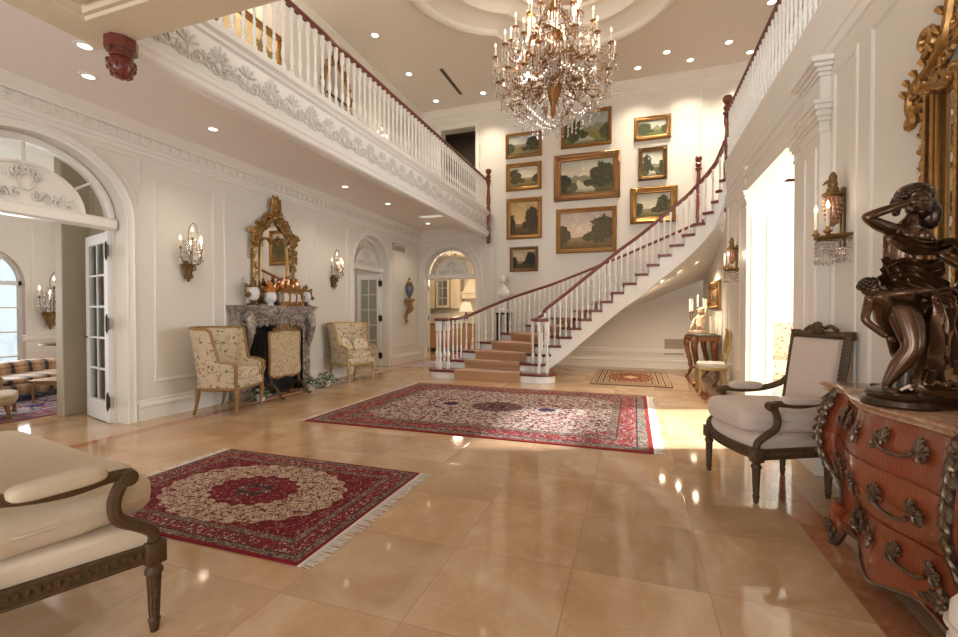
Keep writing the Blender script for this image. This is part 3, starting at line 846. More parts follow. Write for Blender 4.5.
def railing(mb, pts):
    """sweep the moulded handrail along points (base of the rail)"""
    pts = [Vector(p) for p in pts]; rings = []
    for i, p in enumerate(pts):
        t = pts[min(i+1, len(pts)-1)] - pts[max(i-1, 0)]
        s = Vector((t.y, -t.x, 0)); s = s.normalized() if s.length > 1e-6 else Vector((1,0,0))
        t.normalize(); up = s.cross(t) if s.cross(t).z > 0 else -s.cross(t)
        rings.append([tuple(p + s*a + up*b) for a, b in RAIL])
    mb.loft(rings)
def newel_post(parent, x, y, z0, z1, name='newel_post'):
    """red turned gallery post: ball top, block, shaft, hanging drop (z0..z1)"""
    mb = MB(); h = z1-z0
    mb.lathe([(.001,0),(.04,.012),(.055,.05),(.05,.085),(.03,.105),(.055,.12),(.055,.14),(.04,.155),(.045,.17)], (x,y,z0), 14)
    mb.box(x-.05, x+.05, y-.05, y+.05, z0+.165, z0+.86, .006)
    mb.lathe([(.05,.86),(.035,.88),(.05,.90),(.05,.92),(.036,.94),(.05,1.02),(.056,1.10),(.048,1.22),(.036,1.36),(.034,1.45),(.05,1.47),(.05,1.49),(.036,1.50)], (x,y,z0), 14)
    zt = z1-.30
    mb.box(x-.048, x+.048, y-.048, y+.048, z0+1.50, zt-.02, .006) if zt-.02 > z0+1.52 else None
    mb.lathe([(.05,zt-.03-z0),(.068,zt-z0),(.068,zt+.02-z0),(.035,zt+.04-z0),(.05,zt+.06-z0),(.066,zt+.10-z0),(.05,zt+.14-z0),(.03,zt+.155-z0),(.045,zt+.17-z0),(.072,zt+.21-z0),(.078,zt+.245-z0),(.06,zt+.285-z0),(.001,zt+.30-z0)], (x,y,z0), 16)
    return mb.build(name, M['mahog'], parent, 40)

gb = thing('gallery_balustrade', 'long white turned-baluster railing with red handrail on the carved left gallery', 'railing', (FX-.06, 6.5, 3.82), 0, None)
y = 2.36
while y < 10.72: add_baluster(gb, 0, y-6.5, 0, .79, 0, .86); y += .1285
mb = MB(); railing(mb, [(0, 2.2-6.5, .785), (0, 10.8-6.5, .785)]); mb.build('handrail', M['mahog'], gb, 30)
newel_post(gb, .06, 10.86-6.5, 3.02-3.82, 4.90-3.82)

gr = thing('gallery_balustrade', 'white baluster railing with red handrail above the right wall, ending at stair head', 'railing', (XR+.02, 4.0, 3.79), 0, None)
y = .3
while y < 8.46: add_baluster(gr, 0, y-4.0, 0, .82, 0, .86); y += .1285
mb = MB(); railing(mb, [(0, 0-4.0, .815), (0, 8.53-4.0, .815)]); mb.build('handrail', M['mahog'], gr, 30)
newel_post(gr, 0.0, 8.60-4.0, 2.98-3.79, 4.95-3.79)
wp = newel_post(None, 1.34, YB-.07, 2.98, 4.78, 'hanging_newel_post')
tag(wp, 'red turned newel post fixed to the back wall behind the stair rail', 'post')

# carved corner drop under the landing
t = thing('corner_pendant', 'dark red carved acorn pendant hanging from the landing corner', 'pendant', (-3.40, 2.20, 3.20), 0, None, .82)
mb = MB(); mb.prism([(.12*cos(PI/8+PI/4*k), .12*sin(PI/8+PI/4*k)) for k in range(8)], -.10, 0); mb.prism([(.085*cos(PI/8+PI/4*k), .085*sin(PI/8+PI/4*k)) for k in range(8)], -.155, -.10); mb.build('block', M['mahog'], t, 20)
mb = MB(); mb.lathe([(.05,-.15),(.09,-.17),(.10,-.20),(.095,-.25),(.07,-.30),(.03,-.325),(.001,-.33)], n=12)
for r in range(3):
    for k in range(10):
        a = 2*PI*(k+.5*(r % 2))/10; rr = (.098,.09,.068)[r]
        mb.sphere((rr*cos(a)*.96, rr*sin(a)*.96, (-.20,-.245,-.29)[r]), (.019,.019,.024), 6, 5)
mb.build('acorn', M['mahog'], t, 40)

# ================================================================== STAIRCASE
NS = 22; RH = 3.70/NS
I_ = {2:(-1.66,8.34),3:(-1.60,8.45),4:(-1.53,8.55),5:(-1.33,8.58),6:(-1.13,8.62),7:(-.95,8.67),8:(-.76,8.73),9:(-.57,8.79),10:(-.38,8.84),11:(-.18,8.88),12:(.045,8.91),13:(.25,8.92),14:(.44,8.92),15:(.64,8.90),16:(.84,8.85),17:(1.01,8.78),18:(1.16,8.70),19:(1.28,8.62),20:(1.345,8.575),21:(1.395,8.545),22:(1.435,8.515),23:(1.47,8.47)}
O_ = {2:(-3.62,8.58),3:(-3.45,8.85),4:(-3.15,9.22),5:(-2.85,9.85),6:(-2.42,10.42),7:(-1.87,10.78),8:(-1.36,10.96),9:(-.93,11.02),10:(-.50,11.05),11:(-.08,11.06),12:(.33,11.06),13:(.74,11.06),14:(1.15,11.05),15:(1.56,11.0),16:(1.96,10.88),17:(2.31,10.70),18:(2.62,10.45),19:(2.87,10.15),20:(3.07,9.8),21:(3.22,9.45),22:(3.32,9.1),23:(3.38,8.7)}
lp2 = lambda a, b, t: (a[0]+(b[0]-a[0])*t, a[1]+(b[1]-a[1])*t)
st = thing('staircase', 'white curved staircase with red treads, red handrails and tan carpet runner', 'staircase', (0,0,0))
TH = .045
def tread_poly(k):
    a, b, c, d = I_[k], O_[k], I_[k+1], O_[k+1]
    # nosing: push the front edge down-stair by 3 cm, overhang the open string by 4 cm
    n = Vector((b[1]-a[1], -(b[0]-a[0]))).normalized()
    m = Vector(((c[0]+d[0]-a[0]-b[0]), (c[1]+d[1]-a[1]-b[1])))
    if n.dot(m) > 0: n = -n
    a = (a[0]+n.x*.03, a[1]+n.y*.03); b = (b[0]+n.x*.03, b[1]+n.y*.03)
    ext = lambda p, q: (p[0]+(p[0]-q[0])/math.dist(p, q)*.045, p[1]+(p[1]-q[1])/math.dist(p, q)*.045)
    return [ext(a, b), ext(b, a), ext(d, c), ext(c, d)]
for k in range(2, NS+1):
    z = RH*k
    if k < NS:
        mb = MB(); mb.prism(tread_poly(k), z-TH, z); mb.build('tread', M['treadw'], st, 20)
    mb = MB(); a, b = I_[k], O_[k]
    mb.prism([a, b, lp2(O_[k], O_[k+1], .06), lp2(I_[k], I_[k+1], .06)], z-RH, z-TH); mb.build('riser', M['white'], st, 20)
# starting step with two rounded ends carrying the volutes
cl_, cr_ = (-3.66,8.47), (-1.68,8.42)
def step_outline(g):
    r = .29+g; p = []
    for i in range(13): a = R(100)+R(170)*i/12; p.append((cl_[0]+r*cos(a), cl_[1]+r*sin(a)))
    p += [(-3.28,8.19-g), (-2.6,8.16-g), (-2.0,8.17-g)]
    for i in range(13): a = R(-95)+R(170)*i/12; p.append((cr_[0]+r*cos(a), cr_[1]+r*sin(a)))
    p += [(-1.70,8.72), (-3.5,8.80)]
    return p
mb = MB(); mb.prism(step_outline(0), 0, RH-TH); mb.build('riser', M['white'], st, 30)
mb = MB(); mb.prism(step_outline(.03), RH-TH, RH); mb.build('tread', M['treadw'], st, 30)
# carpet runner, one piece per step
def strip(k, f0, f1):
    return lp2(I_[k], O_[k], f0), lp2(I_[k], O_[k], f1)
FR = lambda k: (max(.16, .20-.01*(k-2)), .80)
for k in range(1, NS+1):
    z = RH*k; f0, f1 = FR(k)
    mb = MB()
    if k == 1:
        A, B = (-1.99,8.155), (-3.30,8.165)
        C, D = strip(2, .18, .82)
    else:
        A, B = strip(k, f0, f1); C, D = strip(min(k+1, 23), *FR(k+1))
    n = Vector((B[1]-A[1], -(B[0]-A[0]))).normalized(); m = Vector((C[0]+D[0]-A[0]-B[0], C[1]+D[1]-A[1]-B[1]))
    if n.dot(m) > 0: n = -n
    g = .048
    A2_, B2_ = (A[0]+n.x*g, A[1]+n.y*g), (B[0]+n.x*g, B[1]+n.y*g); A1_, B1_ = (A[0]+n.x*.012, A[1]+n.y*.012), (B[0]+n.x*.012, B[1]+n.y*.012)
    if k == 1: A1_, B1_ = A2_, B2_
    N = 6; rows = []
    for pa, pb, zz in ((C, D, z+.010), (A, B, z+.012), (A2_, B2_, z+.008), (A2_, B2_, z-TH-.006), (A1_, B1_, z-TH-.012), (A1_, B1_, z-RH+.012 if k > 1 else .002)):
        rows.append([(*lp2(pa, pb, i/N), zz) for i in range(N+1)])
    mb.grid(rows); mb.build('carpet_runner', M['carpet'], st, 30)
# strings and soffit
zb = lambda k: max(0.0, (k-1)*RH - .30)
def string(C, D, sgn, k0):
    mb = MB()
    for k in range(k0, NS+1):
        p, q = C[k], C[k+1]
        w = lambda a, b: (b[0]-(b[0]-a[0])*0, b[1])
        pi, qi = lp2(C[k], D[k], .025), lp2(C[k+1], D[k+1], .025)
        zt = RH*k-TH
        if zt < zb(k)+.02: continue
        mb.loft([[(*p, zb(k)), (*q, zb(k+1)), (*qi, zb(k+1)), (*pi, zb(k))], [(*p, zt), (*q, zt), (*qi, zt), (*pi, zt)]])
    return mb.build('stringer', M['white'], st, 20)
string(I_, O_, 1, 2); string(O_, I_, -1, 2)
mb = MB(); mb.grid([[(*lp2(I_[k], O_[k], t), zb(k)+.012) for t in (.0,.25,.5,.75,1)] for k in range(4, 24)]); mb.build('soffit', M['trim'], st, 60)
# landing where the stair meets the gallery
mb = MB(); mb.prism([(1.47,8.40),(3.45,8.40),(3.45,8.70),(1.48,8.50)], 3.5, 3.70); mb.build('tread', M['treadw'], st, 20)
# balusters + handrails
orail = lambda q: -.10 + .16*min(1, max(0, (q-3.5)/4.5))
def rail_z(k): return RH*k + .86 - RH*.35
inner_pts, outer_pts = [], []
IN = lambda C, D, k, t: lp2(lp2(C[k], D[k], .035), lp2(C[k+1], D[k+1], .035), t)
def rz_at(k, t, C=None): return RH*(k-1+t) + .90
nb = 0
for k in range(2, NS):
    m = 2 if k < 18 else 1
    if k == 2: m = 1
    for j in range(m):
        t_ = (j+.5)/m if m > 1 else .5
        x, y = IN(I_, O_, k, t_); zt = rz_at(k, t_)-.075
        if k < 4: zt = max(zt, 1.13)
        add_baluster(st, x, y, RH*k, zt-RH*k, 0, .84); nb += 1
    no = 5 if 4 < k < 8 else 3
    for j in range(no):
        t_ = (j+.5)/no; x, y = IN(O_, I_, k, t_); zt = rz_at(k, t_)+orail(k+t_)-.005
        if k < 4: zt = max(zt, 1.13)
        add_baluster(st, x, y, RH*k, zt-RH*k, 0, .85)
def volute(c, sgn, a_end):
    pts = []
    for i in range(15):
        t = i/14; a = a_end + sgn*(2*PI*1.1)*(1-t); r = .05+.13*t
        pts.append((c[0]+r*cos(a), c[1]+r*sin(a), 1.125))
    return pts
# inner (right hand) rail
P0 = [IN(I_, O_, k, 0) for k in range(3, NS+1)]
vr = [(-1.50,8.30,1.125),(-1.60,8.26,1.125),(-1.72,8.28,1.125),(-1.80,8.36,1.125),(-1.80,8.46,1.13),(-1.74,8.52,1.15)]
body = [(-1.62,8.58,1.24)] + [(*IN(I_, O_, k, 0), rz_at(k, 0)-.08) for k in range(4, NS)] + [(1.44, 8.60, 4.45)]
def smooth_path(p, sub=5):
    p = [Vector(q) for q in p]; out = []
    for i in range(len(p)-1):
        a, b, c, d = p[max(i-1,0)], p[i], p[i+1], p[min(i+2,len(p)-1)]
        for j in range(sub):
            t = j/sub
            out.append(.5*((2*b)+(c-a)*t+(2*a-5*b+4*c-d)*t*t+(3*b-a-3*c+d)*t**3))
    out.append(p[-1]); return out
mb = MB(); railing(mb, smooth_path(vr+body)); mb.build('handrail', M['mahog'], st, 40)
vl = [(-3.55,8.36,1.125),(-3.66,8.30,1.125),(-3.78,8.35,1.125),(-3.83,8.46,1.125),(-3.78,8.57,1.125),(-3.66,8.63,1.13)]
body = [(*IN(O_, I_, 3, 0), 1.16)] + [(*IN(O_, I_, k, 0), rz_at(k, 0)+orail(k)) for k in range(4, NS+1)]
mb = MB(); railing(mb, smooth_path(vl+body)); mb.build('handrail', M['mahog'], st, 40)
for c, pts in ((cr_, [(-1.80,8.36),(-1.66,8.27),(-1.52,8.31),(-1.66,8.46)]), (cl_, [(-3.81,8.46),(-3.68,8.31),(-3.53,8.38),(-3.68,8.52)])):
    for (x, y) in pts: add_baluster(st, x, y, RH, 1.13-RH, 0, 1.35)
    mb = MB(); mb.lathe([(.001,1.125),(.14,1.125),(.155,1.14),(.155,1.165),(.13,1.18),(.001,1.185)], (pts[3][0]*.5+pts[1][0]*.5, pts[3][1]*.5+pts[1][1]*.5, 0), 24); mb.build('volute_cap', M['mahog'], st, 40)
# ================================================================== CHANDELIER
CHX, CHY = -1.16, 6.80
M['copgilt'] = plain('coppery_gilt', (.30,.14,.05), .36, .75, var=.4, scale=30)
ch = thing('chandelier', 'large gilt and crystal candle chandelier hanging in the middle of the hall', 'chandelier', (CHX, CHY, 0))
mb = MB(); mb.lathe([(.001,6.90),(.16,6.90),(.15,6.87),(.06,6.83),(.03,6.78)], n=20); mb.build('ceiling_rose', M['gold'], ch, 40)
mb = MB()
z = 6.78; i = 0
while z > 6.22:
    P = (lambda a, b, zz: (a, 0, zz+b)) if i % 2 else (lambda a, b, zz: (0, a, zz+b))
    mb.tube([P(.018*cos(2*PI*k/10), .034*sin(2*PI*k/10), z) for k in range(10)], .005, 5, closed=True); z -= .052; i += 1
mb.build('chain', M['gold'], ch, 40)
mb = MB(); mb.lathe([(.001,6.24),(.03,6.22),(.05,6.16),(.03,6.08),(.025,5.95),(.06,5.88),(.10,5.80),(.06,5.70),(.035,5.60),(.05,5.52),(.11,5.45),(.12,5.38),(.06,5.28),(.035,5.20),(.06,5.12),(.13,5.04),(.15,4.96),(.09,4.86),(.05,4.78),(.09,4.70),(.14,4.62),(.10,4.52),(.05,4.44),(.03,4.36),(.06,4.28),(.001,4.2)], n=18)
for zc, rr in ((5.8,.10),(5.4,.12),(5.0,.15),(4.64,.14)):
    for k in range(8):
        a = 2*PI*k/8; mb.spiral(lambda u, v: ((rr+u)*cos(a), (rr+u)*sin(a), zc+v), (.02,.0), .045, .01, 1.2, PI/2, .012, 5, steps=10)
mb.build('stem', M['copgilt'], ch, 40)
def flame_mb():
    mb = MB(); mb.lathe([(.004,0),(.012,.008),(.016,.022),(.012,.040),(.005,.056),(.0005,.068)], n=8); return mb
def candle_set(parent, x, y, z, h=.13, r=.011, proto={}):
    key = (h, r)
    if key not in proto:
        mb = MB(); mb.lathe([(r,0),(r,h-.004),(r*.6,h)], n=8); c = mb.build('candle', M['candle'], parent, 40)
        b = flame_mb().build('bulb', M['bulb'], c, 60); b.location = (0,0,h); proto[key] = c
    else:
        c = proto[key].copy(); COL.objects.link(c); c.parent = parent
        b = proto[key].children[0].copy(); COL.objects.link(b); b.parent = c
    c.location = (x, y, z); return c
tiers = [(.40,5.68,10,0.0),(.63,5.40,12,.2),(.88,5.02,16,.1),(.82,4.72,12,.35),(.42,5.12,8,.5),(.55,4.84,8,.9)]
for (r, z, n, a0) in tiers:
    arm = cup = sw = None
    for k in range(n):
        a = a0 + 2*PI*k/n
        if arm is None:
            mb = MB()
            pts = [(.05,0,z+.02),(.28*r,0,z+.10),(.45*r,0,z+.02),(.62*r,0,z-.14),(.82*r,0,z-.19),(.96*r,0,z-.12),(r,0,z-.02)]
            mb.tube(smooth_path(pts, 4), .0095, 6)
            mb.spiral(lambda u, v: (u, 0, v), (.60*r, z-.05), .06, .012, 1.3, -PI/2, .008, 5, steps=12)
            mb.spiral(lambda u, v: (u, 0, v), (.84*r, z-.12), .045, .01, 1.2, -PI/2, .008, 5, sgn=-1, steps=12)
            for q in range(3): mb.sphere((.4*r+.2*r*q, 0, z-.04-.06*q), (.022,.013,.017), 6, 4)
            arm = mb.build('arm', M['copgilt'], ch, 40)
            mb = MB(); mb.lathe([(.001,-.035),(.012,-.03),(.018,-.01),(.045,0),(.05,.006),(.02,.008),(.017,.03),(.014,.032)], n=10); cup = mb.build('candle_cup', M['copgilt'], ch, 40)
            mb = MB()
            # pendants under the cup and a swag to the next arm (built in the arm frame)
            for q in range(6):
                b = 2*PI*q/6; L = 3 if q % 2 else 4
                for m_ in range(L): mb.octa((r+.042*cos(b), .042*sin(b), z-.03-.038*m_), .012, .038)
                mb.octa((r+.042*cos(b), .042*sin(b), z-.03-.038*L-.016), .018, .075)
                mb.tube([(r, 0, z-.01), (r+.042*cos(b), .042*sin(b), z-.012), (r+.042*cos(b), .042*sin(b), z-.05-.038*L)], .0015, 3)
            sp = [(r, 0, z-.01)]; d = 2*PI/n; N = max(7, int(r*d/.035))
            for q in range(1, N):
                t_ = q/N; aa = d*t_; s_ = .17*4*t_*(1-t_); rr = r*(1-.10*4*t_*(1-t_))
                mb.octa((rr*cos(aa), rr*sin(aa), z-.03-s_), .015, .042); sp.append((rr*cos(aa), rr*sin(aa), z-.03-s_))
                mb.octa((rr*cos(aa), rr*sin(aa), z-.080-s_), .014, .065); mb.tube([sp[-1], (rr*cos(aa), rr*sin(aa), z-.08-s_)], .0015, 3)
            for q in range(9):    # strand back to the stem
                t_ = q/8; rr = .10+(r-.1)*t_
                mb.octa((rr, 0, z+.16-.22*t_-.10*4*t_*(1-t_)+.03), .014, .042)
            mb.tube(sp, .0015, 3); mb.tube([(.10+(r-.1)*q/8, 0, z+.19-.22*q/8-.10*4*q/8*(1-q/8)) for q in range(9)]+[(r, 0, z-.01)], .0015, 3)
            sw = mb.build('crystal_swag', M['crystal'], ch, 0)
            objs = (arm, cup, sw)
        else:
            objs = []
            for o in (arm, cup, sw):
                c = o.copy(); COL.objects.link(c); c.parent = ch; objs.append(c)
        objs[0].rotation_euler = (0,0,a); objs[2].rotation_euler = (0,0,a); objs[1].location = (r*cos(a), r*sin(a), z)
        candle_set(ch, r*cos(a), r*sin(a), z+.02, .135, .011)
# hanging lower basket of crystals
mb = MB(); n = 16
for zc, r in ((4.40,.62),):
    mb.tube([(r*cos(2*PI*k/40), r*sin(2*PI*k/40), zc) for k in range(40)], .004, 5, closed=True)
for k in range(8):
    a = 2*PI*k/8
    mb.tube(smooth_path([(.62*cos(a),.62*sin(a),4.40),(.66*cos(a),.66*sin(a),4.52),(.45*cos(a),.45*sin(a),4.56),(.12*cos(a),.12*sin(a),4.62)], 4), .010, 5)
mb.build('lower_frame', M['darkgilt'], ch, 40)
bas = None
for k in range(n):
    a = 2*PI*k/n
    if bas is None:
        mb = MB()
        for q in range(16):
            t_ = q/15; mb.octa((.70-.63*t_, 0, 4.50-.40*(t_**1.2)-.07*sin(PI*t_)), .018, .055)
        mb.tube([(.70-.63*q/15, 0, 4.50-.40*((q/15)**1.2)-.07*sin(PI*q/15)) for q in range(16)], .0015, 3)
        for x_, L in ((.70,4),(.56,4),(.42,4),(.28,3)):
            t0 = (.70-x_)/.63; z0 = 4.50-.40*t0**1.2-.07*sin(PI*t0)
            for q in range(L): mb.octa((x_, 0, z0-.03-.04*q), .013, .046)
            mb.octa((x_, 0, z0-.05-.04*L), .017, .065); mb.tube([(x_, 0, z0), (x_, 0, z0-.05-.04*L)], .0015, 3)
        for q in range(1, 5):
            aa = 2*PI/n*q/5; mb.octa((.70*cos(aa), .70*sin(aa), 4.48-.10*sin(PI*q/5)), .014, .045)
        mb.tube([(.70*cos(2*PI/n*q/5), .70*sin(2*PI/n*q/5), 4.48-.10*sin(PI*q/5)) for q in range(6)], .0015, 3)
        bas = mb.build('crystal_strand', M['crystal'], ch, 0); o = bas
    else:
        o = bas.copy(); COL.objects.link(o); o.parent = ch
    o.rotation_euler = (0,0,a)
# long crystal curtains between stem and the widest tier
cur = None
for k in range(12):
    a = .25 + 2*PI*k/12
    if cur is None:
        mb = MB()
        for q in range(16):
            t_ = q/15; mb.octa((.10+.66*t_**1.5, 0, 5.45-.75*t_**.7-.16*sin(PI*t_)), .015, .045)
        for q in range(10):
            t_ = q/9; mb.octa((.10+.42*t_, .0, 4.86-.30*sin(PI*t_)-.05*t_), .014, .042)
        mb.tube([(.10+.66*(q/15)**1.5, 0, 5.45-.75*(q/15)**.7-.16*sin(PI*q/15)) for q in range(16)], .0015, 3); mb.tube([(.10,0,5.45),(.10,0,4.86)] + [(.10+.42*q/9, 0, 4.86-.30*sin(PI*q/9)-.05*q/9) for q in range(10)], .0015, 3)
        cur = mb.build('crystal_strand', M['crystal'], ch, 0); o = cur
    else:
        o = cur.copy(); COL.objects.link(o); o.parent = ch
    o.rotation_euler = (0,0,a)
mb = MB(); mb.sphere((0,0,4.10), (.055,.055,.06), 12, 8); mb.octa((0,0,4.02), .03, .08)
for k in range(8): mb.octa((.07*cos(PI*k/4), .07*sin(PI*k/4), 4.14), .014, .06)
mb.build('crystal_ball', M['crystal'], ch, 0)

# ================================================================== WALL SCONCES   (local -y faces the room)
def sconce_branch(label, loc, rz, group=None, lit=True):
    t = thing('wall_sconce', label, 'sconce', loc, rz, group)
    mb = MB(); mb.lathe([(.002,0),(.02,.02),(.03,.05),(.045,.09),(.05,.11),(.07,.16),(.095,.22),(.11,.235),(.10,.25),(.04,.26),(.03,.30)], (0,-.06,0), 10, 1, .6)
    for s in (-1, 1):
        mb.spiral(lambda u, v: (u, -.10, v), (s*.06, .20), .05, .01, 1.3, PI/2, .014, 5, sgn=s, steps=12)
        mb.spiral(lambda u, v: (u, -.08, v), (s*.03, .08), .03, .01, 1.2, PI/2, .010, 5, sgn=-s, steps=10)
    mb.box(-.02, .02, -.05, 0, .05, .3, .005)
    mb.build('bracket', M['darkgilt'], t, 40)
    arms = [(-.17,-.13,.46),(-.08,-.21,.40),(.02,-.12,.60),(.09,-.21,.44),(.15,-.13,.50)]
    for (x, y, z) in arms:
        mb = MB(); mb.tube(smooth_path([(0,-.07,.27),(x*.4,y*.7-.03,.24),(x*.9,y,z-.16),(x,y,z-.02)], 4), .007, 5)
        mb.lathe([(.004,-.02),(.012,-.012),(.028,0),(.012,.003),(.011,.02)], (x,y,z), 8)
        mb.build('arm', M['darkgilt'], t, 40)
        candle_set(t, x, y, z+.012, .085, .008)
    mb = MB(); mb.tube(smooth_path([(0,-.07,.28),(.01,-.07,.5),(-.01,-.08,.7),(.05,-.09,.82),(.11,-.09,.78),(.12,-.09,.68)], 4), .006, 5)
    mb.build('top_hoop', M['darkgilt'], t, 40)
    mb = MB(); rnd = random.Random(3)
    for (x, y, z) in arms:
        for q in range(5):
            b = 2*PI*q/5
            for m_ in range(3): mb.octa((x+.026*cos(b), y+.026*sin(b), z-.02-.03*m_), .008, .026)
            mb.octa((x+.026*cos(b), y+.026*sin(b), z-.125), .012, .05)
    for (a, b) in zip(arms, arms[1:]):
        for q in range(1, 9):
            u = q/9; mb.octa(tuple(a[i]+(b[i]-a[i])*u - (.09*4*u*(1-u) if i == 2 else 0) for i in range(3)), .009, .03)
    for q in range(9): mb.octa((.12+.01*sin(q), -.09, .66-.035*q), .009, .03)
    for q in range(60):
        c_ = (rnd.uniform(-.15,.15), rnd.uniform(-.2,-.06), rnd.uniform(.28,.60)); mb.octa(c_, .012, .045); mb.tube([c_, (c_[0]*.4, -.09, c_[2]+.03), (0, -.08, .34)], .001, 3)
    for (x, y, z) in arms: mb.tube([(x, y, z-.02), (x*.5, y*.6-.03, z-.05), (0, -.08, .34)], .001, 3)
    mb.build('crystal_drops', M['crystal'], t, 0)
    return t
sconce_branch('gilt wall sconce with five lit candles and crystals, left of the fireplace', (XL, 4.36, 1.69), R(90)).scale = (.9,.9,.95)
sconce_branch('gilt wall sconce with candles and crystals, right of the fireplace beside the arched door', (XL, 7.40, 1.74), R(90)).scale = (.9,.9,.95)
sconce_branch('gilt candle sconce on the far wall of the salon seen through the open doorway', (-11, 5.70, .95), R(90)).scale = (1.25,1.25,1.4)

def sconce_basket(label, loc, rz, group=None):
    t = thing('wall_sconce', label, 'sconce', loc, rz, group)
    # half round tray
    mb = MB(); A = [PI+PI*k/16 for k in range(17)]
    mb.tube([(.17*cos(a), .19*sin(a)-.01, .20) for a in A], .012, 6); mb.tube([(.165*cos(a), .185*sin(a)-.01, .165) for a in A], .006, 5)
    mb.box(-.02, .02, -.03, 0, .12, .6, .006); mb.box(-.17, .17, -.02, 0, .19, .215, .005)
    for k in range(7):
        a = PI+PI*(k+.5)/7; mb.tube([(0,-.02,.2),(.16*cos(a),.18*sin(a)-.01,.20)], .005, 5)
    mb.build('tray', M['darkgilt'], t, 40)
    mb = MB()   # fringe
    for k in range(22):
        a = PI+PI*(k+.5)/22
        for m_ in range(4): mb.octa((.165*cos(a), .185*sin(a)-.01, .15-.03*m_), .009, .028)
        mb.octa((.165*cos(a), .185*sin(a)-.01, .015-.01*(k % 2)), .012, .045)
    for ring, zz in ((.12,.10),(.08,.055),(.04,.02)):
        for k in range(14):
            a = PI+PI*(k+.5)/14
            mb.octa((ring*cos(a), ring*1.1*sin(a)-.01, zz+.04), .009, .03); mb.octa((ring*cos(a), ring*1.1*sin(a)-.01, zz), .011, .045)
    mb.build('crystal_fringe', M['crystal'], t, 0)
    # basket body
    mb = MB(); mb.lathe([(.012,.29),(.03,.31),(.042,.36),(.052,.43),(.058,.50),(.05,.53)], (0,-.085,0), 12)
    for k in range(14):
        a = 2*PI*k/14
        for zz, rr in ((.325,.036),(.36,.046),(.395,.052),(.43,.056),(.47,.060),(.505,.060)): mb.sphere((rr*cos(a+zz*9), rr*sin(a+zz*9)-.085, zz), (.011,.011,.017), 5, 4)
    M['basket'] = plain('amber_crystal_basket', (.40,.20,.12), .15, .3, var=.4, scale=60, coat=.5) if 'basket' not in M else M['basket']
    mb.build('bead_basket', M['basket'], t, 40)
    mb = MB(); mb.lathe([(.06,.53),(.075,.54),(.07,.56),(.045,.57),(.04,.60),(.03,.61),(.035,.63),(.028,.66),(.03,.69),(.018,.72),(.001,.735)], (0,-.085,0), 10)
    for s in (-1,): mb.tube(smooth_path([(s*.02,-.085,.58),(s*.05,-.09,.63),(s*.09,-.09,.68),(s*.13,-.1,.67)], 4), [.014]*9+[.010]*3+[.005], 6); mb.sphere((-.14,-.1,.668), (.018,.01,.008), 6, 4)
    mb.build('finial', M['darkgilt'], t, 40)
    for a in (PI*1.08, PI*1.35, PI*1.72):
        x, y = .165*cos(a), .185*sin(a)-.01
        mb = MB(); mb.lathe([(.006,.20),(.012,.215),(.03,.235),(.03,.245),(.014,.25),(.014,.275)], (x,y,0), 10); mb.build('candle_cup', M['gold'], t, 40)
        candle_set(t, x, y, .27, .15, .0125)
    return t
sconce_basket('gilt basket sconce with three lit candles and crystal fringe beside the near pilaster', (XR, 3.99, 1.67), R(-90)).scale = (.9,.9,.9)
sconce_basket('gilt basket sconce with crystal fringe on the right wall beyond the bright opening', (XR, 7.62, 1.76), R(-90)).scale = (.9,.9,.9)

# ================================================================== DOWNLIGHTS
def downlight(x, y, z, where, r=.055, tilt=None, group=None):
    t = thing('recessed_downlight', where, 'ceiling light', (x, y, z), 0, group)
    mb = MB(); mb.lathe([(r,0),(r+.004,-.008),(r+.03,-.006),(r+.034,0)], n=20); mb.build('trim_ring', M['white'], t, 40)
    mb = MB(); mb.lathe([(.001,-.004),(r,-.004),(r,0)], n=16); mb.build('lamp', M['down'], t, 40)
    return t
DL = []
aisle = [(-4.82,2.83,'nearest of the lit recessed downlights over the left aisle, above the arched doorway'),(-4.79,4.12,'lit recessed downlight over the left aisle before the fireplace'),(-4.30,2.50,'lit recessed downlight close to the dark carved pendant'),
 (-4.80,6.75,'lit recessed downlight over the left aisle just past the fireplace mirror'),(-4.74,8.10,'lit recessed downlight over the left aisle near the arched glazed door'),(-4.84,10.2,'farthest recessed downlight over the left aisle before the kitchen arch')]
for x, y, w in aisle: downlight(x, y, 3.5, w, .045); DL.append((x, y, 3.5, 0))
upper = [(-4.76,7.67,'lit recessed downlight in high ceiling, leftmost above the gallery railing'),(-4.81,9.16,'lit recessed downlight in high ceiling beside the slot vent'),(-4.77,10.54,'lit recessed downlight in high ceiling above the dark upstairs doorway'),
 (-3.51,10.53,'lit recessed downlight in high ceiling just left of the chandelier'),(.05,10.56,'lit recessed downlight in high ceiling right of chandelier, lowest in the row'),(.61,10.11,'lit recessed downlight in high ceiling above the small upper right painting'),
 (1.10,10.59,'lit recessed downlight in high ceiling, second from the right gallery rail'),(1.75,10.14,'lit recessed downlight in high ceiling nearest the top of the stair'),(2.22,9.08,'lit recessed downlight in high ceiling half hidden by the right gallery rail'),(2.23,10.67,'lit recessed downlight in high ceiling low behind the right handrail')]
for x, y, w in upper: downlight(x, y, ZC, w, .06); DL.append((x, y, ZC, 1))
# rectangular light in the aisle ceiling
t = thing('ceiling_panel_light', 'long rectangular lit ceiling light over the far end of the left aisle', 'ceiling light', (-4.35,9.45,3.5))
mb = MB(); rframe(mb, lambda u, v, d: (u, v, -d), -.36, .36, -.13, .13, [(0,0),(0,.012),(.03,.012),(.03,.004)]); mb.build('frame', M['white'], t, 0)
mb = MB(); mb.box(-.33, .33, -.10, .10, -.006, -.002); mb.build('diffuser', mk_emit('panel_light_glow', (1,.88,.70), 1.6), t, 0)
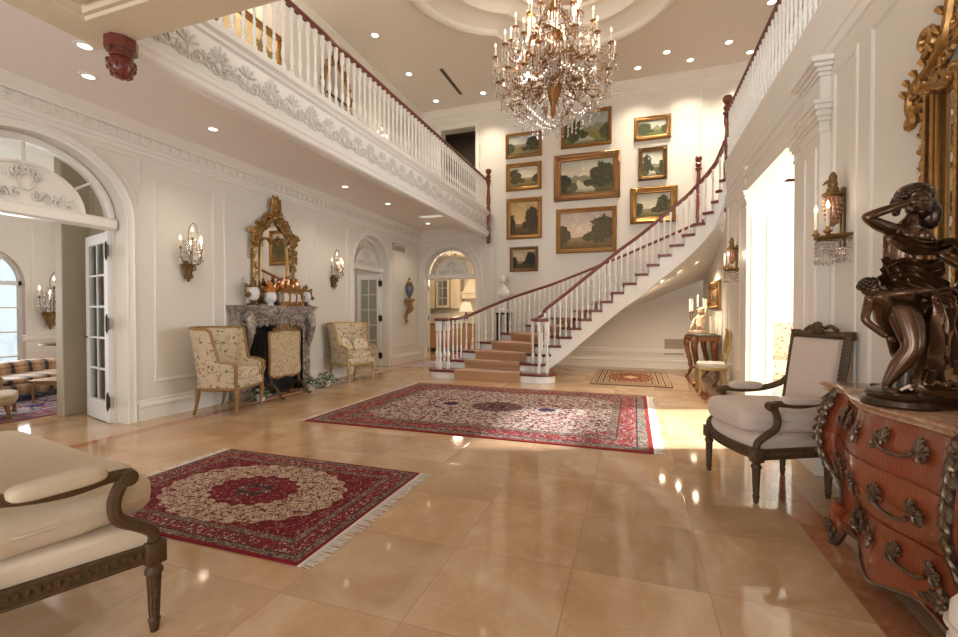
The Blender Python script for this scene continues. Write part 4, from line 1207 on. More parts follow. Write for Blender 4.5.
# lights under the stair soffit
def soffit_pt(k, f):
    p = lp2(I_[k], O_[k], f); return (p[0], p[1], zb(k)+.012)
for k, f, w in ((14,.10,'lowest lit downlight in the curved stair soffit'),(15,.18,'middle lit downlight in the curved stair soffit'),(16,.24,'uppermost lit downlight in the curved stair soffit')):
    x, y, z = soffit_pt(int(k), f); t = downlight(x, y, z-.022, w, .045); DL.append((x, y, z-.05, 2)); t.rotation_euler = (0, R(-30), 0)

# ================================================================== VENTS
def vent(label, loc, rz, w, h, n, vertical=False):
    t = thing('air_vent', label, 'vent', loc, rz)
    mb = MB(); rframe(mb, lambda u, v, d: (u, -d, v), 0, w, 0, h, [(0,0),(0,.012),(.02,.012),(.022,.004)]); mb.build('frame', M['grille'], t, 0)
    mb = MB(); mb.box(.02, w-.02, -.003, -.001, .02, h-.02)
    for k in range(n):
        z = .02+(h-.04)*(k+.5)/n; mb.box(.02, w-.02, -.009, -.004, z-.006, z+.003)
    mb.build('grille', M['grille'], t, 0); return t
vent('beige louvred vent high on left wall past the arched door', (XL, 9.72, 2.82), R(90), .62, .18, 6)
vent('square grey-beige return grille low on back wall under the stair', (.66, YB, .33), 0, .40, .36, 14)
t = thing('slot_vent', 'long narrow dark slot vent in the high ceiling', 'vent', (-4.04, 9.80, ZC)); mb = MB(); mb.box(-.05,.05,-.62,.62,-.008,0,.003); mb.build('frame', M['grille'], t, 0); mb = MB(); mb.box(-.03,.03,-.6,.6,-.010,-.006); mb.build('slot', M['hinge'], t, 0)

# ================================================================== FIREPLACE MANTEL  (local -y to the room)
FY = 5.775
ft = thing('fireplace_mantel', 'carved grey-brown marble fireplace mantel with shell keystone', 'fireplace', (XL, FY, 0), R(90)); ft.scale = (.80,.90,1)
def shelf_out(g, n=24):
    p = [(-.98-g, 0)]
    for i in range(n+1):
        x = -.98-g+(1.96+2*g)*i/n
        u = abs(x)/.98
        p.append((x, -(.30+.05*cos(min(1,u)*PI*2)*.6+(.02 if u > .8 else 0))-g))
    return p + [(.98+g, 0)]
mb = MB(); mb.prism(shelf_out(.02), 1.365, 1.405); mb.prism(shelf_out(-.01), 1.34, 1.365); mb.prism(shelf_out(-.035), 1.30, 1.34); mb.build('shelf', M['mantel'], ft, 25)
mb = MB()
# frieze with curved lower edge
rows_f, rows_b = [], []
N = 36
for i in range(N+1):
    x = -.92+1.84*i/N; u = abs(x)
    lo = 1.02 + .10*max(0, cos(u/.70*PI/2))**.5*(1 if u < .70 else 0) - (.06*math.exp(-(u/.12)**2))
    if u > .70: lo = .96
    rows_f.append((x, lo)); 
fr = -.24
top = [(x, 1.31) for x, _ in rows_f]
mb.grid([[(x, fr, z) for x, z in rows_f], [(x, fr-.015, z+.03) for x, z in rows_f], [(x, fr, z+.06) for x, z in rows_f], [(x, fr-.0, 1.31) for x, z in rows_f]])
mb.grid([[(x, fr, z) for x, z in rows_f], [(x, -.0, z) for x, z in rows_f]])
PF_ = lambda u, v, d=0: (u, fr-.01-d, v)
for s in (-1, 1):
    rframe(mb, PF_, *( (.28,.86) if s > 0 else (-.86,-.28)), 1.17, 1.28, [(0,0),(.01,.018),(.025,.01),(.03,0)])
    for j, (cx_, cz, r0, sg) in enumerate(((.20,1.16,.07,-1),(.34,1.13,.05,1),(.50,1.12,.05,-1),(.64,1.11,.045,1),(.12,1.24,.05,1))):
        mb.spiral(lambda u, v: (u, fr-.02, v), (s*cx_, cz), r0, .012, 1.5, PI/2, .018, 6, sgn=s*sg, steps=16)
for j in range(9): petal(mb, lambda u, v, d=0: (u, fr-.03-d, v), (0, 1.13), PI*(.02+.12*j), .03, .155, .022)
mb.sphere((0, fr-.035, 1.13), (.05,.03,.04), 10, 6)
for j in range(5): petal(mb, lambda u, v, d=0: (u, fr-.02-d, v), (0, 1.10), -PI*(.15+.17*j), .02, .10, .018)
mb.build('frieze', M['mantel'], ft, 35)
for s in (-1, 1):
    mb = MB()
    mb.box(s*.71, s*.93, -.23, 0, 0, 1.31, .008); mb.box(s*.69, s*.95, -.27, 0, 0, .14, .012); mb.box(s*.70, s*.94, -.25, 0, .14, .19, .01)
    rframe(mb, lambda u, v, d: (u, -.23-d, v), min(s*.75,s*.89), max(s*.75,s*.89), .26, .70, [(0,0),(.01,.016),(.03,.010),(.04,0)])
    # scrolled console
    mb.tube(smooth_path([(s*.82,-.24,.72),(s*.82,-.28,.80),(s*.82,-.33,.95),(s*.82,-.36,1.10),(s*.82,-.33,1.24),(s*.82,-.28,1.30)], 4), [.05]*6+[.06]*5+[.075]*8+[.06]*2, 10)
    mb.spiral(lambda u, v: (s*.82+.07, u, v), (-.29, 1.17), .085, .02, 1.5, 0, .022, 6); mb.spiral(lambda u, v: (s*.82-.07, u, v), (-.29, 1.17), .085, .02, 1.5, 0, .022, 6)
    for q in range(5): petal(mb, lambda u, v, d=0: (u, -.36-d, v), (s*.82, .98), PI*(.1+.2*q), .01, .10, .02)
    mb.spiral(lambda u, v: (u, -.25, v), (s*.79, .78), .05, .01, 1.4, PI/2, .014, 6, sgn=s)
    mb.build('jamb', M['mantel'], ft, 35)
mb = MB(); mb.box(-.71, .71, -.03, -.005, 0, 1.15)
for s in (-1, 1): mb.box(s*.69, s*.715, -.22, -.03, 0, 1.05)
mb.box(-.70, .70, -.22, -.03, 0, .02)
for k in range(9): mb.box(-.66+.165*k, -.655+.165*k, -.034, -.03, .05, 1.05)
mb.build('firebox', M['firebox'], ft, 0)
mb = MB(); mb.box(-1.02, 1.02, -.50, 0, 0, .018, .004); mb.build('hearth_slab', M['cmarble'], ft, 0)

# fire screen
fs = thing('fire_screen', 'gilt-framed floral needlework fire screen standing before the hearth', 'fire screen', (-5.06, 5.58, 0.018), R(90), None, .95)
P = lambda u, v, d=0: (u, -d, v)
mb = MB(); out = []
for i in range(13): t_ = i/12; out.append((-.33+.66*t_, 1.03+.03*sin(PI*t_)))
mb.prism([(-.31,.34),(-.34,.40),(-.315,.6),(-.33,.98)] + out + [(.33,.98),(.315,.6),(.34,.40),(.31,.34)], -.012, .012, 'Y'); mb.build('needlework_panel', M['needle'], fs, 20)
mb = MB()
loop = [(-.31,.34),(-.34,.40),(-.32,.6),(-.325,.8),(-.335,.98)] + out + [(.335,.98),(.325,.8),(.32,.6),(.34,.40),(.31,.34),(.15,.31),(0,.34),(-.15,.31)]
mb.tube([(x, 0, z) for x, z in loop], .02, 6, closed=True)
for j in range(7): petal(mb, lambda u, v, d=0: (u, -.01-d, v), (0, 1.07), PI*(.05+.15*j), .02, .09, .016)
for s in (-1, 1):
    mb.spiral(lambda u, v: (u, -.01, v), (s*.14, 1.09), .05, .01, 1.4, -PI/2, .014, 6, sgn=s); mb.spiral(lambda u, v: (u, -.01, v), (s*.24, 1.065), .035, .01, 1.3, -PI/2, .012, 6, sgn=-s)
mb.build('frame', M['goldwood'], fs, 40)
for s in (-1, 1):
    mb = MB(); mb.tube([(s*.30,0,.36),(s*.30,0,.2),(s*.30,0,.12)], .022, 8)
    for q in (-1, 1): mb.tube(smooth_path([(s*.30,0,.20),(s*.30,q*.07,.19),(s*.30,q*.15,.10),(s*.30,q*.2,.03),(s*.30,q*.25,.025)], 4), [.022]*8+[.02]*9, 8)
    mb.build('foot', M['walnut'], fs, 40)

# overmantel mirror
om = thing('overmantel_mirror', 'tall ornate gilt rococo mirror above the fireplace mantel', 'mirror', (XL, 5.88, 1.42), R(90)); om.scale = (.80,1,1)
def top_curve(w, z0, h, n=20): return [(-w+2*w*i/n, z0+h*(sin(PI*i/n))**.8) for i in range(n+1)]
mb = MB(); mb.prism([(-.52,.06)] + [(-.52,1.05)] + top_curve(.46,1.08,.36) + [(.52,1.05),(.52,.06)], -.02, -.012, 'Y'); mb.build('mirror_glass', M['mirror'], om, 0)
mb = MB()
def F(pts, r, n=6): mb.tube([(x, -.03, z) for x, z in pts], r, n)
inner = [(-.36,.10),(-.37,.5),(-.36,.92),(-.30,1.02),(-.18,1.06),(-.08,1.00),(0,1.03),(.08,1.00),(.18,1.06),(.30,1.02),(.36,.92),(.37,.5),(.36,.10)]
F(smooth_path([(a, b, 0) for a, b in inner], 4) and [(p.x, p.y) for p in smooth_path([(a, b, 0) for a, b in inner], 4)], .020)
F([(-.53,.05),(-.545,.4),(-.53,.8),(-.55,1.05)], .026); F([(.53,.05),(.545,.4),(.53,.8),(.55,1.05)], .026); F([(-.53,.06),(0,.05),(.53,.06)], .03)
F(top_curve(.47,1.08,.38), .028)
rnd = random.Random(11)
def leafy(x, z, r, a, sg=1):
    mb.spiral(lambda u, v: (u, -.045-.02*abs(sin(a)), v), (x, z), r, .01, 1.4, a, r*.30, 6, sgn=sg, steps=14)
for s in (-1, 1):
    for z, r, a in ((.02,.07,0),(.14,.06,2),(.30,.045,1),(.44,.05,3),(.60,.045,1.5),(.76,.05,.5),(.90,.06,2.5),(1.02,.075,0),(1.10,.06,2)):
        leafy(s*(.56+.015*sin(z*9)), z, r, a, s); leafy(s*(.50), z+.05, r*.55, a+2, -s)
    for j in range(7): 
        t_ = j/6; leafy(s*(.50-.42*t_), 1.14+.36*t_**.75, .065-.01*t_, 2+j, s if j % 2 else -s)
        leafy(s*(.44-.36*t_), 1.06+.30*t_**.8, .05, 1+j, -s)
    for j in range(4): petal(mb, lambda u, v, d=0: (u, -.05-d, v), (s*.60, 1.08), s*(-.3)+PI/2+.5*(j-1.5), .02, .12, .02)
    for q in range(5): mb.sphere((s*(.60+.01*q), -.04, .92-.05*q), (.018,.016,.022), 6, 4)
for j in range(11): petal(mb, lambda u, v, d=0: (u, -.06-d, v), (0, 1.55), PI*(.0+.10*j), .03, .19-.04*abs(j-5)/5, .024)
for j in range(7): petal(mb, lambda u, v, d=0: (u, -.06-d, v), (0, 1.50), -PI*(.05+.15*j), .02, .13, .02)
mb.sphere((0,-.07,1.53), (.06,.04,.05), 10, 6)
for s in (-1, 1): leafy(s*.12, 1.66, .05, 1, s); leafy(s*.05, 1.73, .035, 2, -s)
mb.build('carved_frame', M['gilt2'], om, 40)
# ================================================================== MANTEL ORNAMENTS
def porcelain_urn(label, loc, k=1.0):
    t = thing('porcelain_urn', label, 'urn', loc, R(90), None, k)
    mb = MB(); mb.lathe([(.001,.05),(.04,.06),(.075,.11),(.085,.17),(.07,.23),(.045,.25),(.001,.26)], n=16); mb.build('body', M['porc'], t, 40)
    mb = MB(); mb.box(-.06,.06,-.06,.06,0,.02,.005); mb.lathe([(.05,.02),(.025,.035),(.035,.055),(.05,.07)], n=12); mb.lathe([(.05,.24),(.06,.25),(.05,.27),(.03,.30),(.035,.33),(.015,.36),(.001,.38)], n=12)
    for s in (-1, 1):
        mb.tube(smooth_path([(s*.05,0,.25),(s*.12,0,.25),(s*.135,0,.19),(s*.10,0,.13),(s*.08,0,.12)], 4), .012, 6); mb.spiral(lambda u, v: (u, 0, v), (s*.12, .27), .035, .008, 1.3, 0, .011, 5, sgn=s)
        for j in range(4): petal(mb, lambda u, v, d=0: (u, -.02-d, v), (s*.11, .10), PI/2+s*(.5-.5*j), .01, .08, .016)
    mb.build('gilt_mount', M['darkgilt'], t, 40); return t
porcelain_urn('white porcelain urn in gilt mounts on left end of the mantel', (XL+.18, 5.30, 1.407), 1.1)
porcelain_urn('white porcelain urn in gilt mounts on right end of the mantel', (XL+.18, 6.45, 1.407), 1.0)
t = thing('gilt_jardiniere', 'amber and gilt centrepiece with white porcelain panels on the mantel', 'centrepiece', (XL+.19, 6.01, 1.407), R(90), None, .95)
mb = MB(); mb.sell((0,0,.14), (.26,.105,.12), .5, .6); mb.build('body', M['porc'], t, 60)
mb = MB(); mb.box(-.27,.27,-.11,.11,0,.03,.01)
for k in range(4):
    x = -.24+.16*k; mb.tube(smooth_path([(x,-.10,.03),(x,-.115,.14),(x,-.09,.24)], 3), .018, 6)
for k in range(12):
    x = -.25+.0455*k; mb.spiral(lambda u, v: (u, -.10, v), (x, .245+.012*(k % 2)), .045, .01, 1.4, PI/2+k, .015, 5, sgn=1 if k % 2 else -1)
    petal(mb, lambda u, v, d=0: (u, -.11-d, v), (x, .26), PI/2+.5*sin(k*1.7), .0, .10, .018)
    mb.spiral(lambda u, v: (u, -.10, v), (x, .045), .028, .008, 1.2, k, .010, 5, sgn=-1 if k % 2 else 1)
for s in (-1, 1): mb.spiral(lambda u, v: (u, 0, v), (s*.27, .18), .09, .015, 1.5, 0, .018, 6, sgn=s)
mb.build('gilt_mount', M['gold'], t, 40)
mb = MB()
for k in range(9):
    x = -.23+.0575*k; h = .36+.07*sin(k*2.1)+.05*(1-abs(k-4)/4)
    mb.lathe([(.035,.24),(.05,.29),(.045,h-.02),(.02,h),(.03,h+.03),(.001,h+.05)], (x, .02*(-1)**k, 0), 8)
mb.build('amber_cups', M['amber'], t, 40)
t = thing('porcelain_jar', 'round white porcelain jar with amber lid on the mantel before the mirror', 'jar', (XL+.21, 5.60, 1.407), R(90), None, 1.0)
mb = MB(); mb.lathe([(.05,0),(.055,.015),(.045,.03),(.085,.07),(.10,.13),(.085,.19),(.06,.21)], n=18); mb.build('body', M['porc'], t, 40)
mb = MB(); mb.lathe([(.065,.20),(.10,.22),(.09,.26),(.05,.29),(.06,.33),(.03,.36),(.001,.38)], n=14)
for k in range(8): mb.spiral(lambda u, v: ((.07+u)*cos(PI*k/4), (.07+u)*sin(PI*k/4), v), (.02, .25), .035, .008, 1.2, 0, .010, 5, steps=8)
mb.build('lid', M['amber'], t, 40)

# ================================================================== HEARTH PLANTS
def ivy(label, loc, seed, s=.22, flower=False):
    rnd = random.Random(seed)
    t = thing('potted_ivy', label, 'plant', loc)
    mb = MB(); mb.lathe([(.001,0),(.05,0),(.065,.07),(.07,.09),(.06,.095),(.055,.085),(.001,.08)], n=14); mb.build('pot', M['potw'], t, 40)
    mb = MB(); lm = MB(); pm = MB()
    for k in range(16):
        a = rnd.uniform(0, 2*PI); L = rnd.uniform(.5, 1)*s; up = rnd.uniform(.02, s*.9)
        pts = smooth_path([(0,0,.08),(L*.4*cos(a),L*.4*sin(a),.10+up*.8),(L*cos(a),L*sin(a),max(.02,.08+up*.7)),(L*1.25*cos(a+.3),L*1.25*sin(a+.3),max(.015,.05+up*.2))], 4)
        mb.tube(pts, .003, 4)
        for p in pts[3:]:
            for q in range(2):
                d = Vector((rnd.uniform(-1,1), rnd.uniform(-1,1), rnd.uniform(-.3,.8))).normalized(); w = Vector((rnd.uniform(-1,1), rnd.uniform(-1,1), rnd.uniform(-1,1))).cross(d).normalized()
                z_ = rnd.uniform(.016,.03); tgt = pm if rnd.random() < .45 else lm
                c = p + d*.01
                pt = [c, c+d*z_*.6+w*z_*.55, c+d*z_*1.5, c+d*z_*.6-w*z_*.55]
                tgt.poly([tuple(v) if v.z > .004 else (v.x, v.y, .004) for v in pt])
    mb.build('stem', M['leaf'], t, 0); lm.build('foliage', M['leaf'], t, 0, recalc=False); pm.build('pale_foliage', M['petal'], t, 0, recalc=False)
    return t
ivy('trailing ivy with pale leaves on hearth, left foot of the fire screen', (-5.10,5.14,.02), 1, .10)
ivy('pale variegated ivy on hearth, right foot of the fire screen', (-5.02,6.12,.02), 2, .14)
ivy('tall pale ivy at the hearth end beside the right mantel jamb', (-5.02,6.52,.02), 3, .20)

# ================================================================== BERGERES   (front = local -y)
def bpath(a):
    s = 1 if a >= 0 else -1; a = abs(a)
    if a > .55: return (s*.335, -.27+(1-a)/.45*.32)
    th = a/.55*PI/2
    return (s*.335*sin(th), .05+.26*cos(th))
def btop(a):
    a = abs(a)
    if a < .60: return 1.085-.012*a/.5
    if a < .73:
        t = (a-.60)/.13; return .655 + .415*((1-t)**1.7*.62 + .38*(1-t*t*(3-2*t)))
    return .655-.03*(a-.73)/.27+.012*sin((a-.73)/.27*PI)
def bpt(a, z, off):
    x, y = bpath(a); e = .004
    x1, y1 = bpath(max(-1, a-e)); x2, y2 = bpath(min(1, a+e)); t = Vector((x2-x1, y2-y1)).normalized(); n = Vector((t.y, -t.x))
    if n.dot(Vector((x, y-.0))) < 0: n = -n
    k = max(0, z-.45)
    lean = .16*k*max(0, cos(min(1, abs(a)/.6)*PI/2)); wing = math.exp(-((abs(a)-.50)/.10)**2); fl = (.10*max(0, z-.62)*min(1, abs(a)/.3) + .055*wing*max(0, (z-.72)/.35))*(1 if x > 0 else -1)
    return (x+n.x*off+fl, y+n.y*off+lean, z)
def bergere(label, loc, rz, wood='goldwood'):
    t = thing('bergere_armchair', label, 'armchair', loc, rz)
    A = [-1+2*i/56 for i in range(57)]
    rows = []
    for off, fz in ((.02,0),(.03,.35),(.03,.7),(.03,1),(-.02,1),(-.035,.75),(-.04,.4),(-.035,0)):
        rows.append([bpt(a, .33+(btop(a)-.33)*fz, off) for a in A])
    mb = MB(); V = mb.grid(rows); mb.f([r[0] for r in V]); mb.f([r[-1] for r in V]); mb.build('backrest', M['floral'], t, 50)
    mb = MB()
    top = [bpt(a, btop(a)+.008, .005) for a in A]
    ends = [(-.345,-.285,.60),(-.35,-.30,.52),(-.335,-.27,.44),(-.33,-.285,.36)]
    mb.tube(ends[::-1] + top + [(-x, y, z) for x, y, z in ends], .024, 8)
    low = [bpt(a, .33, .012) for a in A]; mb.tube(low + [( .2,-.295,.325),(0,-.30,.32),(-.2,-.295,.325)], .024, 6, closed=True)
    for s in (-1, 1): mb.spiral(lambda u, v: (s*.345, u, v), (-.285, .60), .03, .006, 1.2, PI/2, .014, 6, steps=10)
    mb.build('show_frame', M[wood], t, 45)
    mb = MB(); mb.sell((0,-.27,.385), (.32,.035,.06), .4, .4); mb.box(-.31,.31,-.27,.22,.34,.42); mb.build('seat_deck', M['floral'], t, 50)
    mb = MB(); mb.sell((0,-.03,.485), (.285,.285,.085), .55, .45, wob=.03); mb.build('cushion', M['floral'], t, 60)
    lg = None
    for sx in (-1, 1):
        for sy in (-1, 1):
            x, y = sx*.30, (-.27 if sy < 0 else .22)
            mb = MB()
            if sy < 0: pts = [(x,y,.34),(x+sx*.015,y-.012,.26),(x+sx*.01,y-.01,.16),(x,y,.07),(x+sx*.006,y-.015,.02),(x+sx*.006,y-.018,0)]
            else: pts = [(x,y,.34),(x,y+.01,.22),(x,y+.03,.10),(x,y+.06,0)]
            p = smooth_path(pts, 4); n = len(p)
            mb.tube(p, [.034-.018*min(1, i/(n*.75)) + (.008 if i > n-3 and sy < 0 else 0) for i in range(n)], 8)
            mb.build('leg', M[wood], t, 45)
    return t
bergere('gilt-framed bergere wing chair in cream floral tapestry, left of the fireplace', (-5.09,4.59,0), R(18)+PI/2)
bB = bergere('pale gilt bergere wing chair in cream floral fabric, right of the fireplace', (-5.16,7.44,0), R(-14)+PI/2, 'giltpale')
for x, y, rz, w in ((-.16,-.02,.2,'left'),(.17,-.04,-.3,'right')):
    c = Matrix.Rotation(R(-14)+PI/2, 3, 'Z') @ Vector((x, y, 0))
    mb = MB(); mb.sell((0,0,0), (.16,.06,.14), .75, .55, wob=.04)
    o = mb.build('scatter_cushion', M['floral'], None, 60); o.location = (-5.16+c.x, 7.44+c.y, .665); o.rotation_euler = (R(-28), 0, R(-14)+PI/2+rz)
    tag(o, 'floral scatter cushion on %s side of the pale gilt bergere by the glazed door' % w, 'cushion')

# ================================================================== FAUTEUILS (Louis XVI, front = local -y)
def fauteuil(label, loc, rz, linen='linen', hw=.33, bw=.24, name='open_armchair', cat='armchair'):
    t = thing(name, label, cat, loc, rz)
    # seat outline: bowed front
    def outl(g):
        p = []
        for i in range(13):
            u = -1+2*i/12; p.append((u*(hw+g), -.27-.05*(1-u*u)-g))
        p += [(bw+g, .27+g), (-bw-g, .27+g)]
        return p
    mb = MB(); mb.prism(outl(0), .29, .365)
    mb.tube([(x, y, .358) for x, y in outl(.004)], .008, 5, closed=True); mb.tube([(x, y, .298) for x, y in outl(.004)], .007, 5, closed=True)
    o_ = outl(.003)
    for i in range(len(o_)):
        a, b = Vector(o_[i]), Vector(o_[(i+1) % len(o_)]); L = (b-a).length; m = int(L/.026)
        for q in range(m):
            c = a+(b-a)*(q+.5)/m; mb.sphere((c.x, c.y, .328), (.007,.007,.012), 5, 4)
    mb.build('seat_rail', M['walnut'], t, 35)
    mb = MB(); rings = []
    for g, z in ((-.012,.365),(-.002,.40),(-.008,.435),(-.035,.462),(-.10,.472)): rings.append([(x, y, z) for x, y in outl(g)])
    mb.loft(rings); mb.build('seat_pad', M[linen], t, 60)
    mb = MB(); mb.sell((0,-.045,.545), (hw-.025,.30,.098), .48, .30, n=72, m=18, wob=.05)
    c = mb.build('cushion', M[linen], t, 60)
    mb = MB(); N = 48
    mb.tube([((hw-.021)*math.copysign(abs(cos(2*PI*k/N))**.36, cos(2*PI*k/N)), -.045+.304*math.copysign(abs(sin(2*PI*k/N))**.36, sin(2*PI*k/N)), .55) for k in range(N)], .005, 5, closed=True)
    mb.build('piping', M[linen], c, 60)
    # back
    qb = bw/.255; B = lambda u, v, d=0: (u*qb, .285+.15*(v-.45)+d*.98, .4+(v-.4)*1.055)
    mb = MB()
    for (a, b, r) in (((-.275,.40),(-.285,1.10),.03),((.275,.40),(.285,1.10),.03),((-.28,.535),(.28,.535),.026),((-.285,1.09),(.285,1.09),.03)):
        p, q = B(*a), B(*b)
        d = Vector(q)-Vector(p); up = Vector((0,1,0)) if abs(d.z) < .1 else Vector((1,0,0))
        mb.tube([p, tuple((Vector(p)+Vector(q))/2), q], r*1.1, 4, up=(0,0,1) if abs(d.z) < .1 else (0,1,0))
        m = int(d.length/.028)
        for k in range(m):
            c_ = Vector(p)+d*(k+.5)/m; mb.sphere((c_.x, c_.y-.026, c_.z), (.011,.011,.011), 5, 4)
    for s in (-1, 1): mb.box(s*.25*qb, s*(.25*qb+.07), .368, .408, 1.105, 1.165, .006)
    # crest
    for j in range(7): petal(mb, lambda u, v, d=0: B(u, v, -.02-d), (0, 1.115), PI*(.05+.15*j), .01, .075, .014)
    for s in (-1, 1): mb.tube(smooth_path([B(s*.04,1.14), B(s*.10,1.155), B(s*.17,1.125)], 4), .015, 6)
    mb.build('back_frame', M['walnut'], t, 35)
    mb = MB(); rows = []
    for k, d in ((1.0,-.0),(.97,-.03),(.90,-.045),(.6,-.06)):
        rows.append([B(.255*k*sx, .8125+.26*k*sz, d) for sx, sz in [(-1,-1),(-.5,-1),(0,-1),(.5,-1),(1,-1),(1,-.5),(1,0),(1,.5),(1,1),(.5,1),(0,1),(-.5,1),(-1,1),(-1,.5),(-1,0),(-1,-.5)]])
    V = mb.grid(rows, closeu=True); mb.f(V[-1])
    mb.grid([[B(.255*sx, .8125+.26*sz, d) for sx, sz in [(-1,-1),(1,-1),(1,1),(-1,1)]] for d in (0,.03)], closeu=True); mb.poly([B(.255*sx, .8125+.26*sz, .03) for sx, sz in [(-1,-1),(1,-1),(1,1),(-1,1)]])
    mb.build('back_pad', M[linen], t, 50)
    for s in (-1, 1):
        mb = MB()
        h0 = hw-.315; b0 = bw-.255
        p = smooth_path([(s*(.275+b0),.335,.80),(s*(.285+b0),.27,.735),(s*(.305+h0*.6+b0*.4),.15,.685),(s*(.315+h0),.0,.668),(s*(.315+h0),-.13,.678),(s*(.312+h0),-.185,.673)], 4)
        mb.tube(p, .024, 8, flat=.8)
        mb.lathe([(.001,-.034),(.03,-.03),(.036,0),(.03,.03),(.001,.034)], (s*(.313+h0),-.185,.660), 12, axis='X')
        q = smooth_path([(s*(.313+h0),-.175,.655),(s*(.312+h0),-.145,.585),(s*(.312+h0),-.155,.51),(s*(.31+h0),-.225,.455),(s*(.308+h0),-.275,.41),(s*(.305+h0),-.28,.36)], 4)
        mb.tube(q, [.024]*len(q), 8)
        mb.box(s*(.275+h0), s*(.34+h0), -.315, -.245, .282, .372, .004)
        ar = mb.build('arm', M['walnut'], t, 40)
        mb = MB(); mb.sell((s*(.312+h0), .015, .702), (.040,.135,.030), .6, .45); mb.build('arm_pad', M[linen], ar, 60)
        for y, tap in ((-.28,1),(.27,0)):
            mb = MB(); x = s*(.305+h0 if tap else .255+b0)
            prof = [(.030,.30),(.036,.285),(.024,.27),(.033,.255),(.033,.24),(.026,.235),(.017,.06),(.023,.05),(.020,.035),(.015,.0)]
            n = 12
            mb.lathe(prof[::-1], (x, y, 0), n); 
            for k in range(8):
                a = 2*PI*k/8; mb.tube([(x+.024*cos(a), y+.024*sin(a), .23),(x+.016*cos(a), y+.016*sin(a), .065)], .004, 4)
            mb.build('leg', M['walnut'], t, 40)
    return t
fauteuil('dark wood open armchair with cream linen seat and square back, beside the commode', (.955,3.905,0), R(198.5)+PI/2)
st_rz = R(80)+PI/2
c_ = Matrix.Rotation(st_rz, 3, 'Z') @ Vector((-.85, -.28, 0))
fauteuil('dark wood settee with cream cushion cut off at lower left corner of photo', (-1.85-c_.x, 1.30-c_.y, 0), st_rz, 'linen2', .86, .74, 'settee', 'settee')

# ================================================================== COMMODE (front = local -y, back at y=0)
CW = .585
cm = thing('bombe_commode', 'serpentine red kingwood commode with bronze mounts and marble top', 'commode', (XR-.02, 2.515, 0), R(-90))
def c_serp(u):
    a = abs(u)
    return .325 + .085*(.5+.5*cos(PI*min(1, a/.80))) + (.035*((a-.80)/.20) if a > .80 else 0)
def c_bulge(v): return .055*sin(PI*min(1, max(0, (v-.30)/.70)))**1.2 - .035*sin(PI*min(1, max(0, v/.5)))*.8
def c_half(v): return CW*.90 + .9*c_bulge(v)
def zbot(u):
    a = abs(u)
    if a > .9: return .14
    return .11 - .035*math.exp(-((a-.0)/.16)**2) + .035*math.exp(-((a-.48)/.18)**2)
def CS(u, v, off=0.0):
    z = zbot(u)+(.858-zbot(u))*v
    vv = (z-.11)/(.858-.11)
    x = u*c_half(vv); y = -(c_serp(u)+c_bulge(vv))
    if off:
        e = .01
        A = Vector(CS(min(1,u+e), v)); B_ = Vector(CS(max(-1,u-e), v)); C = Vector(CS(u, min(1,v+e))); D = Vector(CS(u, max(0,v-e)))
        n = (A-B_).cross(C-D); n.normalize()
        if n.y > 0: n = -n
        return (x+n.x*off, y+n.y*off, z+n.z*off)
    return (x, y, z)
mb = MB(); US = [-1+2*i/48 for i in range(49)]; VS = [i/16 for i in range(17)]
rows = []
for v in VS:
    f = [CS(u, v) for u in US]
    l, r = f[0], f[-1]
    zl = l[2]; vv = (zl-.11)/.748
    side = lambda s, t_: (s*(c_half(vv)-.02*sin(PI*t_)+.0), -(c_serp(1)+c_bulge(vv))*t_, zl)
    rows.append([side(-1, t_) for t_ in (0,.25,.5,.75)] + f + [side(1, t_) for t_ in (.75,.5,.25,0)])
mb.grid(rows); V = None
mb.poly([(-.5,-.02,.15),(.5,-.02,.15),(.5,-.35,.15),(-.5,-.35,.15)])
mb.build('carcass', M['king'], cm, 50)
# marble top
def top_out(g):
    p = [(-CW-g, 0)]
    for u in US: p.append((u*(CW+g), -(c_serp(u)+.035+g)))
    return p + [(CW+g, 0)]
mb = MB(); mb.loft([[(x, y, z) for x, y in top_out(g)] for g, z in ((-.015,.852),(.0,.856),(.004,.866),(-.004,.873),(.014,.882),(.018,.893),(.006,.901))])
mb.build('marble_top', M['cmarble'], cm, 40)
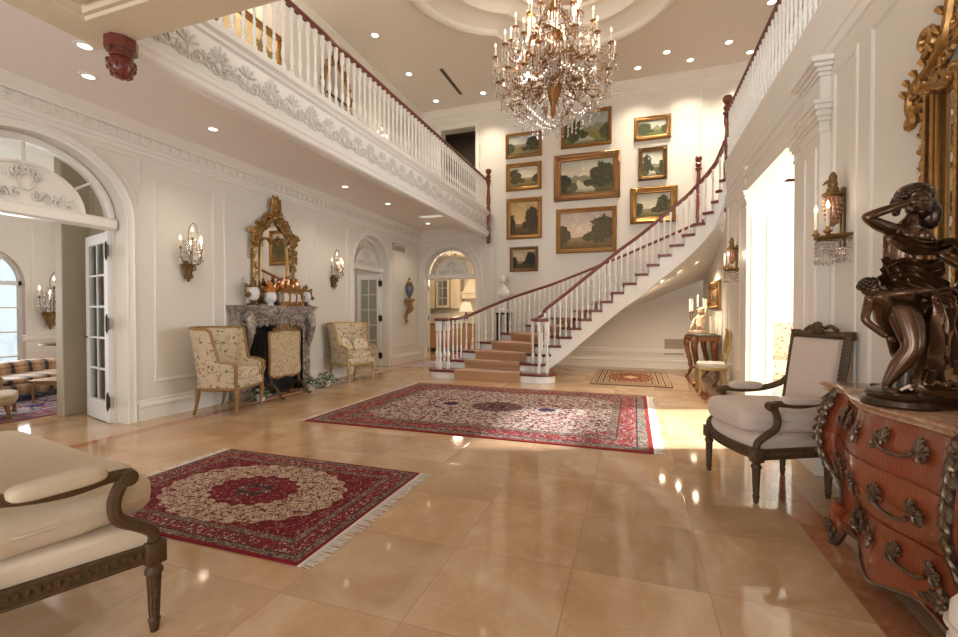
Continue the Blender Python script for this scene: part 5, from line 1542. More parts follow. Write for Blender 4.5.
# drawers
def leafmount(mb, P, c, r, n, seed):
    rnd = random.Random(seed)
    for k in range(n):
        a = 2*PI*k/n+rnd.uniform(-.2,.2); L = r*rnd.uniform(.7,1.15)
        petal(mb, P, c, a, .004, L, r*.24)
    mb.sphere(P(c[0], c[1], .014), r*.3, 7, 5)
rows3 = [(.650,.840),(.395,.635),(.155,.380)]
def v_of(u, z): return (z-zbot(u))/(.858-zbot(u))
for z0, z1 in rows3:
    mb = MB(); uu = [-.83+1.66*i/36 for i in range(37)]; zz = [z0+(z1-z0)*j/6 for j in range(7)]
    f = [[CS(u, v_of(u, z), .011) for u in uu] for z in zz]; b = [[CS(u, v_of(u, z), -.004) for u in uu] for z in zz]
    mb.grid(f)
    edge = lambda G: G[0] + [r[-1] for r in G[1:]] + G[-1][::-1][1:] + [r[0] for r in G[::-1][1:-1]]
    mb.grid([edge(f), edge(b)], closeu=True)
    d = mb.build('drawer', M['king'], cm, 40)
    zc = (z0+z1)/2
    Pd = lambda u, v, dd=0: CS(u/CW, v_of(u/CW, v), .012+dd)
    for s in (-1, 1):
        mb = MB(); xc = s*.26-.012
        for q in (-1, 1):
            x = xc+q*.085
            for k, (a, L, w_) in enumerate(((PI/2,.062,.009),(PI/2+q*.5,.050,.008),(PI/2-q*.55,.045,.008),(PI/2-q*1.15,.060,.009),(PI/2-q*1.75,.052,.008),(-PI/2+q*.3,.034,.008),(PI/2+q*1.3,.030,.007))):
                petal(mb, Pd, (x, zc+.004), a, .0, L, w_); petal(mb, Pd, (x+.5*L*cos(a), zc+.004+.5*L*sin(a)), a+.6, .0, L*.45, w_*.7); petal(mb, Pd, (x+.5*L*cos(a), zc+.004+.5*L*sin(a)), a-.6, .0, L*.45, w_*.7)
            mb.spiral(lambda u, v: Pd(u, v, .014), (x+q*.03, zc-.012), .022, .006, 1.3, 0, .007, 5, sgn=q, steps=10)
        mb.tube([Pd(xc+.085*cos(PI*i/10), zc-.03*sin(PI*i/10), .030) for i in range(11)], .008, 6)
        mb.build('handle', M['bronzemount'], d, 40)
    mb = MB(); 
    for k in range(8):
        a = 2*PI*k/8; petal(mb, Pd, (-.02, zc+.0), a, .004, .055 if k % 4 == 2 else .028, .010)
    mb.sphere(Pd(-.02, zc, .004), (.012,.012,.018), 8, 6); mb.build('escutcheon', M['bronzemount'], d, 40)
# corner mounts + feet
for s in (-1, 1):
    mb = MB()
    Pc = lambda u, v, dd=0: tuple(Vector(CS(max(-1, min(1, u/CW)), v_of(max(-1, min(1, u/CW)), v), .006)) + Vector((s*(abs(u)-CW*.985 if abs(u) > CW*.985 else 0), -dd, 0)))
    xs = s*CW*.97
    for i, z in enumerate((.83,.78,.73,.68,.62,.55,.48,.42)):
        mb.spiral(lambda u, v: Pc(xs+u*.7, z+v, .012), (s*.012*(-1)**i, 0), .038-.002*i, .008, 1.3, PI/2+i, .012, 6, sgn=s*(-1)**i, steps=12)
        for j in range(3): petal(mb, lambda u, v, dd=0: Pc(u, v, .008+dd), (xs, z-.01), -PI/2+.6*(j-1), .006, .06, .010)
    mb.tube([Pc(xs, .85-.035*i, .010) for i in range(21)], [.018-.0005*i for i in range(21)], 6)
    for j in range(5): petal(mb, lambda u, v, dd=0: Pc(u, v, .012+dd), (xs, .80), PI*(.1+.2*j), .01, .04, .010)
    mb.sphere(Pc(xs, .76, .016), (.020,.018,.030), 8, 6)
    mb.build('corner_mount', M['bronzemount'], cm, 40)
    mb = MB(); p = CS(s*.99, .0)
    pts = smooth_path([(p[0]-s*.02,p[1]+.02,.24),(p[0]-s*.0,p[1]+.0,.17),(p[0]-s*.015,p[1]+.015,.09),(p[0]+s*.004,p[1]-.006,.025),(p[0]+s*.01,p[1]-.014,0)], 4)
    mb.tube(pts, [.05-.028*min(1,i/11)+(.006 if i > 12 else 0) for i in range(len(pts))], 8); mb.build('foot', M['king'], cm, 45)
    mb = MB(); mb.tube(pts[8:], [.030]*(len(pts)-8), 8); mb.spiral(lambda u, v: (p[0]+s*.01+u, p[1]-.03, v), (0, .045), .03, .008, 1.2, PI/2, .011, 6, sgn=s)
    for j in range(3): petal(mb, lambda u, v, dd=0: (p[0]+u, p[1]-.028-dd, v), (0, .06), PI/2+.5*(j-1), .01, .08, .014)
    mb.build('sabot', M['bronzemount'], cm, 45)
    mb = MB(); mb.tube([(s*.52,-.03,.2),(s*.53,-.03,.1),(s*.54,-.025,0)], [.04,.028,.026], 8); mb.build('foot', M['king'], cm, 45)
    mb = MB(); Pa = lambda u, v, dd=0: CS(u/CW, v_of(u/CW, max(zbot(u/CW)+.004, v)), .010+dd)
    leafmount(mb, Pa, (s*.40, .20), .06, 7, 4); 
    for j in range(5): petal(mb, Pa, (s*.46-s*.03*j, .22-.012*j), s*-.3+PI*(s > 0), .0, .05, .011)
    mb.build('apron_mount', M['bronzemount'], cm, 45)
mb = MB(); mb.tube([CS(u, .0, .004) for u in [-.9+1.8*i/40 for i in range(41)]], .010, 6); mb.build('apron_edge', M['bronzemount'], cm, 45)
# ================================================================== SKINNED FIGURES
def skin_figure(name, nodes, edges, mat, parent, sub=2):
    """nodes: {key: ((x,y,z), radius)}; grows one continuous surface round the skeleton"""
    keys = list(nodes); idx = {k: i for i, k in enumerate(keys)}
    me = bpy.data.meshes.new(name+'_skeleton')
    me.from_pydata([nodes[k][0] for k in keys], [(idx[a], idx[b]) for a, b in edges], [])
    o = bpy.data.objects.new(name, me); COL.objects.link(o)
    md = o.modifiers.new('skin', 'SKIN'); md.use_smooth_shade = True
    sv = me.skin_vertices[0].data
    for k in keys:
        r = nodes[k][1]; r = r if isinstance(r, (tuple, list)) else (r, r)
        sv[idx[k]].radius = r; sv[idx[k]].use_root = (k == keys[0])
    ms = o.modifiers.new('sub', 'SUBSURF'); ms.levels = sub; ms.render_levels = sub
    bpy.context.view_layer.update()
    dg = bpy.context.evaluated_depsgraph_get()
    nm = bpy.data.meshes.new_from_object(o.evaluated_get(dg))
    bpy.data.objects.remove(o)
    nm.materials.clear(); nm.materials.append(mat)
    nm.polygons.foreach_set('use_smooth', [True]*len(nm.polygons))
    q = bpy.data.objects.new(name, nm); COL.objects.link(q)
    if parent: q.parent = parent
    return q
def join_into(o, mb):
    """add builder geometry to an existing mesh object (keeps one body mesh)"""
    bmesh.ops.recalc_face_normals(mb.bm, faces=mb.bm.faces[:])
    b2 = bmesh.new(); b2.from_mesh(o.data)
    tmp = bpy.data.meshes.new('tmp'); mb.bm.to_mesh(tmp); mb.bm.free(); b2.from_mesh(tmp); b2.to_mesh(o.data); b2.free(); bpy.data.meshes.remove(tmp)
    o.data.polygons.foreach_set('use_smooth', [True]*len(o.data.polygons))
def hand_into(mb, w, d, up, s, curl=.5):
    """five-fingered hand: w wrist, d pointing direction, up back-of-hand normal, s length"""
    w, d, up = Vector(w), Vector(d).normalized(), Vector(up).normalized(); sd = d.cross(up).normalized()
    mb.tube([w, w+d*s*.25, w+d*s*.5], [s*.16, s*.24, s*.2], 8, flat=.55, up=tuple(up))
    for i, L in enumerate((.42,.50,.47,.36)):
        b = w+d*s*.45+sd*s*(.17-.115*i); c = b+d*s*L*.5-up*s*curl*.08; e = c+d*s*L*.45-up*s*curl*.25
        mb.tube([b, c, e], [s*.062, s*.055, s*.04], 6)
    b = w+d*s*.12+sd*s*.18; mb.tube([b, b+d*s*.2+sd*s*.16, b+d*s*.42+sd*s*.16-up*s*.08], [s*.07, s*.06, s*.045], 6)
def head_into(mb, c, r, look, hair_side=0):
    """head facing 'look' (xy direction) with nose, brow, eyes, lips, chin, ears"""
    c = Vector(c); f = Vector(look).normalized(); s = Vector((-f.y, f.x, 0)).normalized(); u = s.cross(f) if s.cross(f).z > 0 else -s.cross(f)
    P = lambda a, b, d: tuple(c + s*a*r + u*b*r + f*d*r)
    mb.sphere(tuple(c+u*r*.12), (r*.86, r*.86, r*1.0), 16, 12)
    mb.tube([P(0,-.15,.30), P(0,-.45,.34), P(0,-.88,.42)], [r*.72, r*.64, r*.36], 12)
    mb.tube([P(0,.22,.84), P(0,-.02,.98), P(0,-.24,1.10), P(0,-.30,.95)], [r*.06, r*.10, r*.14, r*.10], 8)
    for q in (-1, 1):
        mb.sphere(P(q*.32,.12,.76), (r*.15,r*.13,r*.10), 8, 6); mb.tube([P(q*.10,.26,.86), P(q*.32,.34,.82), P(q*.52,.24,.66)], [r*.05,r*.07,r*.04], 6)
        mb.sphere(P(q*.86,-.02,.05), (r*.10,r*.14,r*.24), 8, 6); mb.sphere(P(q*.42,-.30,.62), (r*.22,r*.2,r*.2), 8, 6)
    mb.tube([P(-.22,-.53,.78), P(-.08,-.50,.88), P(0,-.52,.88), P(.08,-.50,.88), P(.22,-.53,.78)], [r*.03,r*.07,r*.06,r*.07,r*.03], 6)
    mb.tube([P(-.18,-.60,.78), P(0,-.63,.86), P(.18,-.60,.78)], [r*.03,r*.08,r*.03], 6)
    mb.sphere(P(0,-.88,.66), r*.2, 8, 6)
def fold_sheet(mb, line, widths, amp=.012, folds=4, nrm=None, seed=0, thick=.006):
    """draped cloth: a strip along 'line' whose cross-section ripples with folds"""
    pts = smooth_path(line, 4); n = len(pts); rnd = random.Random(seed); ph = rnd.uniform(0, 6)
    nv = folds*6; top = []; bot = []
    for i, p in enumerate(pts):
        t = (pts[min(i+1, n-1)]-pts[max(i-1, 0)]).normalized()
        N = Vector(nrm[0]).lerp(Vector(nrm[1]), i/(n-1)) if nrm else Vector((0,-1,0))
        N = (N - t*N.dot(t)).normalized(); S = t.cross(N)
        f = i/(n-1)*(len(widths)-1); a = int(min(f, len(widths)-2)); w = widths[a]+(widths[a+1]-widths[a])*(f-a)
        A, B = [], []
        for j in range(nv+1):
            q = -1+2*j/nv
            r = amp*(.5+w/max(widths))*sin(q*folds*PI+ph+.8*sin(i*.5))+amp*.5*sin(q*folds*1.7*PI+i*.35)
            c = p + S*q*w + N*r
            A.append(tuple(c)); B.append(tuple(c-N*thick))
        top.append(A); bot.append(B)
    mb.grid(top); mb.grid(bot)
    e = lambda G: G[0] + [r[-1] for r in G[1:]] + G[-1][::-1][1:] + [r[0] for r in G[::-1][1:-1]]
    mb.grid([e(top), e(bot)], closeu=True)

# ---------------------------------------------------------------- bronze group on the commode
sg = thing('bronze_statue', 'large dark bronze statue of a draped woman shielding her eyes, cherub at her side', 'statue', (1.095, 2.455, .901), R(18.956), None, 1.025)
mb = MB(); mb.lathe([(.130,0),(.135,.01),(.13,.03),(.118,.038),(.122,.05),(.115,.062),(.085,.072),(.001,.078)], (-.02,-.03,0), 32, 1, 1)
mb.build('round_base', M['bronzeD'], sg, 40)
mb = MB(); mb.box(-.0,.235,-.14,.15,0,.066,.006); mb.build('block_base', M['bronzeD'], sg, 30)
mb = MB()   # rocky trunk behind
rnd = random.Random(5)
rows = []
for i in range(12):
    z = .06+.37*i/11; r = []
    for k in range(18):
        a = 2*PI*k/18; q = 1+.16*noise.noise(Vector((cos(a)*2, sin(a)*2, z*9)))
        r.append((.145+.085*q*cos(a)*(1-.25*i/11), .06+.075*q*sin(a)*(1-.2*i/11), z))
    rows.append(r)
mb.loft(rows); mb.build('tree_trunk', M['bronzeD'], sg, 60)
W = {'pelvis':((.0,.0,.475),(.075,.062)),'belly':((-.01,-.006,.545),(.064,.052)),'waist':((-.012,.0,.605),(.055,.044)),'ribs':((-.004,.0,.665),(.064,.05)),'chest':((.014,-.004,.715),(.068,.05)),'collar':((.024,.0,.752),(.046,.034)),'neck':((.032,-.008,.782),.023),'nape':((.037,-.016,.812),.022),
 'shl':((-.046,-.004,.738),.030),'elbl':((-.205,-.055,.780),.021),'midl':((-.125,-.03,.755),.027),'forel':((-.125,-.075,.808),.0195),'wrl':((-.042,-.080,.836),.013),
 'shr':((.088,.004,.725),.030),'midr':((.128,.0,.675),.025),'elbr':((.162,-.01,.625),.020),'forer':((.185,-.055,.585),.0185),'wrr':((.205,-.095,.560),.013),
 'hipl':((-.030,-.02,.430),.066),'thl':((-.022,-.060,.340),.057),'knl':((-.030,-.092,.245),.039),'cafl':((-.060,-.060,.168),.036),'ankl':((-.088,-.035,.088),.019),'heell':((-.085,-.035,.066),.017),'toel':((-.108,-.10,.060),(.020,.012)),
 'hipr':((.045,.01,.435),.058),'thr':((.062,-.005,.345),.048),'knr':((.078,-.02,.25),.034),'cafr':((.095,.0,.17),.030),'ankr':((.112,.0,.09),.017),'heelr':((.115,-.005,.072),.017),'toer':((.15,-.075,.066),(.020,.012))}
E_ = [('pelvis','belly'),('belly','waist'),('waist','ribs'),('ribs','chest'),('chest','collar'),('collar','neck'),('neck','nape'),('chest','shl'),('shl','midl'),('midl','elbl'),('elbl','forel'),('forel','wrl'),
 ('chest','shr'),('shr','midr'),('midr','elbr'),('elbr','forer'),('forer','wrr'),('pelvis','hipl'),('hipl','thl'),('thl','knl'),('knl','cafl'),('cafl','ankl'),('ankl','heell'),('heell','toel'),
 ('pelvis','hipr'),('hipr','thr'),('thr','knr'),('knr','cafr'),('cafr','ankr'),('ankr','heelr'),('heelr','toer')]
fig = skin_figure('woman_figure', W, E_, M['bronze'], sg)
mb = MB()
head_into(mb, (.040,-.030,.852), .047, (-.35,-1,-.22))
hand_into(mb, (-.045,-.082,.834), (1,-.02,.42), (0,-.75,1), .085, .4)
hand_into(mb, (.204,-.094,.561), (.55,-.75,-.3), (.3,0,1), .080, .8)
for q in (-1, 1): mb.sphere((.014+q*.033,-.045,.706), (.031,.028,.031), 12, 8)
for x, y, z in ((-.108,-.10,.060),(.15,-.075,.066)):
    for k in range(5): mb.sphere((x-.014+.007*k, y-.016+.002*abs(k-1), z-.002), (.005,.011,.005), 6, 4)
join_into(fig, mb)
mb = MB()   # hair: mass of locks sweeping back and to her left
mb.sphere((.052,.0,.880), (.070,.066,.056), 16, 10); mb.sphere((.095,.015,.850), (.054,.055,.068), 12, 8); mb.sphere((.132,.02,.805), (.048,.045,.068), 10, 8)
rnd = random.Random(2)
for k in range(34):
    a = -PI*.15+PI*1.15*k/33
    x0, z0 = .048+.052*cos(a), .868+.05*sin(a); y0 = -.05+.045*abs(cos(a))
    L = rnd.uniform(.05,.10) if x0 > .03 else rnd.uniform(.03,.055)
    d = 1 if x0 > .03 else -.6
    mb.tube(smooth_path([(x0,y0,z0),(x0+.02*d,y0+.01,z0-L*.3),(x0+.032*d+rnd.uniform(-.01,.01),y0+.03,z0-L*.7),(x0+.025*d,y0+.03+rnd.uniform(-.01,.02),z0-L)], 3), [.013]*4+[.011]*3+[.008]*2+[.004], 6)
for k in range(16):
    mb.tube(smooth_path([(.085+.003*k,.0,.87-.004*k),(.115,.02,.83-.004*k),(.125+.012*sin(k),.02,.775-.003*k),(.11+.02*sin(k*2),.012,.735-.004*k)], 3), [.012]*6+[.009]*3+[.004], 6)
for k in range(9): mb.sphere((-.015+.010*k,-.045+.003*abs(k-4),.898-.0016*(k-4)**2), (.013,.014,.013), 7, 5)
for k in range(7): mb.sphere((-.020-.001*k,-.025+.004*k,.885-.013*k), (.014,.016,.013), 7, 5)
mb.build('hair', M['bronzeD'], sg, 60)
mb = MB()   # draperies
fold_sheet(mb, [(-.075,-.045,.705),(-.03,-.066,.672),(.04,-.070,.655),(.11,-.055,.662),(.17,-.035,.672),(.235,-.03,.640)], [.020,.030,.034,.034,.030,.016], .010, 3, ((-.5,-1,.2),(.2,-1,.6)), 1)
fold_sheet(mb, [(-.10,-.02,.555),(-.05,-.07,.585),(.02,-.085,.560),(.08,-.075,.578),(.13,-.03,.60)], [.016,.030,.042,.034,.02], .011, 3, ((-.6,-1,.1),(.6,-1,.2)), 2)
fold_sheet(mb, [(-.095,.0,.52),(-.07,-.07,.53),(.0,-.10,.50),(.075,-.095,.465),(.12,-.06,.44)], [.018,.036,.048,.05,.045], .012, 4, ((-.7,-1,.1),(.5,-1,.3)), 3)
fold_sheet(mb, [(.055,-.10,.475),(.085,-.105,.40),(.105,-.095,.30),(.115,-.08,.215),(.12,-.07,.16)], [.026,.044,.058,.064,.066], .014, 5, ((0,-1,.1),(.3,-1,.1)), 4)
fold_sheet(mb, [(.10,-.05,.50),(.155,-.03,.46),(.20,.0,.37),(.225,.01,.30)], [.04,.05,.045,.02], .012, 3, ((.3,-1,.3),(.5,-.8,.3)), 5)
fold_sheet(mb, [(.12,-.075,.43),(.19,-.09,.50),(.235,-.075,.47),(.245,-.05,.42)], [.015,.035,.04,.02], .010, 3, ((0,-1,.5),(.2,-1,.2)), 6)
fold_sheet(mb, [(.02,-.10,.165),(-.02,-.12,.10),(.04,-.125,.082),(.11,-.125,.080),(.17,-.12,.075)], [.03,.034,.03,.03,.015], .010, 3, ((0,-1,.6),(0,-.6,1)), 7)
fold_sheet(mb, [(-.09,-.02,.62),(-.085,-.06,.56),(-.065,-.075,.50)], [.012,.02,.03], .008, 2, ((-1,-.6,0),(-.8,-1,0)), 8)
for k in range(5): mb.tube([(.06+.014*k*cos(2*PI*i/12)+.005*k, -.112, .405+.017*k*.6*sin(2*PI*i/12)+.01*k) for i in range(12)], .006, 5, closed=True)
for k in range(6): mb.tube(smooth_path([(-.08+.03*k,-.09-.012*sin(k),.075),(-.05+.03*k,-.115,.10+.012*(k % 2)),(-.02+.03*k,-.115,.078)], 3), .009, 5)
mb.build('drapery', M['bronze'], sg, 60)
CN = {'hip':((-.060,.0,.400),.042),'bel':((-.092,-.02,.425),.042),'ch':((-.128,-.03,.452),.038),'nk':((-.158,-.038,.474),.020),
 'sl':((-.150,-.02,.440),.020),'el':((-.182,-.035,.355),.017),'wl':((-.112,-.065,.285),.012),'sr':((-.10,-.060,.462),.020),'er':((-.050,-.100,.470),.017),'wr_':((.012,-.118,.480),.012),
 'h1':((-.045,.03,.365),.036),'k1':((.015,.055,.290),.026),'a1':((.060,.095,.205),.014),'t1':((.05,.07,.185),.012),'h2':((-.020,.03,.355),.034),'k2':((.040,.065,.290),.024),'a2':((.090,.095,.215),.014),'t2':((.08,.07,.195),.012)}
CE = [('hip','bel'),('bel','ch'),('ch','nk'),('ch','sl'),('sl','el'),('el','wl'),('ch','sr'),('sr','er'),('er','wr_'),('hip','h1'),('h1','k1'),('k1','a1'),('a1','t1'),('hip','h2'),('h2','k2'),('k2','a2'),('a2','t2')]
ck = skin_figure('cherub_figure', CN, CE, M['bronze'], sg)
mb = MB(); head_into(mb, (-.172,-.045,.488), .036, (.5,-.9,.2))
hand_into(mb, (.004,-.112,.478), (1,-.1,.1), (0,-1,.6), .045, .5); hand_into(mb, (-.112,-.065,.285), (.8,-.1,-.2), (0,-1,.3), .045, .5)
join_into(ck, mb)
mb = MB()
for k in range(60):
    a = 2*PI*((k*.618) % 1); b = -.2+1.5*k/60
    v = Vector((cos(a)*cos(b), sin(a)*cos(b), sin(b)))
    if v.dot(Vector((.5,-.9,-.3))) > .45: continue
    mb.sphere((-.172+.036*v.x, -.045+.036*v.y, .492+.036*v.z), .0095, 6, 4)
mb.build('curly_hair', M['bronzeD'], ck, 60)

# ================================================================== RIGHT GILT MIRROR
gm = thing('gilt_pier_mirror', 'tall carved gilt mirror on the right wall behind the bronze statue', 'mirror', (XR, 2.21, .965), R(-90))
mb = MB(); mb.box(-.62,.62,-.02,-.012,.05,1.44); mb.prism([(-.40,1.44)] + [(.40*cos(PI-PI*i/12), 1.5+.45*sin(PI*i/12)) for i in range(13)] + [(.40,1.44)], -.02, -.012, 'Y'); mb.build('mirror_glass', M['mirror'], gm, 0)
mb = MB()
for s in (-1, 1):
    for x, w in ((.70,.055),(.46,.045)):
        mb.box(s*(x-w), s*(x+w), -.045, 0, 0, 1.44, .004)
        mb.tube([(s*(x-w*.6),-.05,0),(s*(x-w*.6),-.05,1.42)], .012, 6); mb.tube([(s*(x+w*.5),-.05,0),(s*(x+w*.5),-.05,1.42)], .010, 6)
        for k in range(48): mb.sphere((s*(x+w*.98), -.04, .03+.029*k), (.011,.012,.012), 6, 4)
        for k in range(28): petal(mb, lambda u, v, dd=0: (u, -.05-dd, v), (s*x, .05+.05*k), PI/2, .0, .05, .014)
    for k in range(16):
        mb.spiral(lambda u, v: (u, -.03, v), (s*(.765+.012*sin(k*2)), .05+.088*k), .035, .008, 1.2, k*1.3, .013, 5, sgn=s*(-1)**k, steps=10)
        for j in range(2): petal(mb, lambda u, v, dd=0: (u, -.03-dd, v), (s*.755, .09+.088*k), PI/2-s*(.9-.7*j), .0, .06, .014)
    for j in range(16): mb.sphere((s*(.70-.03*j*.9), -.05, 1.45+.016*sin(j)), (.035,.03,.03), 7, 5)
    big = smooth_path([(s*.80,-.05,1.34),(s*.84,-.06,1.42),(s*.80,-.06,1.52),(s*.66,-.06,1.56),(s*.55,-.06,1.66),(s*.50,-.06,1.82),(s*.38,-.06,1.95),(s*.2,-.06,2.05),(0,-.06,2.16)], 4)
    mb.tube(big, .024, 7); mb.tube([(p.x-s*.07, p.y+.01, p.z-.05) for p in big[8:]], .014, 6)
    mb.spiral(lambda u, v: (u, -.06, v), (s*.70, 1.70), .075, .015, 1.4, -PI/2, .026, 6, sgn=-s); mb.spiral(lambda u, v: (u, -.06, v), (s*.84, 1.35), .045, .01, 1.3, PI/2, .022, 6, sgn=s)
    for j in range(12):
        p = big[6+2*j]; rr = .07
        petal(mb, lambda u, v, dd=0: (u, -.07-dd, v), (p.x, p.z), PI/2-s*.7, .0, .075, .018)
        mb.spiral(lambda u, v: (u, -.06, v), (p.x-s*.05, p.z-.06), .04, .01, 1.2, j, .014, 5, sgn=s, steps=10)
    for j in range(6): petal(mb, lambda u, v, dd=0: (u, -.06-dd, v), (s*.74, 1.45), PI*(.05+.18*j), .01, .075, .014)
mb.box(-.76,.76,-.05,0,1.41,1.47,.006); mb.box(-.78,.78,-.06,0,-.06,.05,.01)
for j in range(9): petal(mb, lambda u, v, dd=0: (u, -.09-dd, v), (0, 2.12), PI*(.02+.12*j), .02, .22, .035)
for k in range(26): petal(mb, lambda u, v, dd=0: (u, -.05-dd, v), (-.72+.0577*k, 1.44), PI/2, .0, .05, .02)
mb.build('carved_frame', M['gold'], gm, 40)

# ================================================================== CONSOLE TABLE AND ITS ORNAMENTS
ct = thing('console_table', 'carved gilt-wood console table with dark marble top under the stair', 'console table', (XR-.03, 9.45, 0), R(-90)); ct.scale = (1.06,1.05,1.035)
def ctop(g): return [(-.66-g,0)] + [(x*(.66+g), -(.36+.04*cos(x*PI*1.5)+g)) for x in [-1+2*i/20 for i in range(21)]] + [(.66+g,0)]
M['verde'] = plain('dark_green_marble', (.10,.11,.10), .15, var=.6, scale=14, coat=.4)
mb = MB(); mb.loft([[(x,y,z) for x,y in ctop(g)] for g, z in ((.0,.845),(.012,.852),(.012,.868),(.0,.878))]); mb.build('marble_top', M['verde'], ct, 40)
M['copper'] = plain('carved_red_gilt', (.23,.095,.036), .38, .5, var=.5, scale=30)
mb = MB(); mb.prism(ctop(-.03), .76, .845); 
for i in range(13):
    x = -.58+.0967*i; mb.spiral(lambda u, v: (u, -(.35+.04*cos(x/.66*PI*1.5)), v), (x, .77), .045, .01, 1.3, i, .014, 5, sgn=(-1)**i, steps=12)
for j in range(7): petal(mb, lambda u, v, dd=0: (u, -.42-dd, v), (0, .74), -PI*(.05+.15*j), .01, .13, .024)
mb.build('apron', M['copper'], ct, 40)
for s in (-1, 1):
    for y, nm in ((-.36,1),(-.06,0)):
        mb = MB(); x = s*.56
        p = smooth_path([(x,y,.80),(x+s*.05,y-.03,.70),(x+s*.04,y-.02,.55),(x-s*.02,y+.02,.35),(x-s*.05,y+.04,.16),(x-s*.0,y+.0,.05),(x+s*.03,y-.02,.0)], 4)
        n = len(p); mb.tube(p, [.065-.038*min(1,i/(n*.7))+(.015 if i > n-4 else 0) for i in range(n)], 8)
        for k in range(6):
            c = p[2+3*k]; mb.spiral(lambda u, v: (c.x+u, c.y-.03, c.z+v), (0,0), .05-.004*k, .01, 1.3, k, .014, 5, sgn=s*(-1)**k, steps=10)
        mb.build('leg', M['copper'], ct, 45)
mb = MB()
for s in (-1, 1): mb.tube(smooth_path([(s*.52,-.32,.17),(s*.3,-.24,.22),(s*.1,-.2,.18),(0,-.2,.20)], 4), .022, 6)
mb.lathe([(.03,.17),(.05,.2),(.07,.26),(.05,.32),(.02,.36),(.001,.40)], (0,-.2,0), 10); mb.build('stretcher', M['copper'], ct, 45)
zt = .910
t = thing('candelabrum', 'gilt candelabrum with five white candles on the console table', 'candelabrum', (1.17, 9.68, zt), 0, None, 1.3)
mb = MB(); mb.lathe([(.001,0),(.075,0),(.07,.02),(.03,.04),(.02,.08),(.035,.12),(.02,.18),(.016,.30),(.03,.33),(.012,.36)], n=14); mb.build('stem', M['gold'], t, 40)
cp_ = [(0,0,.36)] + [(.13*cos(PI/2*k+.5), .13*sin(PI/2*k+.5), .30) for k in range(4)]
for k, (x, y, z) in enumerate(cp_):
    mb = MB()
    if k: mb.tube(smooth_path([(0,0,.22),(x*.4,y*.4,.16),(x*.9,y*.9,.20),(x,y,z-.02)], 4), .008, 6)
    mb.lathe([(.005,-.02),(.022,0),(.012,.004),(.012,.02)], (x,y,z), 8); mb.build('arm', M['gold'], t, 40)
    mb = MB(); mb.lathe([(.012,0),(.011,.19),(.002,.195)], (x,y,z+.01), 8); mb.build('candle', M['candle'], t, 40)
t = thing('putto_sculpture', 'pale terracotta seated figure sculpture on the console table', 'sculpture', (1.17, 9.30, zt), R(-60), None, 1.35)
mb = MB(); mb.box(-.13,.13,-.09,.09,0,.04,.008); mb.build('plinth', M['stonep'], t, 30)
N_ = {'p':((0,.01,.10),.05),'b':((0,.01,.16),.05),'c':((.01,0,.22),.046),'n':((.015,-.01,.26),.022),'sl':((-.045,-.01,.225),.022),'el':((-.09,-.04,.17),.018),'wl':((-.06,-.08,.13),.012),'sr':((.06,0,.225),.022),'er':((.11,-.01,.25),.018),'wr':((.13,-.02,.31),.012),'hl':((-.04,-.03,.085),.036),'kl':((-.07,-.10,.085),.026),'al':((-.05,-.09,.05),.015),'hr':((.04,-.03,.085),.036),'kr':((.08,-.10,.10),.026),'ar':((.08,-.085,.05),.015)}
q_ = skin_figure('seated_figure', N_, [('p','b'),('b','c'),('c','n'),('c','sl'),('sl','el'),('el','wl'),('c','sr'),('sr','er'),('er','wr'),('p','hl'),('hl','kl'),('kl','al'),('p','hr'),('hr','kr'),('kr','ar')], M['stonep'], t)
mb = MB(); head_into(mb, (.018,-.018,.305), .038, (-.2,-1,0)); mb.sphere((.02,.0,.322), (.037,.037,.03), 10, 8); hand_into(mb, (-.06,-.08,.13), (.3,-.6,-.4), (0,-.5,1), .045); hand_into(mb, (.13,-.02,.31), (.2,0,1), (0,-1,0), .045); join_into(q_, mb)
for i, (y, h) in enumerate(((8.97,.32),(8.85,.24))):
    t = thing('pillar_candle', ('taller' if i == 0 else 'shorter')+' cream pillar candle on a gilt dish at near end of the console', 'candle', (1.31, y, zt))
    mb = MB(); mb.lathe([(.001,0),(.05,0),(.055,.012),(.04,.016)], n=14); mb.build('dish', M['gold'], t, 40)
    mb = MB(); mb.lathe([(.034,.014),(.034,h),(.028,h+.003),(.001,h-.004)], n=14); mb.tube([(0,0,h-.004),(0,0,h+.018)], .002, 4); mb.build('candle', M['candle'], t, 40)

# gilt side chair, front = local -y
t = thing('gilt_side_chair', 'small gilt side chair with cream seat against right wall by the console', 'chair', (1.185, 8.10, 0), R(-90), None, 1.05)
mb = MB(); mb.loft([[(x,y,z) for x,y in ((-.21-g,-.20-g),(.21+g,-.20-g),(.18+g,.19+g),(-.18-g,.19+g))] for g, z in ((0,.36),(.008,.38),(0,.41))]); mb.build('seat_rail', M['giltpale'], t, 30)
mb = MB(); mb.sell((0,-.005,.435), (.215,.20,.045), .5, .4); mb.build('seat', M['linenw'], t, 60)
for sx in (-1, 1):
    mb = MB(); mb.tube(smooth_path([(sx*.185,-.175,.38),(sx*.20,-.195,.27),(sx*.185,-.18,.12),(sx*.195,-.20,.0)], 4), [.028-.0013*i for i in range(13)], 8); mb.build('leg', M['giltpale'], t, 45)
    mb = MB(); mb.tube(smooth_path([(sx*.165,.17,.0),(sx*.165,.165,.2),(sx*.165,.165,.42),(sx*.15,.185,.6),(sx*.17,.215,.8),(sx*.13,.225,.90)], 4), .017, 8); mb.build('leg', M['giltpale'], t, 45)
mb = MB(); mb.tube(smooth_path([(-.13,.225,.90),(-.06,.225,.945),(0,.225,.955),(.06,.225,.945),(.13,.225,.90)], 4), .020, 8); mb.tube([(-.15,.185,.60),(.15,.185,.60)], .014, 6)
for j in range(5): petal(mb, lambda u, v, dd=0: (u, .21-dd, v), (0, .94), PI*(.1+.2*j), .01, .06, .012)
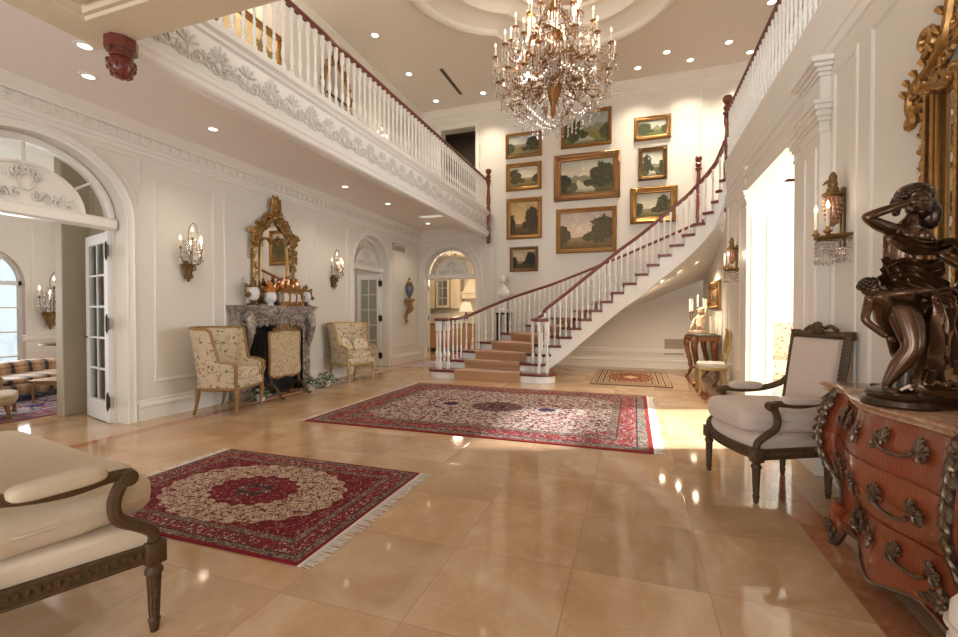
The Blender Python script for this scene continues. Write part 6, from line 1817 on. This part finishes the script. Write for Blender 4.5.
for s in (-1, 0, 1): mb.tube([(s*.05,.187,.60),(s*.07,.205,.75),(s*.04,.222,.93)], .011, 6)
mb.build('backrest', M['giltpale'], t, 45)

# ================================================================== PICTURES
def picture(label, P_loc, rz, w, h, fw, art, frame='gold', ornate=True, deep=.06):
    t = thing('framed_painting', label, 'painting', P_loc, rz)
    P = lambda u, v, d=0: (u, -d, v)
    mb = MB()
    prof = [(0,0),(0,deep*.6),(fw*.08,deep*.8),(fw*.25,deep),(fw*.45,deep*.75),(fw*.6,deep*.85),(fw*.75,deep*.6),(fw*.9,deep*.55),(fw,deep*.25),(fw+.004,.012)]
    rframe(mb, P, -w/2, w/2, -h/2, h/2, prof)
    if ornate:
        st_ = .05
        for (x0, z0, x1, z1) in ((-w/2,-h/2,w/2,-h/2),(-w/2,h/2,w/2,h/2),(-w/2,-h/2,-w/2,h/2),(w/2,-h/2,w/2,h/2)):
            L = math.hypot(x1-x0, z1-z0); n = max(3, int(L/st_))
            for k in range(n+1):
                x, z = x0+(x1-x0)*k/n, z0+(z1-z0)*k/n
                sx = x*(1-fw*.30/(w/2)) if abs(x) > w/2-1e-3 or True else x
                mb.sphere((x-math.copysign(min(fw*.25, abs(x)), x), -deep*.92, z-math.copysign(min(fw*.25, abs(z)), z)), (.017,.012,.013), 6, 4)
        for sx in (-1, 1):
            for sz in (-1, 1):
                for j in range(5): petal(mb, lambda u, v, d=0: (u, -deep*.85-d, v), (sx*(w/2-fw*.45), sz*(h/2-fw*.45)), math.atan2(-sz, -sx)+.4*(j-2), .0, fw*.55, .014)
    fo = mb.build('frame', M[frame], t, 40)
    mb = MB(); rframe(mb, P, -w/2+fw*.86, w/2-fw*.86, -h/2+fw*.86, h/2-fw*.86, [(0,deep*.50),(fw*.03,deep*.58),(fw*.10,deep*.45),(fw*.15,.014)]); mb.build('inner_slip', M['gilt2'], fo, 30)
    mb = MB(); mb.grid([[(x, -.014, z) for x in (-w/2+fw, w/2-fw)] for z in (-h/2+fw, h/2-fw)]); mb.grid([[(x, -.002, z) for x in (-w/2+fw, w/2-fw)] for z in (-h/2+fw, h/2-fw)])
    mb.build('canvas', art, t, 0)
    return t
M['woodgold'] = plain('gilt_brown_frame', (.25,.125,.05), .36, .6, var=.35, scale=30)
SK, HZ = (.30,.36,.36), (.62,.56,.42)
G1, D1 = (.16,.14,.045), (.022,.024,.010)
pics = [  # X, z, w, h, frame width, seed...
 (-2.653,5.51,0.93,0.62,0.075,mk_paint('oil_meadow',1,(.42,.46,.44),(.66,.60,.48),(.20,.16,.06),D1,1,.52,False,.10),'gold','framed landscape of pale sky and meadow, top of the left column of paintings'),
 (-2.652,4.718,0.91,0.69,0.105,mk_paint('oil_hamlet',2,(.55,.53,.44),(.72,.62,.42),(.22,.17,.06),(.035,.028,.01),-1,.42,False,.02),'gold','ornate gilt-framed landscape of low trees, second in the left column of paintings'),
 (-2.64,3.668,0.91,1.03,0.105,mk_paint('oil_grove',3,(.50,.34,.16),(.60,.42,.20),(.10,.07,.025),(.025,.017,.007),1,.34,False,.02),'gold','upright golden-brown landscape with tall tree, third in the left column of paintings'),
 (-2.639,2.641,0.73,0.62,0.075,mk_paint('oil_dusk',4,(.38,.32,.20),(.62,.46,.24),(.07,.05,.02),(.010,.010,.006),1,.36,False,.06),'woodgold','small dark dusk landscape, lowest in the left column near the stair rail'),
 (-1.121,5.726,1.19,0.88,0.085,mk_paint('oil_valley',5,(.26,.31,.30),(.50,.50,.40),(.20,.19,.05),(.03,.032,.012),-1,.48,True,.22),'gold','green valley landscape partly behind the chandelier, top of the middle column'),
 (-1.106,4.577,1.56,1.12,0.17,mk_paint('oil_river_gorge',6,(.42,.42,.36),(.66,.60,.46),(.12,.11,.05),(.022,.022,.012),1,.42,True,.25),'woodgold','largest framed painting, a river gorge under grey sky, middle of the central column'),
 (-1.113,3.281,1.43,1.08,0.105,mk_paint('oil_wood_pasture',7,(.50,.42,.36),(.66,.48,.33),(.20,.12,.045),(.040,.034,.014),1,.30,False,.03),'gold','wide pinkish-sky woodland landscape, lowest in the middle column above the stair'),
 (0.372,5.538,0.8,0.54,0.1,mk_paint('oil_mountain',8,(.40,.43,.38),(.60,.58,.44),(.14,.16,.06),(.025,.03,.012),-1,.45,False,.3),'gold','small gilt-framed mountain landscape, top of the right column of paintings'),
 (0.384,4.723,0.63,0.75,0.1,mk_paint('oil_stream',9,(.46,.48,.42),(.66,.62,.48),(.10,.10,.05),(.022,.024,.014),-1,.42,True,.12),'darkgilt','small upright stream picture in a dark frame, middle of the right column'),
 (0.408,3.775,1.02,0.83,0.15,mk_paint('oil_oaks',10,(.46,.46,.36),(.62,.56,.40),(.20,.17,.07),(.025,.026,.012),1,.34,False,.02),'gold','broad gilt-framed oak landscape, lowest in the right column behind the handrail')]
for (x, z, w, h, fw, art, fr_, lab) in pics:
    picture(lab, (x, YB-.005, z), 0, w, h, fw, art, fr_, True, .075)
picture('small gilt-framed picture on the right wall above the console table', (XR-.004, 9.42, 1.62), R(-90), 1.05, .52, .14, mk_paint('oil_still',12,(.20,.13,.07),(.32,.2,.1),(.1,.06,.03),(.02,.014,.008),1,.4), 'gold')
picture('gilt-framed painting glimpsed through left gallery balusters nearest the landing', (XL+.004, 5.45, 5.22), R(90), 1.25, 1.25, .12, mk_paint('oil_glow',13,(.70,.55,.30),(.85,.68,.38),(.4,.28,.12),(.15,.10,.04),1,.4), 'gold')
gp = thing('gilt_oval_mirror', 'ornate gilt mirror behind the left gallery balusters, mid-way along', 'mirror', (XL, 7.55, 5.55), R(90))
mb = MB(); mb.prism([(.36*cos(2*PI*k/28), .56*sin(2*PI*k/28)) for k in range(28)], -.02, -.008, 'Y'); mb.build('mirror_glass', M['mirror'], gp, 0)
mb = MB()
for k in range(30):
    a = 2*PI*k/30; mb.spiral(lambda u, v: (u, -.03, v), (.43*cos(a), .63*sin(a)), .07, .012, 1.3, a, .022, 5, sgn=(-1)**k, steps=10)
mb.tube([(.38*cos(2*PI*k/40), -.02, .58*sin(2*PI*k/40)) for k in range(40)], .03, 6, closed=True)
for j in range(7): petal(mb, lambda u, v, d=0: (u, -.05-d, v), (0, .66), PI*(.05+.15*j), .02, .2, .03)
mb.build('carved_frame', M['gold'], gp, 40)
sconce_branch('gilt lit wall sconce upstairs behind the far left gallery balusters', (XL, 9.05, 4.75), R(90))
picture('dim picture on corridor wall seen through the dark upstairs doorway', (-4.05, 12.99, 5.4), 0, .7, 1.0, .06, mk_paint('oil_dim',14,(.35,.38,.30),(.5,.48,.3),(.2,.2,.1),(.05,.05,.03),1,.4), 'darkgilt')

# ================================================================== RUGS
def rug(label, x0, x1, y0, y1, mat, fringe='x', h=.010, rz=0):
    t = thing('persian_rug', label, 'rug', ((x0+x1)/2, (y0+y1)/2, 0), rz)
    hx, hy = (x1-x0)/2, (y1-y0)/2
    mb = MB(); mb.box(-hx, hx, -hy, hy, .001, h, .003); mb.build('pile', mat, t, 30)
    if fringe:
        rnd = random.Random(int(hx*100))
        for s in (-1, 1):
            mb = MB(); y = -hy+.01
            while y < hy-.01:
                L = rnd.uniform(.075,.105); dy = rnd.uniform(-.02,.02)
                mb.poly([(s*hx, y, .006), (s*hx, y+.012, .006), (s*(hx+L), y+.012+dy, .003), (s*(hx+L), y+dy, .003)]); y += .0135
            mb.box(s*hx-.004*s, s*(hx+.02), -hy, hy, .001, .007)
            mb.build('fringe', M['fringe'], t, 0)
    return t
M['fringe'] = plain('cotton_fringe', (.66,.60,.54), .9, var=.15, scale=60)
rug('large red-bordered ivory persian rug in the centre of the hall floor', -3.72, .18, 4.41, 7.42, mk_rug('rug_ivory', 1.95, 1.505, [(.24,.020,.020),(.085,.010,.016),(.50,.42,.35),(.018,.018,.045),(.15,.12,.09)], 24.0, (.36,.30), 'field'), 'x')
rug('smaller deep red persian rug with round centre near the camera at left', -3.60, -1.62, 1.865, 3.265, mk_rug('rug_red', .99, .70, [(.20,.012,.022),(.125,.008,.016),(.56,.45,.33),(.022,.015,.028),(.11,.085,.06)], 55.0, (.33,.26), 'tabriz'), 'x')
rug('small beige striped rug with red oval centre under the stair', -.76, .64, 8.40, 10.55, mk_stripe_rug('rug_beige', .70, 1.075), None)
rug('red and blue rug on the salon floor seen through the arched doorway', -10.6, -6.95, 2.2, 5.6, mk_rug('rug_salon', 1.825, 1.7, [(.34,.08,.08),(.12,.08,.16),(.55,.45,.42),(.05,.06,.16),(.2,.2,.26)], 9.0, (.5,.5), 'field'), None)
rug('red rug on the kitchen floor beyond the far arch', -5.3, -3.6, 12.1, 13.2, mk_rug('rug_kitchen', .85, .55, [(.40,.06,.03),(.3,.04,.03),(.5,.3,.2),(.1,.03,.03),(.3,.12,.08)], 14.0, (.2,.2), 'field'), None)
t = rug('pale rose and blue rug at the kitchen threshold left of the stair foot', -5.25, -4.1, 9.6, 11.0, mk_rug('rug_rose', .575, .70, [(.48,.30,.30),(.30,.22,.30),(.62,.55,.50),(.25,.24,.38),(.40,.36,.42)], 16.0, (.2,.2), 'field'), None, .006)

# ================================================================== SMALL THINGS IN THE HALL
t = thing('wall_bracket', 'gilt carved scroll bracket on left wall under the blue urn', 'bracket', (XL, 10.36, 1.01), R(90))
mb = MB(); mb.tube(smooth_path([(0,-.05,.02),(0,-.03,.12),(0,-.06,.25),(0,-.14,.38),(0,-.13,.50),(0,-.09,.56)], 4), [.03]*5+[.045]*5+[.075]*6+[.09]*5, 8)
mb.lathe([(.06,.55),(.12,.57),(.14,.60),(.14,.625)], (0,-.13,0), 14)
for s in (-1, 1): mb.spiral(lambda u, v: (s*.07, -.12+u, v), (0, .46), .06, .012, 1.4, 0, .016, 6); 
mb.spiral(lambda u, v: (u, -.06, v), (0, .05), .05, .01, 1.3, 0, .018, 6)
for j in range(5): petal(mb, lambda u, v, d=0: (u, -.17-d, v), (0, .44), -PI*(.1+.2*j), .0, .14, .022)
mb.build('scroll', M['goldwood'], t, 45)
t = thing('lidded_urn', 'blue and gold lidded urn standing on the wall bracket near the kitchen arch', 'urn', (XL+.13, 10.36, 1.637), 0)
mb = MB(); mb.lathe([(.06,0),(.055,.015),(.03,.03),(.035,.05),(.075,.13),(.105,.24),(.11,.31),(.085,.38),(.06,.40)], n=18); mb.build('body', M['blueurn'], t, 45)
mb = MB(); mb.lathe([(.108,.29),(.114,.30),(.108,.33)], n=18); mb.build('gilt_band', M['darkgilt'], t, 45)
mb = MB(); mb.lathe([(.06,.40),(.075,.41),(.06,.44),(.03,.47),(.02,.50),(.03,.52),(.001,.56)], n=14); mb.build('lid', M['darkgilt'], t, 45)
mb = MB(); mb.lathe([(.065,0),(.06,.015),(.032,.032)], n=14); mb.build('foot', M['darkgilt'], t, 45)

t = thing('black_pedestal', 'tall black open-legged pedestal by the back wall behind the stair', 'pedestal', (-3.06, 10.82, 0), 0)
mb = MB(); mb.box(-.17,.17,-.17,.17,1.24,1.29,.006); mb.build('top', M['black'], t, 20)
for sx in (-1, 1):
    for sy in (-1, 1): mb = MB(); mb.box(sx*.13-.022, sx*.13+.022, sy*.13-.022, sy*.13+.022, 0, 1.24, .003); mb.build('leg', M['black'], t, 20)
mb = MB(); mb.box(-.14,.14,-.14,.14,.30,.33); mb.build('shelf', M['black'], t, 20)
t = thing('marble_bust', 'white marble bust rising above the left stair handrail', 'bust', (-3.06, 10.82, 1.29), 0, None, 1.16)
mb = MB(); mb.lathe([(.10,0),(.10,.05),(.075,.07),(.06,.12),(.06,.26),(.08,.29)], n=16); mb.build('socle', M['marblew'], t, 40)
N_ = {'b':((0,0,.31),(.11,.08)),'c':((0,-.01,.42),(.14,.085)),'s1':((-.13,0,.46),.055),'s2':((.13,0,.46),.055),'u':((0,0,.51),(.09,.06)),'n':((0,0,.57),.045),'h':((0,-.01,.62),.042)}
b_ = skin_figure('bust', N_, [('b','c'),('c','u'),('u','n'),('n','h'),('c','s1'),('c','s2')], M['marblew'], t)
mb = MB(); head_into(mb, (.0,-.03,.70), .088, (.25,-1,0)); mb.sphere((0,.0,.735), (.086,.09,.075), 12, 8)
for k in range(12): mb.sphere((.075*cos(k), .075*sin(k)*.9+.02, .70+.045*sin(k*2.3)), .028, 7, 5)
join_into(b_, mb)

# white slip-covered stool at lower right
t = thing('slipcovered_stool', 'white slip-covered stool corner at the bottom right edge of the photo', 'stool', (.985, 1.235, 0), R(4)); t.scale = (1,1,1.1)
mb = MB(); mb.sell((0,0,.50), (.26,.235,.085), .45, .35); mb.build('cushion', M['linenw'], t, 60)
mb = MB(); rows = []
for z, g in ((.46,.0),(.30,.006),(.12,.012),(.03,.018)):
    rows.append([((.255+g+.006*sin(9*a))*math.copysign(abs(cos(a))**.3, cos(a)), (.23+g+.006*sin(9*a))*math.copysign(abs(sin(a))**.3, sin(a)), z) for a in [2*PI*k/64 for k in range(64)]])
mb.loft(rows, True, True); mb.build('skirt', M['linenw'], t, 60)
mb = MB(); mb.tube([(.262*math.copysign(abs(cos(a))**.35, cos(a)), .238*math.copysign(abs(sin(a))**.35, sin(a)), .50) for a in [2*PI*k/64 for k in range(64)]], .006, 5, closed=True); mb.build('piping', M['linen'], t, 60)

# ================================================================== KITCHEN BEYOND THE FAR ARCH
KY = 14.4
t = thing('base_cabinet_run', 'warm wood kitchen base cabinets under a stone counter beyond the far arch', 'cabinet', (-5.05, KY-.3, 0))
mb = MB(); mb.box(-2.4,2.4,-.3,.28,.1,.88); mb.build('carcass', M['cabw'], t, 0)
for k in range(8):
    x = -2.38+.595*k; mb = MB(); mb.box(x+.01,x+.585,-.322,-.30,.12,.86,.004); rframe(mb, lambda u, v, d: (u, -.322-d, v), x+.07, x+.525, .18, .80, [(0,0),(.01,-.008),(.02,.004)]); d_ = mb.build('door', M['cabw'], t, 20)
    mb = MB(); mb.sphere((x+.06,-.335,.75), .014, 7, 5); mb.build('knob', M['steel'], d_, 40)
mb = MB(); mb.box(-2.42,2.42,-.34,.29,.88,.92,.006); mb.build('worktop', M['counter'], t, 20)
def upper_cab(x, w, z0, z1, label, glass=False):
    t = thing('wall_cabinet', label, 'cabinet', (x, KY-.18, z0))
    h = z1-z0
    mb = MB(); 
    if glass:
        mb.box(-w/2,w/2,.10,.17,0,h); mb.box(-w/2,-w/2+.02,-.16,.1,0,h); mb.box(w/2-.02,w/2,-.16,.1,0,h); mb.box(-w/2,w/2,-.16,.1,0,.02); mb.box(-w/2,w/2,-.16,.1,h-.02,h)
    else: mb.box(-w/2,w/2,-.16,.17,0,h)
    mb.box(-w/2-.03,w/2+.03,-.20,.17,h,h+.08,.01); mb.build('carcass', M['cab'], t, 20)
    mb = MB()
    if glass:
        rframe(mb, lambda u, v, d: (u, -.16-d, v), -w/2+.01, w/2-.01, .01, h-.01, [(0,0),(0,.02),(.07,.02),(.075,.0)])
        for k in (1, 2): mb.box(-w/2+.08, w/2-.08, -.18, -.165, h*k/3-.01, h*k/3+.01)
        mb.box(-.01,.01,-.18,-.165,.08,h-.08)
    else:
        mb.box(-w/2+.01,w/2-.01,-.18,-.16,.01,h-.01,.003); rframe(mb, lambda u, v, d: (u, -.18-d, v), -w/2+.07, w/2-.07, .07, h-.07, [(0,0),(.012,-.008),(.03,.006)])
    d_ = mb.build('door', M['cab'], t, 20)
    if glass:
        mb = MB(); mb.box(-w/2+.07,w/2-.07,-.168,-.164,.07,h-.07); mb.build('pane', M['glass'], d_, 0)
        mb = MB(); mb.box(-w/2+.02,w/2-.02,-.05,.09,h*.35,h*.36); mb.box(-w/2+.02,w/2-.02,-.05,.09,h*.66,h*.67); mb.box(-w/2+.02,w/2-.02,.092,.099,.02,h-.02); mb.build('interior', M['cabin'], t, 0)
    return t
upper_cab(-6.13, .50, 1.45, 2.45, 'cream wall cabinet with dark glazed door beyond the kitchen arch', True)
upper_cab(-6.70, .56, 1.42, 2.45, 'plain cream wall cabinet left of the glazed kitchen cabinet')
upper_cab(-5.66, .36, 1.42, 2.45, 'plain cream wall cabinet between glazed kitchen cabinet and hood')
t = thing('range_hood', 'tall tapering cream range hood seen at right of the kitchen arch', 'hood', (-4.72, KY-.3, 1.75))
mb = MB(); mb.loft([[(-.62,-.30,0),(.62,-.30,0),(.62,.29,0),(-.62,.29,0)],[(-.62,-.30,.16),(.62,-.30,.16),(.62,.29,.16),(-.62,.29,.16)]]); mb.box(-.66,.66,-.34,.29,.16,.21,.01); mb.build('mantel', M['cab'], t, 20)
mb = MB(); mb.loft([[(-.60,-.28,.21),(.60,-.28,.21),(.60,.29,.21),(-.60,.29,.21)],[(-.36,-.05,.8),(.36,-.05,.8),(.36,.29,.8),(-.36,.29,.8)],[(-.30,.0,1.33),(.30,.0,1.33),(.30,.29,1.33),(-.30,.29,1.33)]]); mb.build('canopy', M['cab'], t, 40)
t = thing('table_lamp', 'small glowing table lamp on the kitchen counter beneath the hood', 'lamp', (-5.25, KY-.42, .92), 0, None, 1.5)
mb = MB(); mb.lathe([(.06,0),(.055,.015),(.02,.03),(.045,.10),(.05,.16),(.02,.24),(.012,.30)], n=14); mb.build('base', M['redbr'], t, 40)
mb = MB(); mb.lathe([(.15,.27),(.09,.48)], n=20) ; mb.build('lamp_shade', M['shade'], t, 40)
t = thing('fruit_bowl', 'dark bowl on the kitchen counter beneath the glazed cabinet', 'bowl', (-5.75, KY-.42, .92))
mb = MB(); mb.lathe([(.05,0),(.06,.02),(.15,.09),(.16,.11),(.14,.10),(.05,.04),(.001,.035)], n=18); mb.build('bowl', M['counter'], t, 40)
t = thing('kitchen_chandelier', 'small brass kitchen chandelier glimpsed through the far fanlight', 'chandelier', (-5.2, 12.9, .38))
mb = MB(); mb.tube([(0,0,2.72),(0,0,2.70)], .01, 6); mb.lathe([(.01,2.66),(.04,2.70),(.02,2.75)], n=10)
for k in range(6): a = PI/3*k; mb.tube(smooth_path([(0,0,2.70),(.15*cos(a),.15*sin(a),2.64),(.28*cos(a),.28*sin(a),2.70),(.30*cos(a),.30*sin(a),2.76)], 3), .008, 5)
mb.build('frame', M['gold'], t, 40)
for k in range(6): a = PI/3*k; candle_set(t, .30*cos(a), .30*sin(a), 2.76, .08, .012)

# ================================================================== SALON SEEN THROUGH THE LEFT ARCH
t = thing('striped_sofa', 'low black and tan striped silk sofa in the salon beyond the arched doorway', 'sofa', (-8.95, 4.55, 0.01), R(90+20)); t.scale = (1,.9,.56)
mb = MB(); mb.sell((0,.0,.30), (1.05,.42,.17), .4, .3); mb.build('seat', M['stripe'], t, 60)
mb = MB(); mb.sell((0,-.02,.52), (.98,.36,.10), .6, .4); mb.build('cushion', M['stripe'], t, 60)
mb = MB(); rows = []
for i in range(25):
    u = -1+2*i/24; rows.append(u)
mb.tube([(u*1.08, .36-.25*abs(u)**4, .70+.12*cos(u*PI/2)) for u in rows], [.13]*25, 12); mb.sell((0,.34,.55), (1.0,.12,.26), .4, .4); mb.build('backrest', M['stripe'], t, 60)
for s in (-1, 1): mb = MB(); mb.tube([(s*1.02,.25,.62),(s*1.04,0,.62),(s*1.02,-.36,.60)], [.12,.13,.12], 12); mb.sell((s*1.02,-.05,.42), (.09,.36,.22), .4, .4); mb.build('arm', M['stripe'], t, 60)
for sx in (-1, 1):
    for sy in (-1, 1): mb = MB(); mb.lathe([(.02,0),(.03,.06),(.035,.16)], (sx*.92, sy*.30, 0), 8); mb.build('leg', M['walnut'], t, 40)
t = thing('salon_armchair', 'low cream patterned salon chair with wooden legs before the striped sofa', 'armchair', (-7.48, 3.18, 0.01), R(150)); t.scale = (1,1,.64)
mb = MB(); mb.sell((0,0,.36), (.34,.33,.12), .4, .35); mb.build('seat', M['needle'], t, 60)
mb = MB(); rr = []
for i in range(17):
    a = -.15*PI+1.3*PI*i/16; rr.append((.36*cos(a), .34*sin(a)))
mb.grid([[(x*k, y*k, z) for x, y in rr] for k, z in ((1,.30),(1.05,.6),(1.04,.72),(.92,.74),(.86,.6),(.84,.4))]); mb.build('backrest', M['needle'], t, 60)
for sx in (-1, 1):
    for sy in (-1, 1): mb = MB(); mb.tube([(sx*.28,sy*.26,.28),(sx*.29,sy*.28,.12),(sx*.28,sy*.28,0)], [.03,.02,.024], 8); mb.build('leg', M['goldwood'], t, 40)
t = thing('low_table', 'low wooden coffee table between the sofa and the salon post', 'table', (-7.85, 4.30, 0.01), R(20)); t.scale = (.8,.8,.72)
mb = MB(); mb.box(-.45,.45,-.3,.3,.42,.45,.008); mb.box(-.41,.41,-.26,.26,.35,.42); mb.build('tabletop', M['goldwood'], t, 30)
for sx in (-1, 1):
    for sy in (-1, 1): mb = MB(); mb.tube([(sx*.39,sy*.24,.38),(sx*.40,sy*.25,.2),(sx*.39,sy*.25,0)], [.03,.02,.016], 8); mb.build('leg', M['goldwood'], t, 40)
t = thing('side_table', 'small dark round side table with box near the salon sconce', 'table', (-10.35, 5.55, 0))
mb = MB(); mb.lathe([(.28,.68),(.30,.69),(.30,.71),(.28,.72)], n=24); mb.build('tabletop', M['walnut'], t, 40)
mb = MB(); mb.lathe([(.2,0),(.19,.03),(.04,.08),(.05,.3),(.03,.5),(.06,.68)], n=14); mb.build('pedestal', M['walnut'], t, 40)
# french windows of the salon
def arched_window(P, c, a, s, b, t_=.1, rows=4, cols=2):
    win_n[0] += 1
    mb = MB(); o_ = [(-.001,-.15),(-.001,-t_),(-.05,-t_),(-.06,-t_-.02),(-.06,-.15)]
    mb.grid([[P(u, v, d) for u, v in arch_line(c, a, s, b, off, 0)] for off, d in o_])
    for k in range(1, rows): 
        z = s*k/rows; mb.box(*sorted((P(0,0,-t_-.01)[0], P(0,0,-t_-.04)[0])), c-a, c+a, z-.014, z+.014)
    mb.box(*sorted((P(0,0,-t_)[0], P(0,0,-t_-.05)[0])), c-a, c+a, s-.04, s+.04)
    mb.box(*sorted((P(0,0,-t_)[0], P(0,0,-t_-.05)[0])), c-.05, c+.05, 0, s)
    for q in (-1, 1): mb.box(*sorted((P(0,0,-t_-.01)[0], P(0,0,-t_-.04)[0])), c+q*a*.5-.012, c+q*a*.5+.012, 0, s)
    for th in (50, 90, 130): mb.tube([P(c, s, -t_-.02), P(c+a*.95*cos(R(th)), s+b*.95*sin(R(th)), -t_-.02)], .014, 5)
    o = struct(mb.build('window_%d' % win_n[0], M['doorw'], None, 30))
    mb = MB(); mb.poly([P(u, v, -t_-.025) for u, v in arch_line(c, a, s, b, -.05, .02)]); mb.build('glass_pane', M['glass'], o, 0)
arched_window(PW, 4.675, .675, 1.85, .66)

# ================================================================== SUNROOM THROUGH THE RIGHT OPENING
t = thing('floral_armchair', 'pale floral upholstered chair in the bright room beyond the right opening', 'armchair', (2.24, 8.15, 0), R(-20))
mb = MB(); mb.sell((0,0,.40), (.36,.36,.14), .4, .35); mb.build('seat', M['floral'], t, 60)
mb = MB(); mb.sell((0,.30,.74), (.35,.09,.40), .35, .35); mb.build('backrest', M['floral'], t, 60)
for s in (-1, 1): mb = MB(); mb.sell((s*.36,.02,.52), (.07,.34,.14), .5, .4); mb.build('arm', M['floral'], t, 60)
for sx in (-1, 1):
    for sy in (-1, 1): mb = MB(); mb.lathe([(.018,0),(.03,.27)], (sx*.28, sy*.28, 0), 8); mb.build('leg', M['walnut'], t, 40)
for i, (a, b) in enumerate(((3.8,6.05),(6.25,8.8))):
    win_n[0] += 1; mb = MB()
    rframe(mb, PE, a, b, .2, 3.1, [(0,-.12),(0,-.05),(.07,-.05),(.08,-.12)])
    for k in range(1, 4): mb.box(5.2+.06, 5.2+.10, a+(b-a)*k/4-.015, a+(b-a)*k/4+.015, .25, 3.05)
    for k in range(1, 4): mb.box(5.2+.06, 5.2+.10, a+.05, b-.05, .2+2.9*k/4-.015, .2+2.9*k/4+.015)
    o = struct(mb.build('window_%d' % win_n[0], M['doorw'], None, 0))
    mb = MB(); mb.box(5.2+.075, 5.2+.08, a+.05, b-.05, .25, 3.05); mb.build('glass_pane', M['glass'], o, 0)
# front wall windows
for (a, b, z0, z1) in ((-4.6,-2.9,.3,2.7),(-1.9,.3,.0,2.7),(-4.6,-2.9,4.2,6.1),(-1.9,.3,4.2,6.1),(2.0,3.6,4.2,6.1)):
    win_n[0] += 1; mb = MB(); rframe(mb, PF, a, b, z0, z1, [(0,-.12),(0,-.03),(.07,-.03),(.08,-.12)])
    for k in range(1, 4): mb.box(a+(b-a)*k/4-.015, a+(b-a)*k/4+.015, -3.1, -3.06, z0+.05, z1-.05)
    for k in range(1, 4): mb.box(a+.05, b-.05, -3.1, -3.06, z0+(z1-z0)*k/4-.015, z0+(z1-z0)*k/4+.015)
    struct(mb.build('window_%d' % win_n[0], M['doorw'], None, 0))
# ================================================================== LIGHT
def lamp(kind, name, loc, energy, col, rot=(0,0,0), **kw):
    l = bpy.data.lights.new(name, kind); l.energy = energy; l.color = col
    for k, v in kw.items(): setattr(l, k, v)
    o = bpy.data.objects.new(name, l); COL.objects.link(o); o.location = loc; o.rotation_euler = rot
    return o
WARM = (1.0, .80, .58); WARM2 = (1.0, .86, .68); DAY = (.88, .94, 1.0)
for x, y, z, k in DL:
    if k == 0: lamp('SPOT', 'downlight_beam', (x, y, z-.03), 80, WARM2, spot_size=R(115), spot_blend=.9, shadow_soft_size=.05)
    elif k == 1: lamp('SPOT', 'downlight_beam', (x, y, z-.03), 170 if x < -4 else 400, WARM2, spot_size=R(110), spot_blend=.9, shadow_soft_size=.06)
    else: lamp('SPOT', 'downlight_beam', (x, y, z-.02), 170, WARM, spot_size=R(150), spot_blend=.9, shadow_soft_size=.04)
for k in range(6):
    a = 2*PI*k/6+.2; lamp('POINT', 'chandelier_glow', (CHX+.72*cos(a), CHY+.72*sin(a), 5.3+.25*(k % 2)), 28, WARM, shadow_soft_size=.12)
# candle light of the sconces; last one is a fill added over the console
for p, e in (((XL+.2,4.42,2.18),2),((XL+.2,7.45,2.25),2),((XR-.22,3.97,2.1),3),((XR-.22,7.62,2.15),8),((XL+.2,9.05,5.3),6),((1.12,9.68,1.55),2.5)): lamp('POINT', 'sconce_and_fill_glow', p, e, WARM, shadow_soft_size=.06)
# daylight through the windows
lamp('AREA', 'salon_daylight', (-10.85, 4.67, 1.4), 220, DAY, (0, R(-90), 0), shape='RECTANGLE', size=2.3, size_y=1.3)
lamp('AREA', 'salon_daylight', (-10.85, 1.6, 1.5), 220, DAY, (0, R(-90), 0), shape='RECTANGLE', size=2.3, size_y=1.9)
lamp('AREA', 'sunroom_daylight', (5.05, 4.9, 1.7), 480, DAY, (0, R(90), 0), shape='RECTANGLE', size=2.8, size_y=2.1)
lamp('AREA', 'sunroom_daylight', (5.05, 7.55, 1.7), 480, DAY, (0, R(90), 0), shape='RECTANGLE', size=2.8, size_y=2.2)
for x, w, z, h, e in ((-3.75,1.6,1.5,2.3,160),(-.8,2.1,1.4,2.5,220),(-3.75,1.6,5.15,1.8,220),(-.8,2.1,5.15,1.8,260),(2.8,1.5,5.15,1.8,160)):
    lamp('AREA', 'front_daylight', (x, -2.85, z), e*1.1, (.92,.96,1), (R(90), 0, 0), shape='RECTANGLE', size=w, size_y=h)
lamp('POINT', 'kitchen_light', (-5.0, 12.6, 2.3), 130, (1,.82,.60), shadow_soft_size=.15)
lamp('AREA', 'under_cabinet_light', (-4.9, KY-.3, 1.40), 14, (1,.75,.42), (0,0,0), shape='RECTANGLE', size=1.8, size_y=.15)
lamp('POINT', 'study_light', (-7.4, 8.6, 2.6), 60, (1,.93,.8), shadow_soft_size=.2)
lamp('POINT', 'gallery_light', (3.3, 4.5, 5.9), 60, WARM2, shadow_soft_size=.2)
lamp('POINT', 'gallery_light', (-5.1, 5.3, 6.2), 45, WARM, shadow_soft_size=.15)
sun = lamp('SUN', 'low_sun', (9, 9, 5), 105, (.93,.96,1), angle=R(4))
sun.rotation_euler = Vector((-1,-.345,-.56)).to_track_quat('-Z', 'Y').to_euler()
w = bpy.data.worlds.new('sky'); SC.world = w; w.use_nodes = True
bg = w.node_tree.nodes.get('Background') or w.node_tree.nodes.new('ShaderNodeBackground'); bg.inputs[0].default_value = (.80,.90,1,1); bg.inputs[1].default_value = 3.0
SC.view_settings.view_transform = 'Standard'; SC.view_settings.look = 'None'; SC.view_settings.exposure = -1.2; SC.view_settings.gamma = 1.0
SC.view_settings.use_curve_mapping = False
SC.cycles.max_bounces = 8; SC.cycles.transparent_max_bounces = 24; SC.cycles.diffuse_bounces = 4; SC.cycles.glossy_bounces = 4
SC.cycles.sample_clamp_indirect = 6.0; SC.cycles.caustics_reflective = False; SC.cycles.caustics_refractive = False
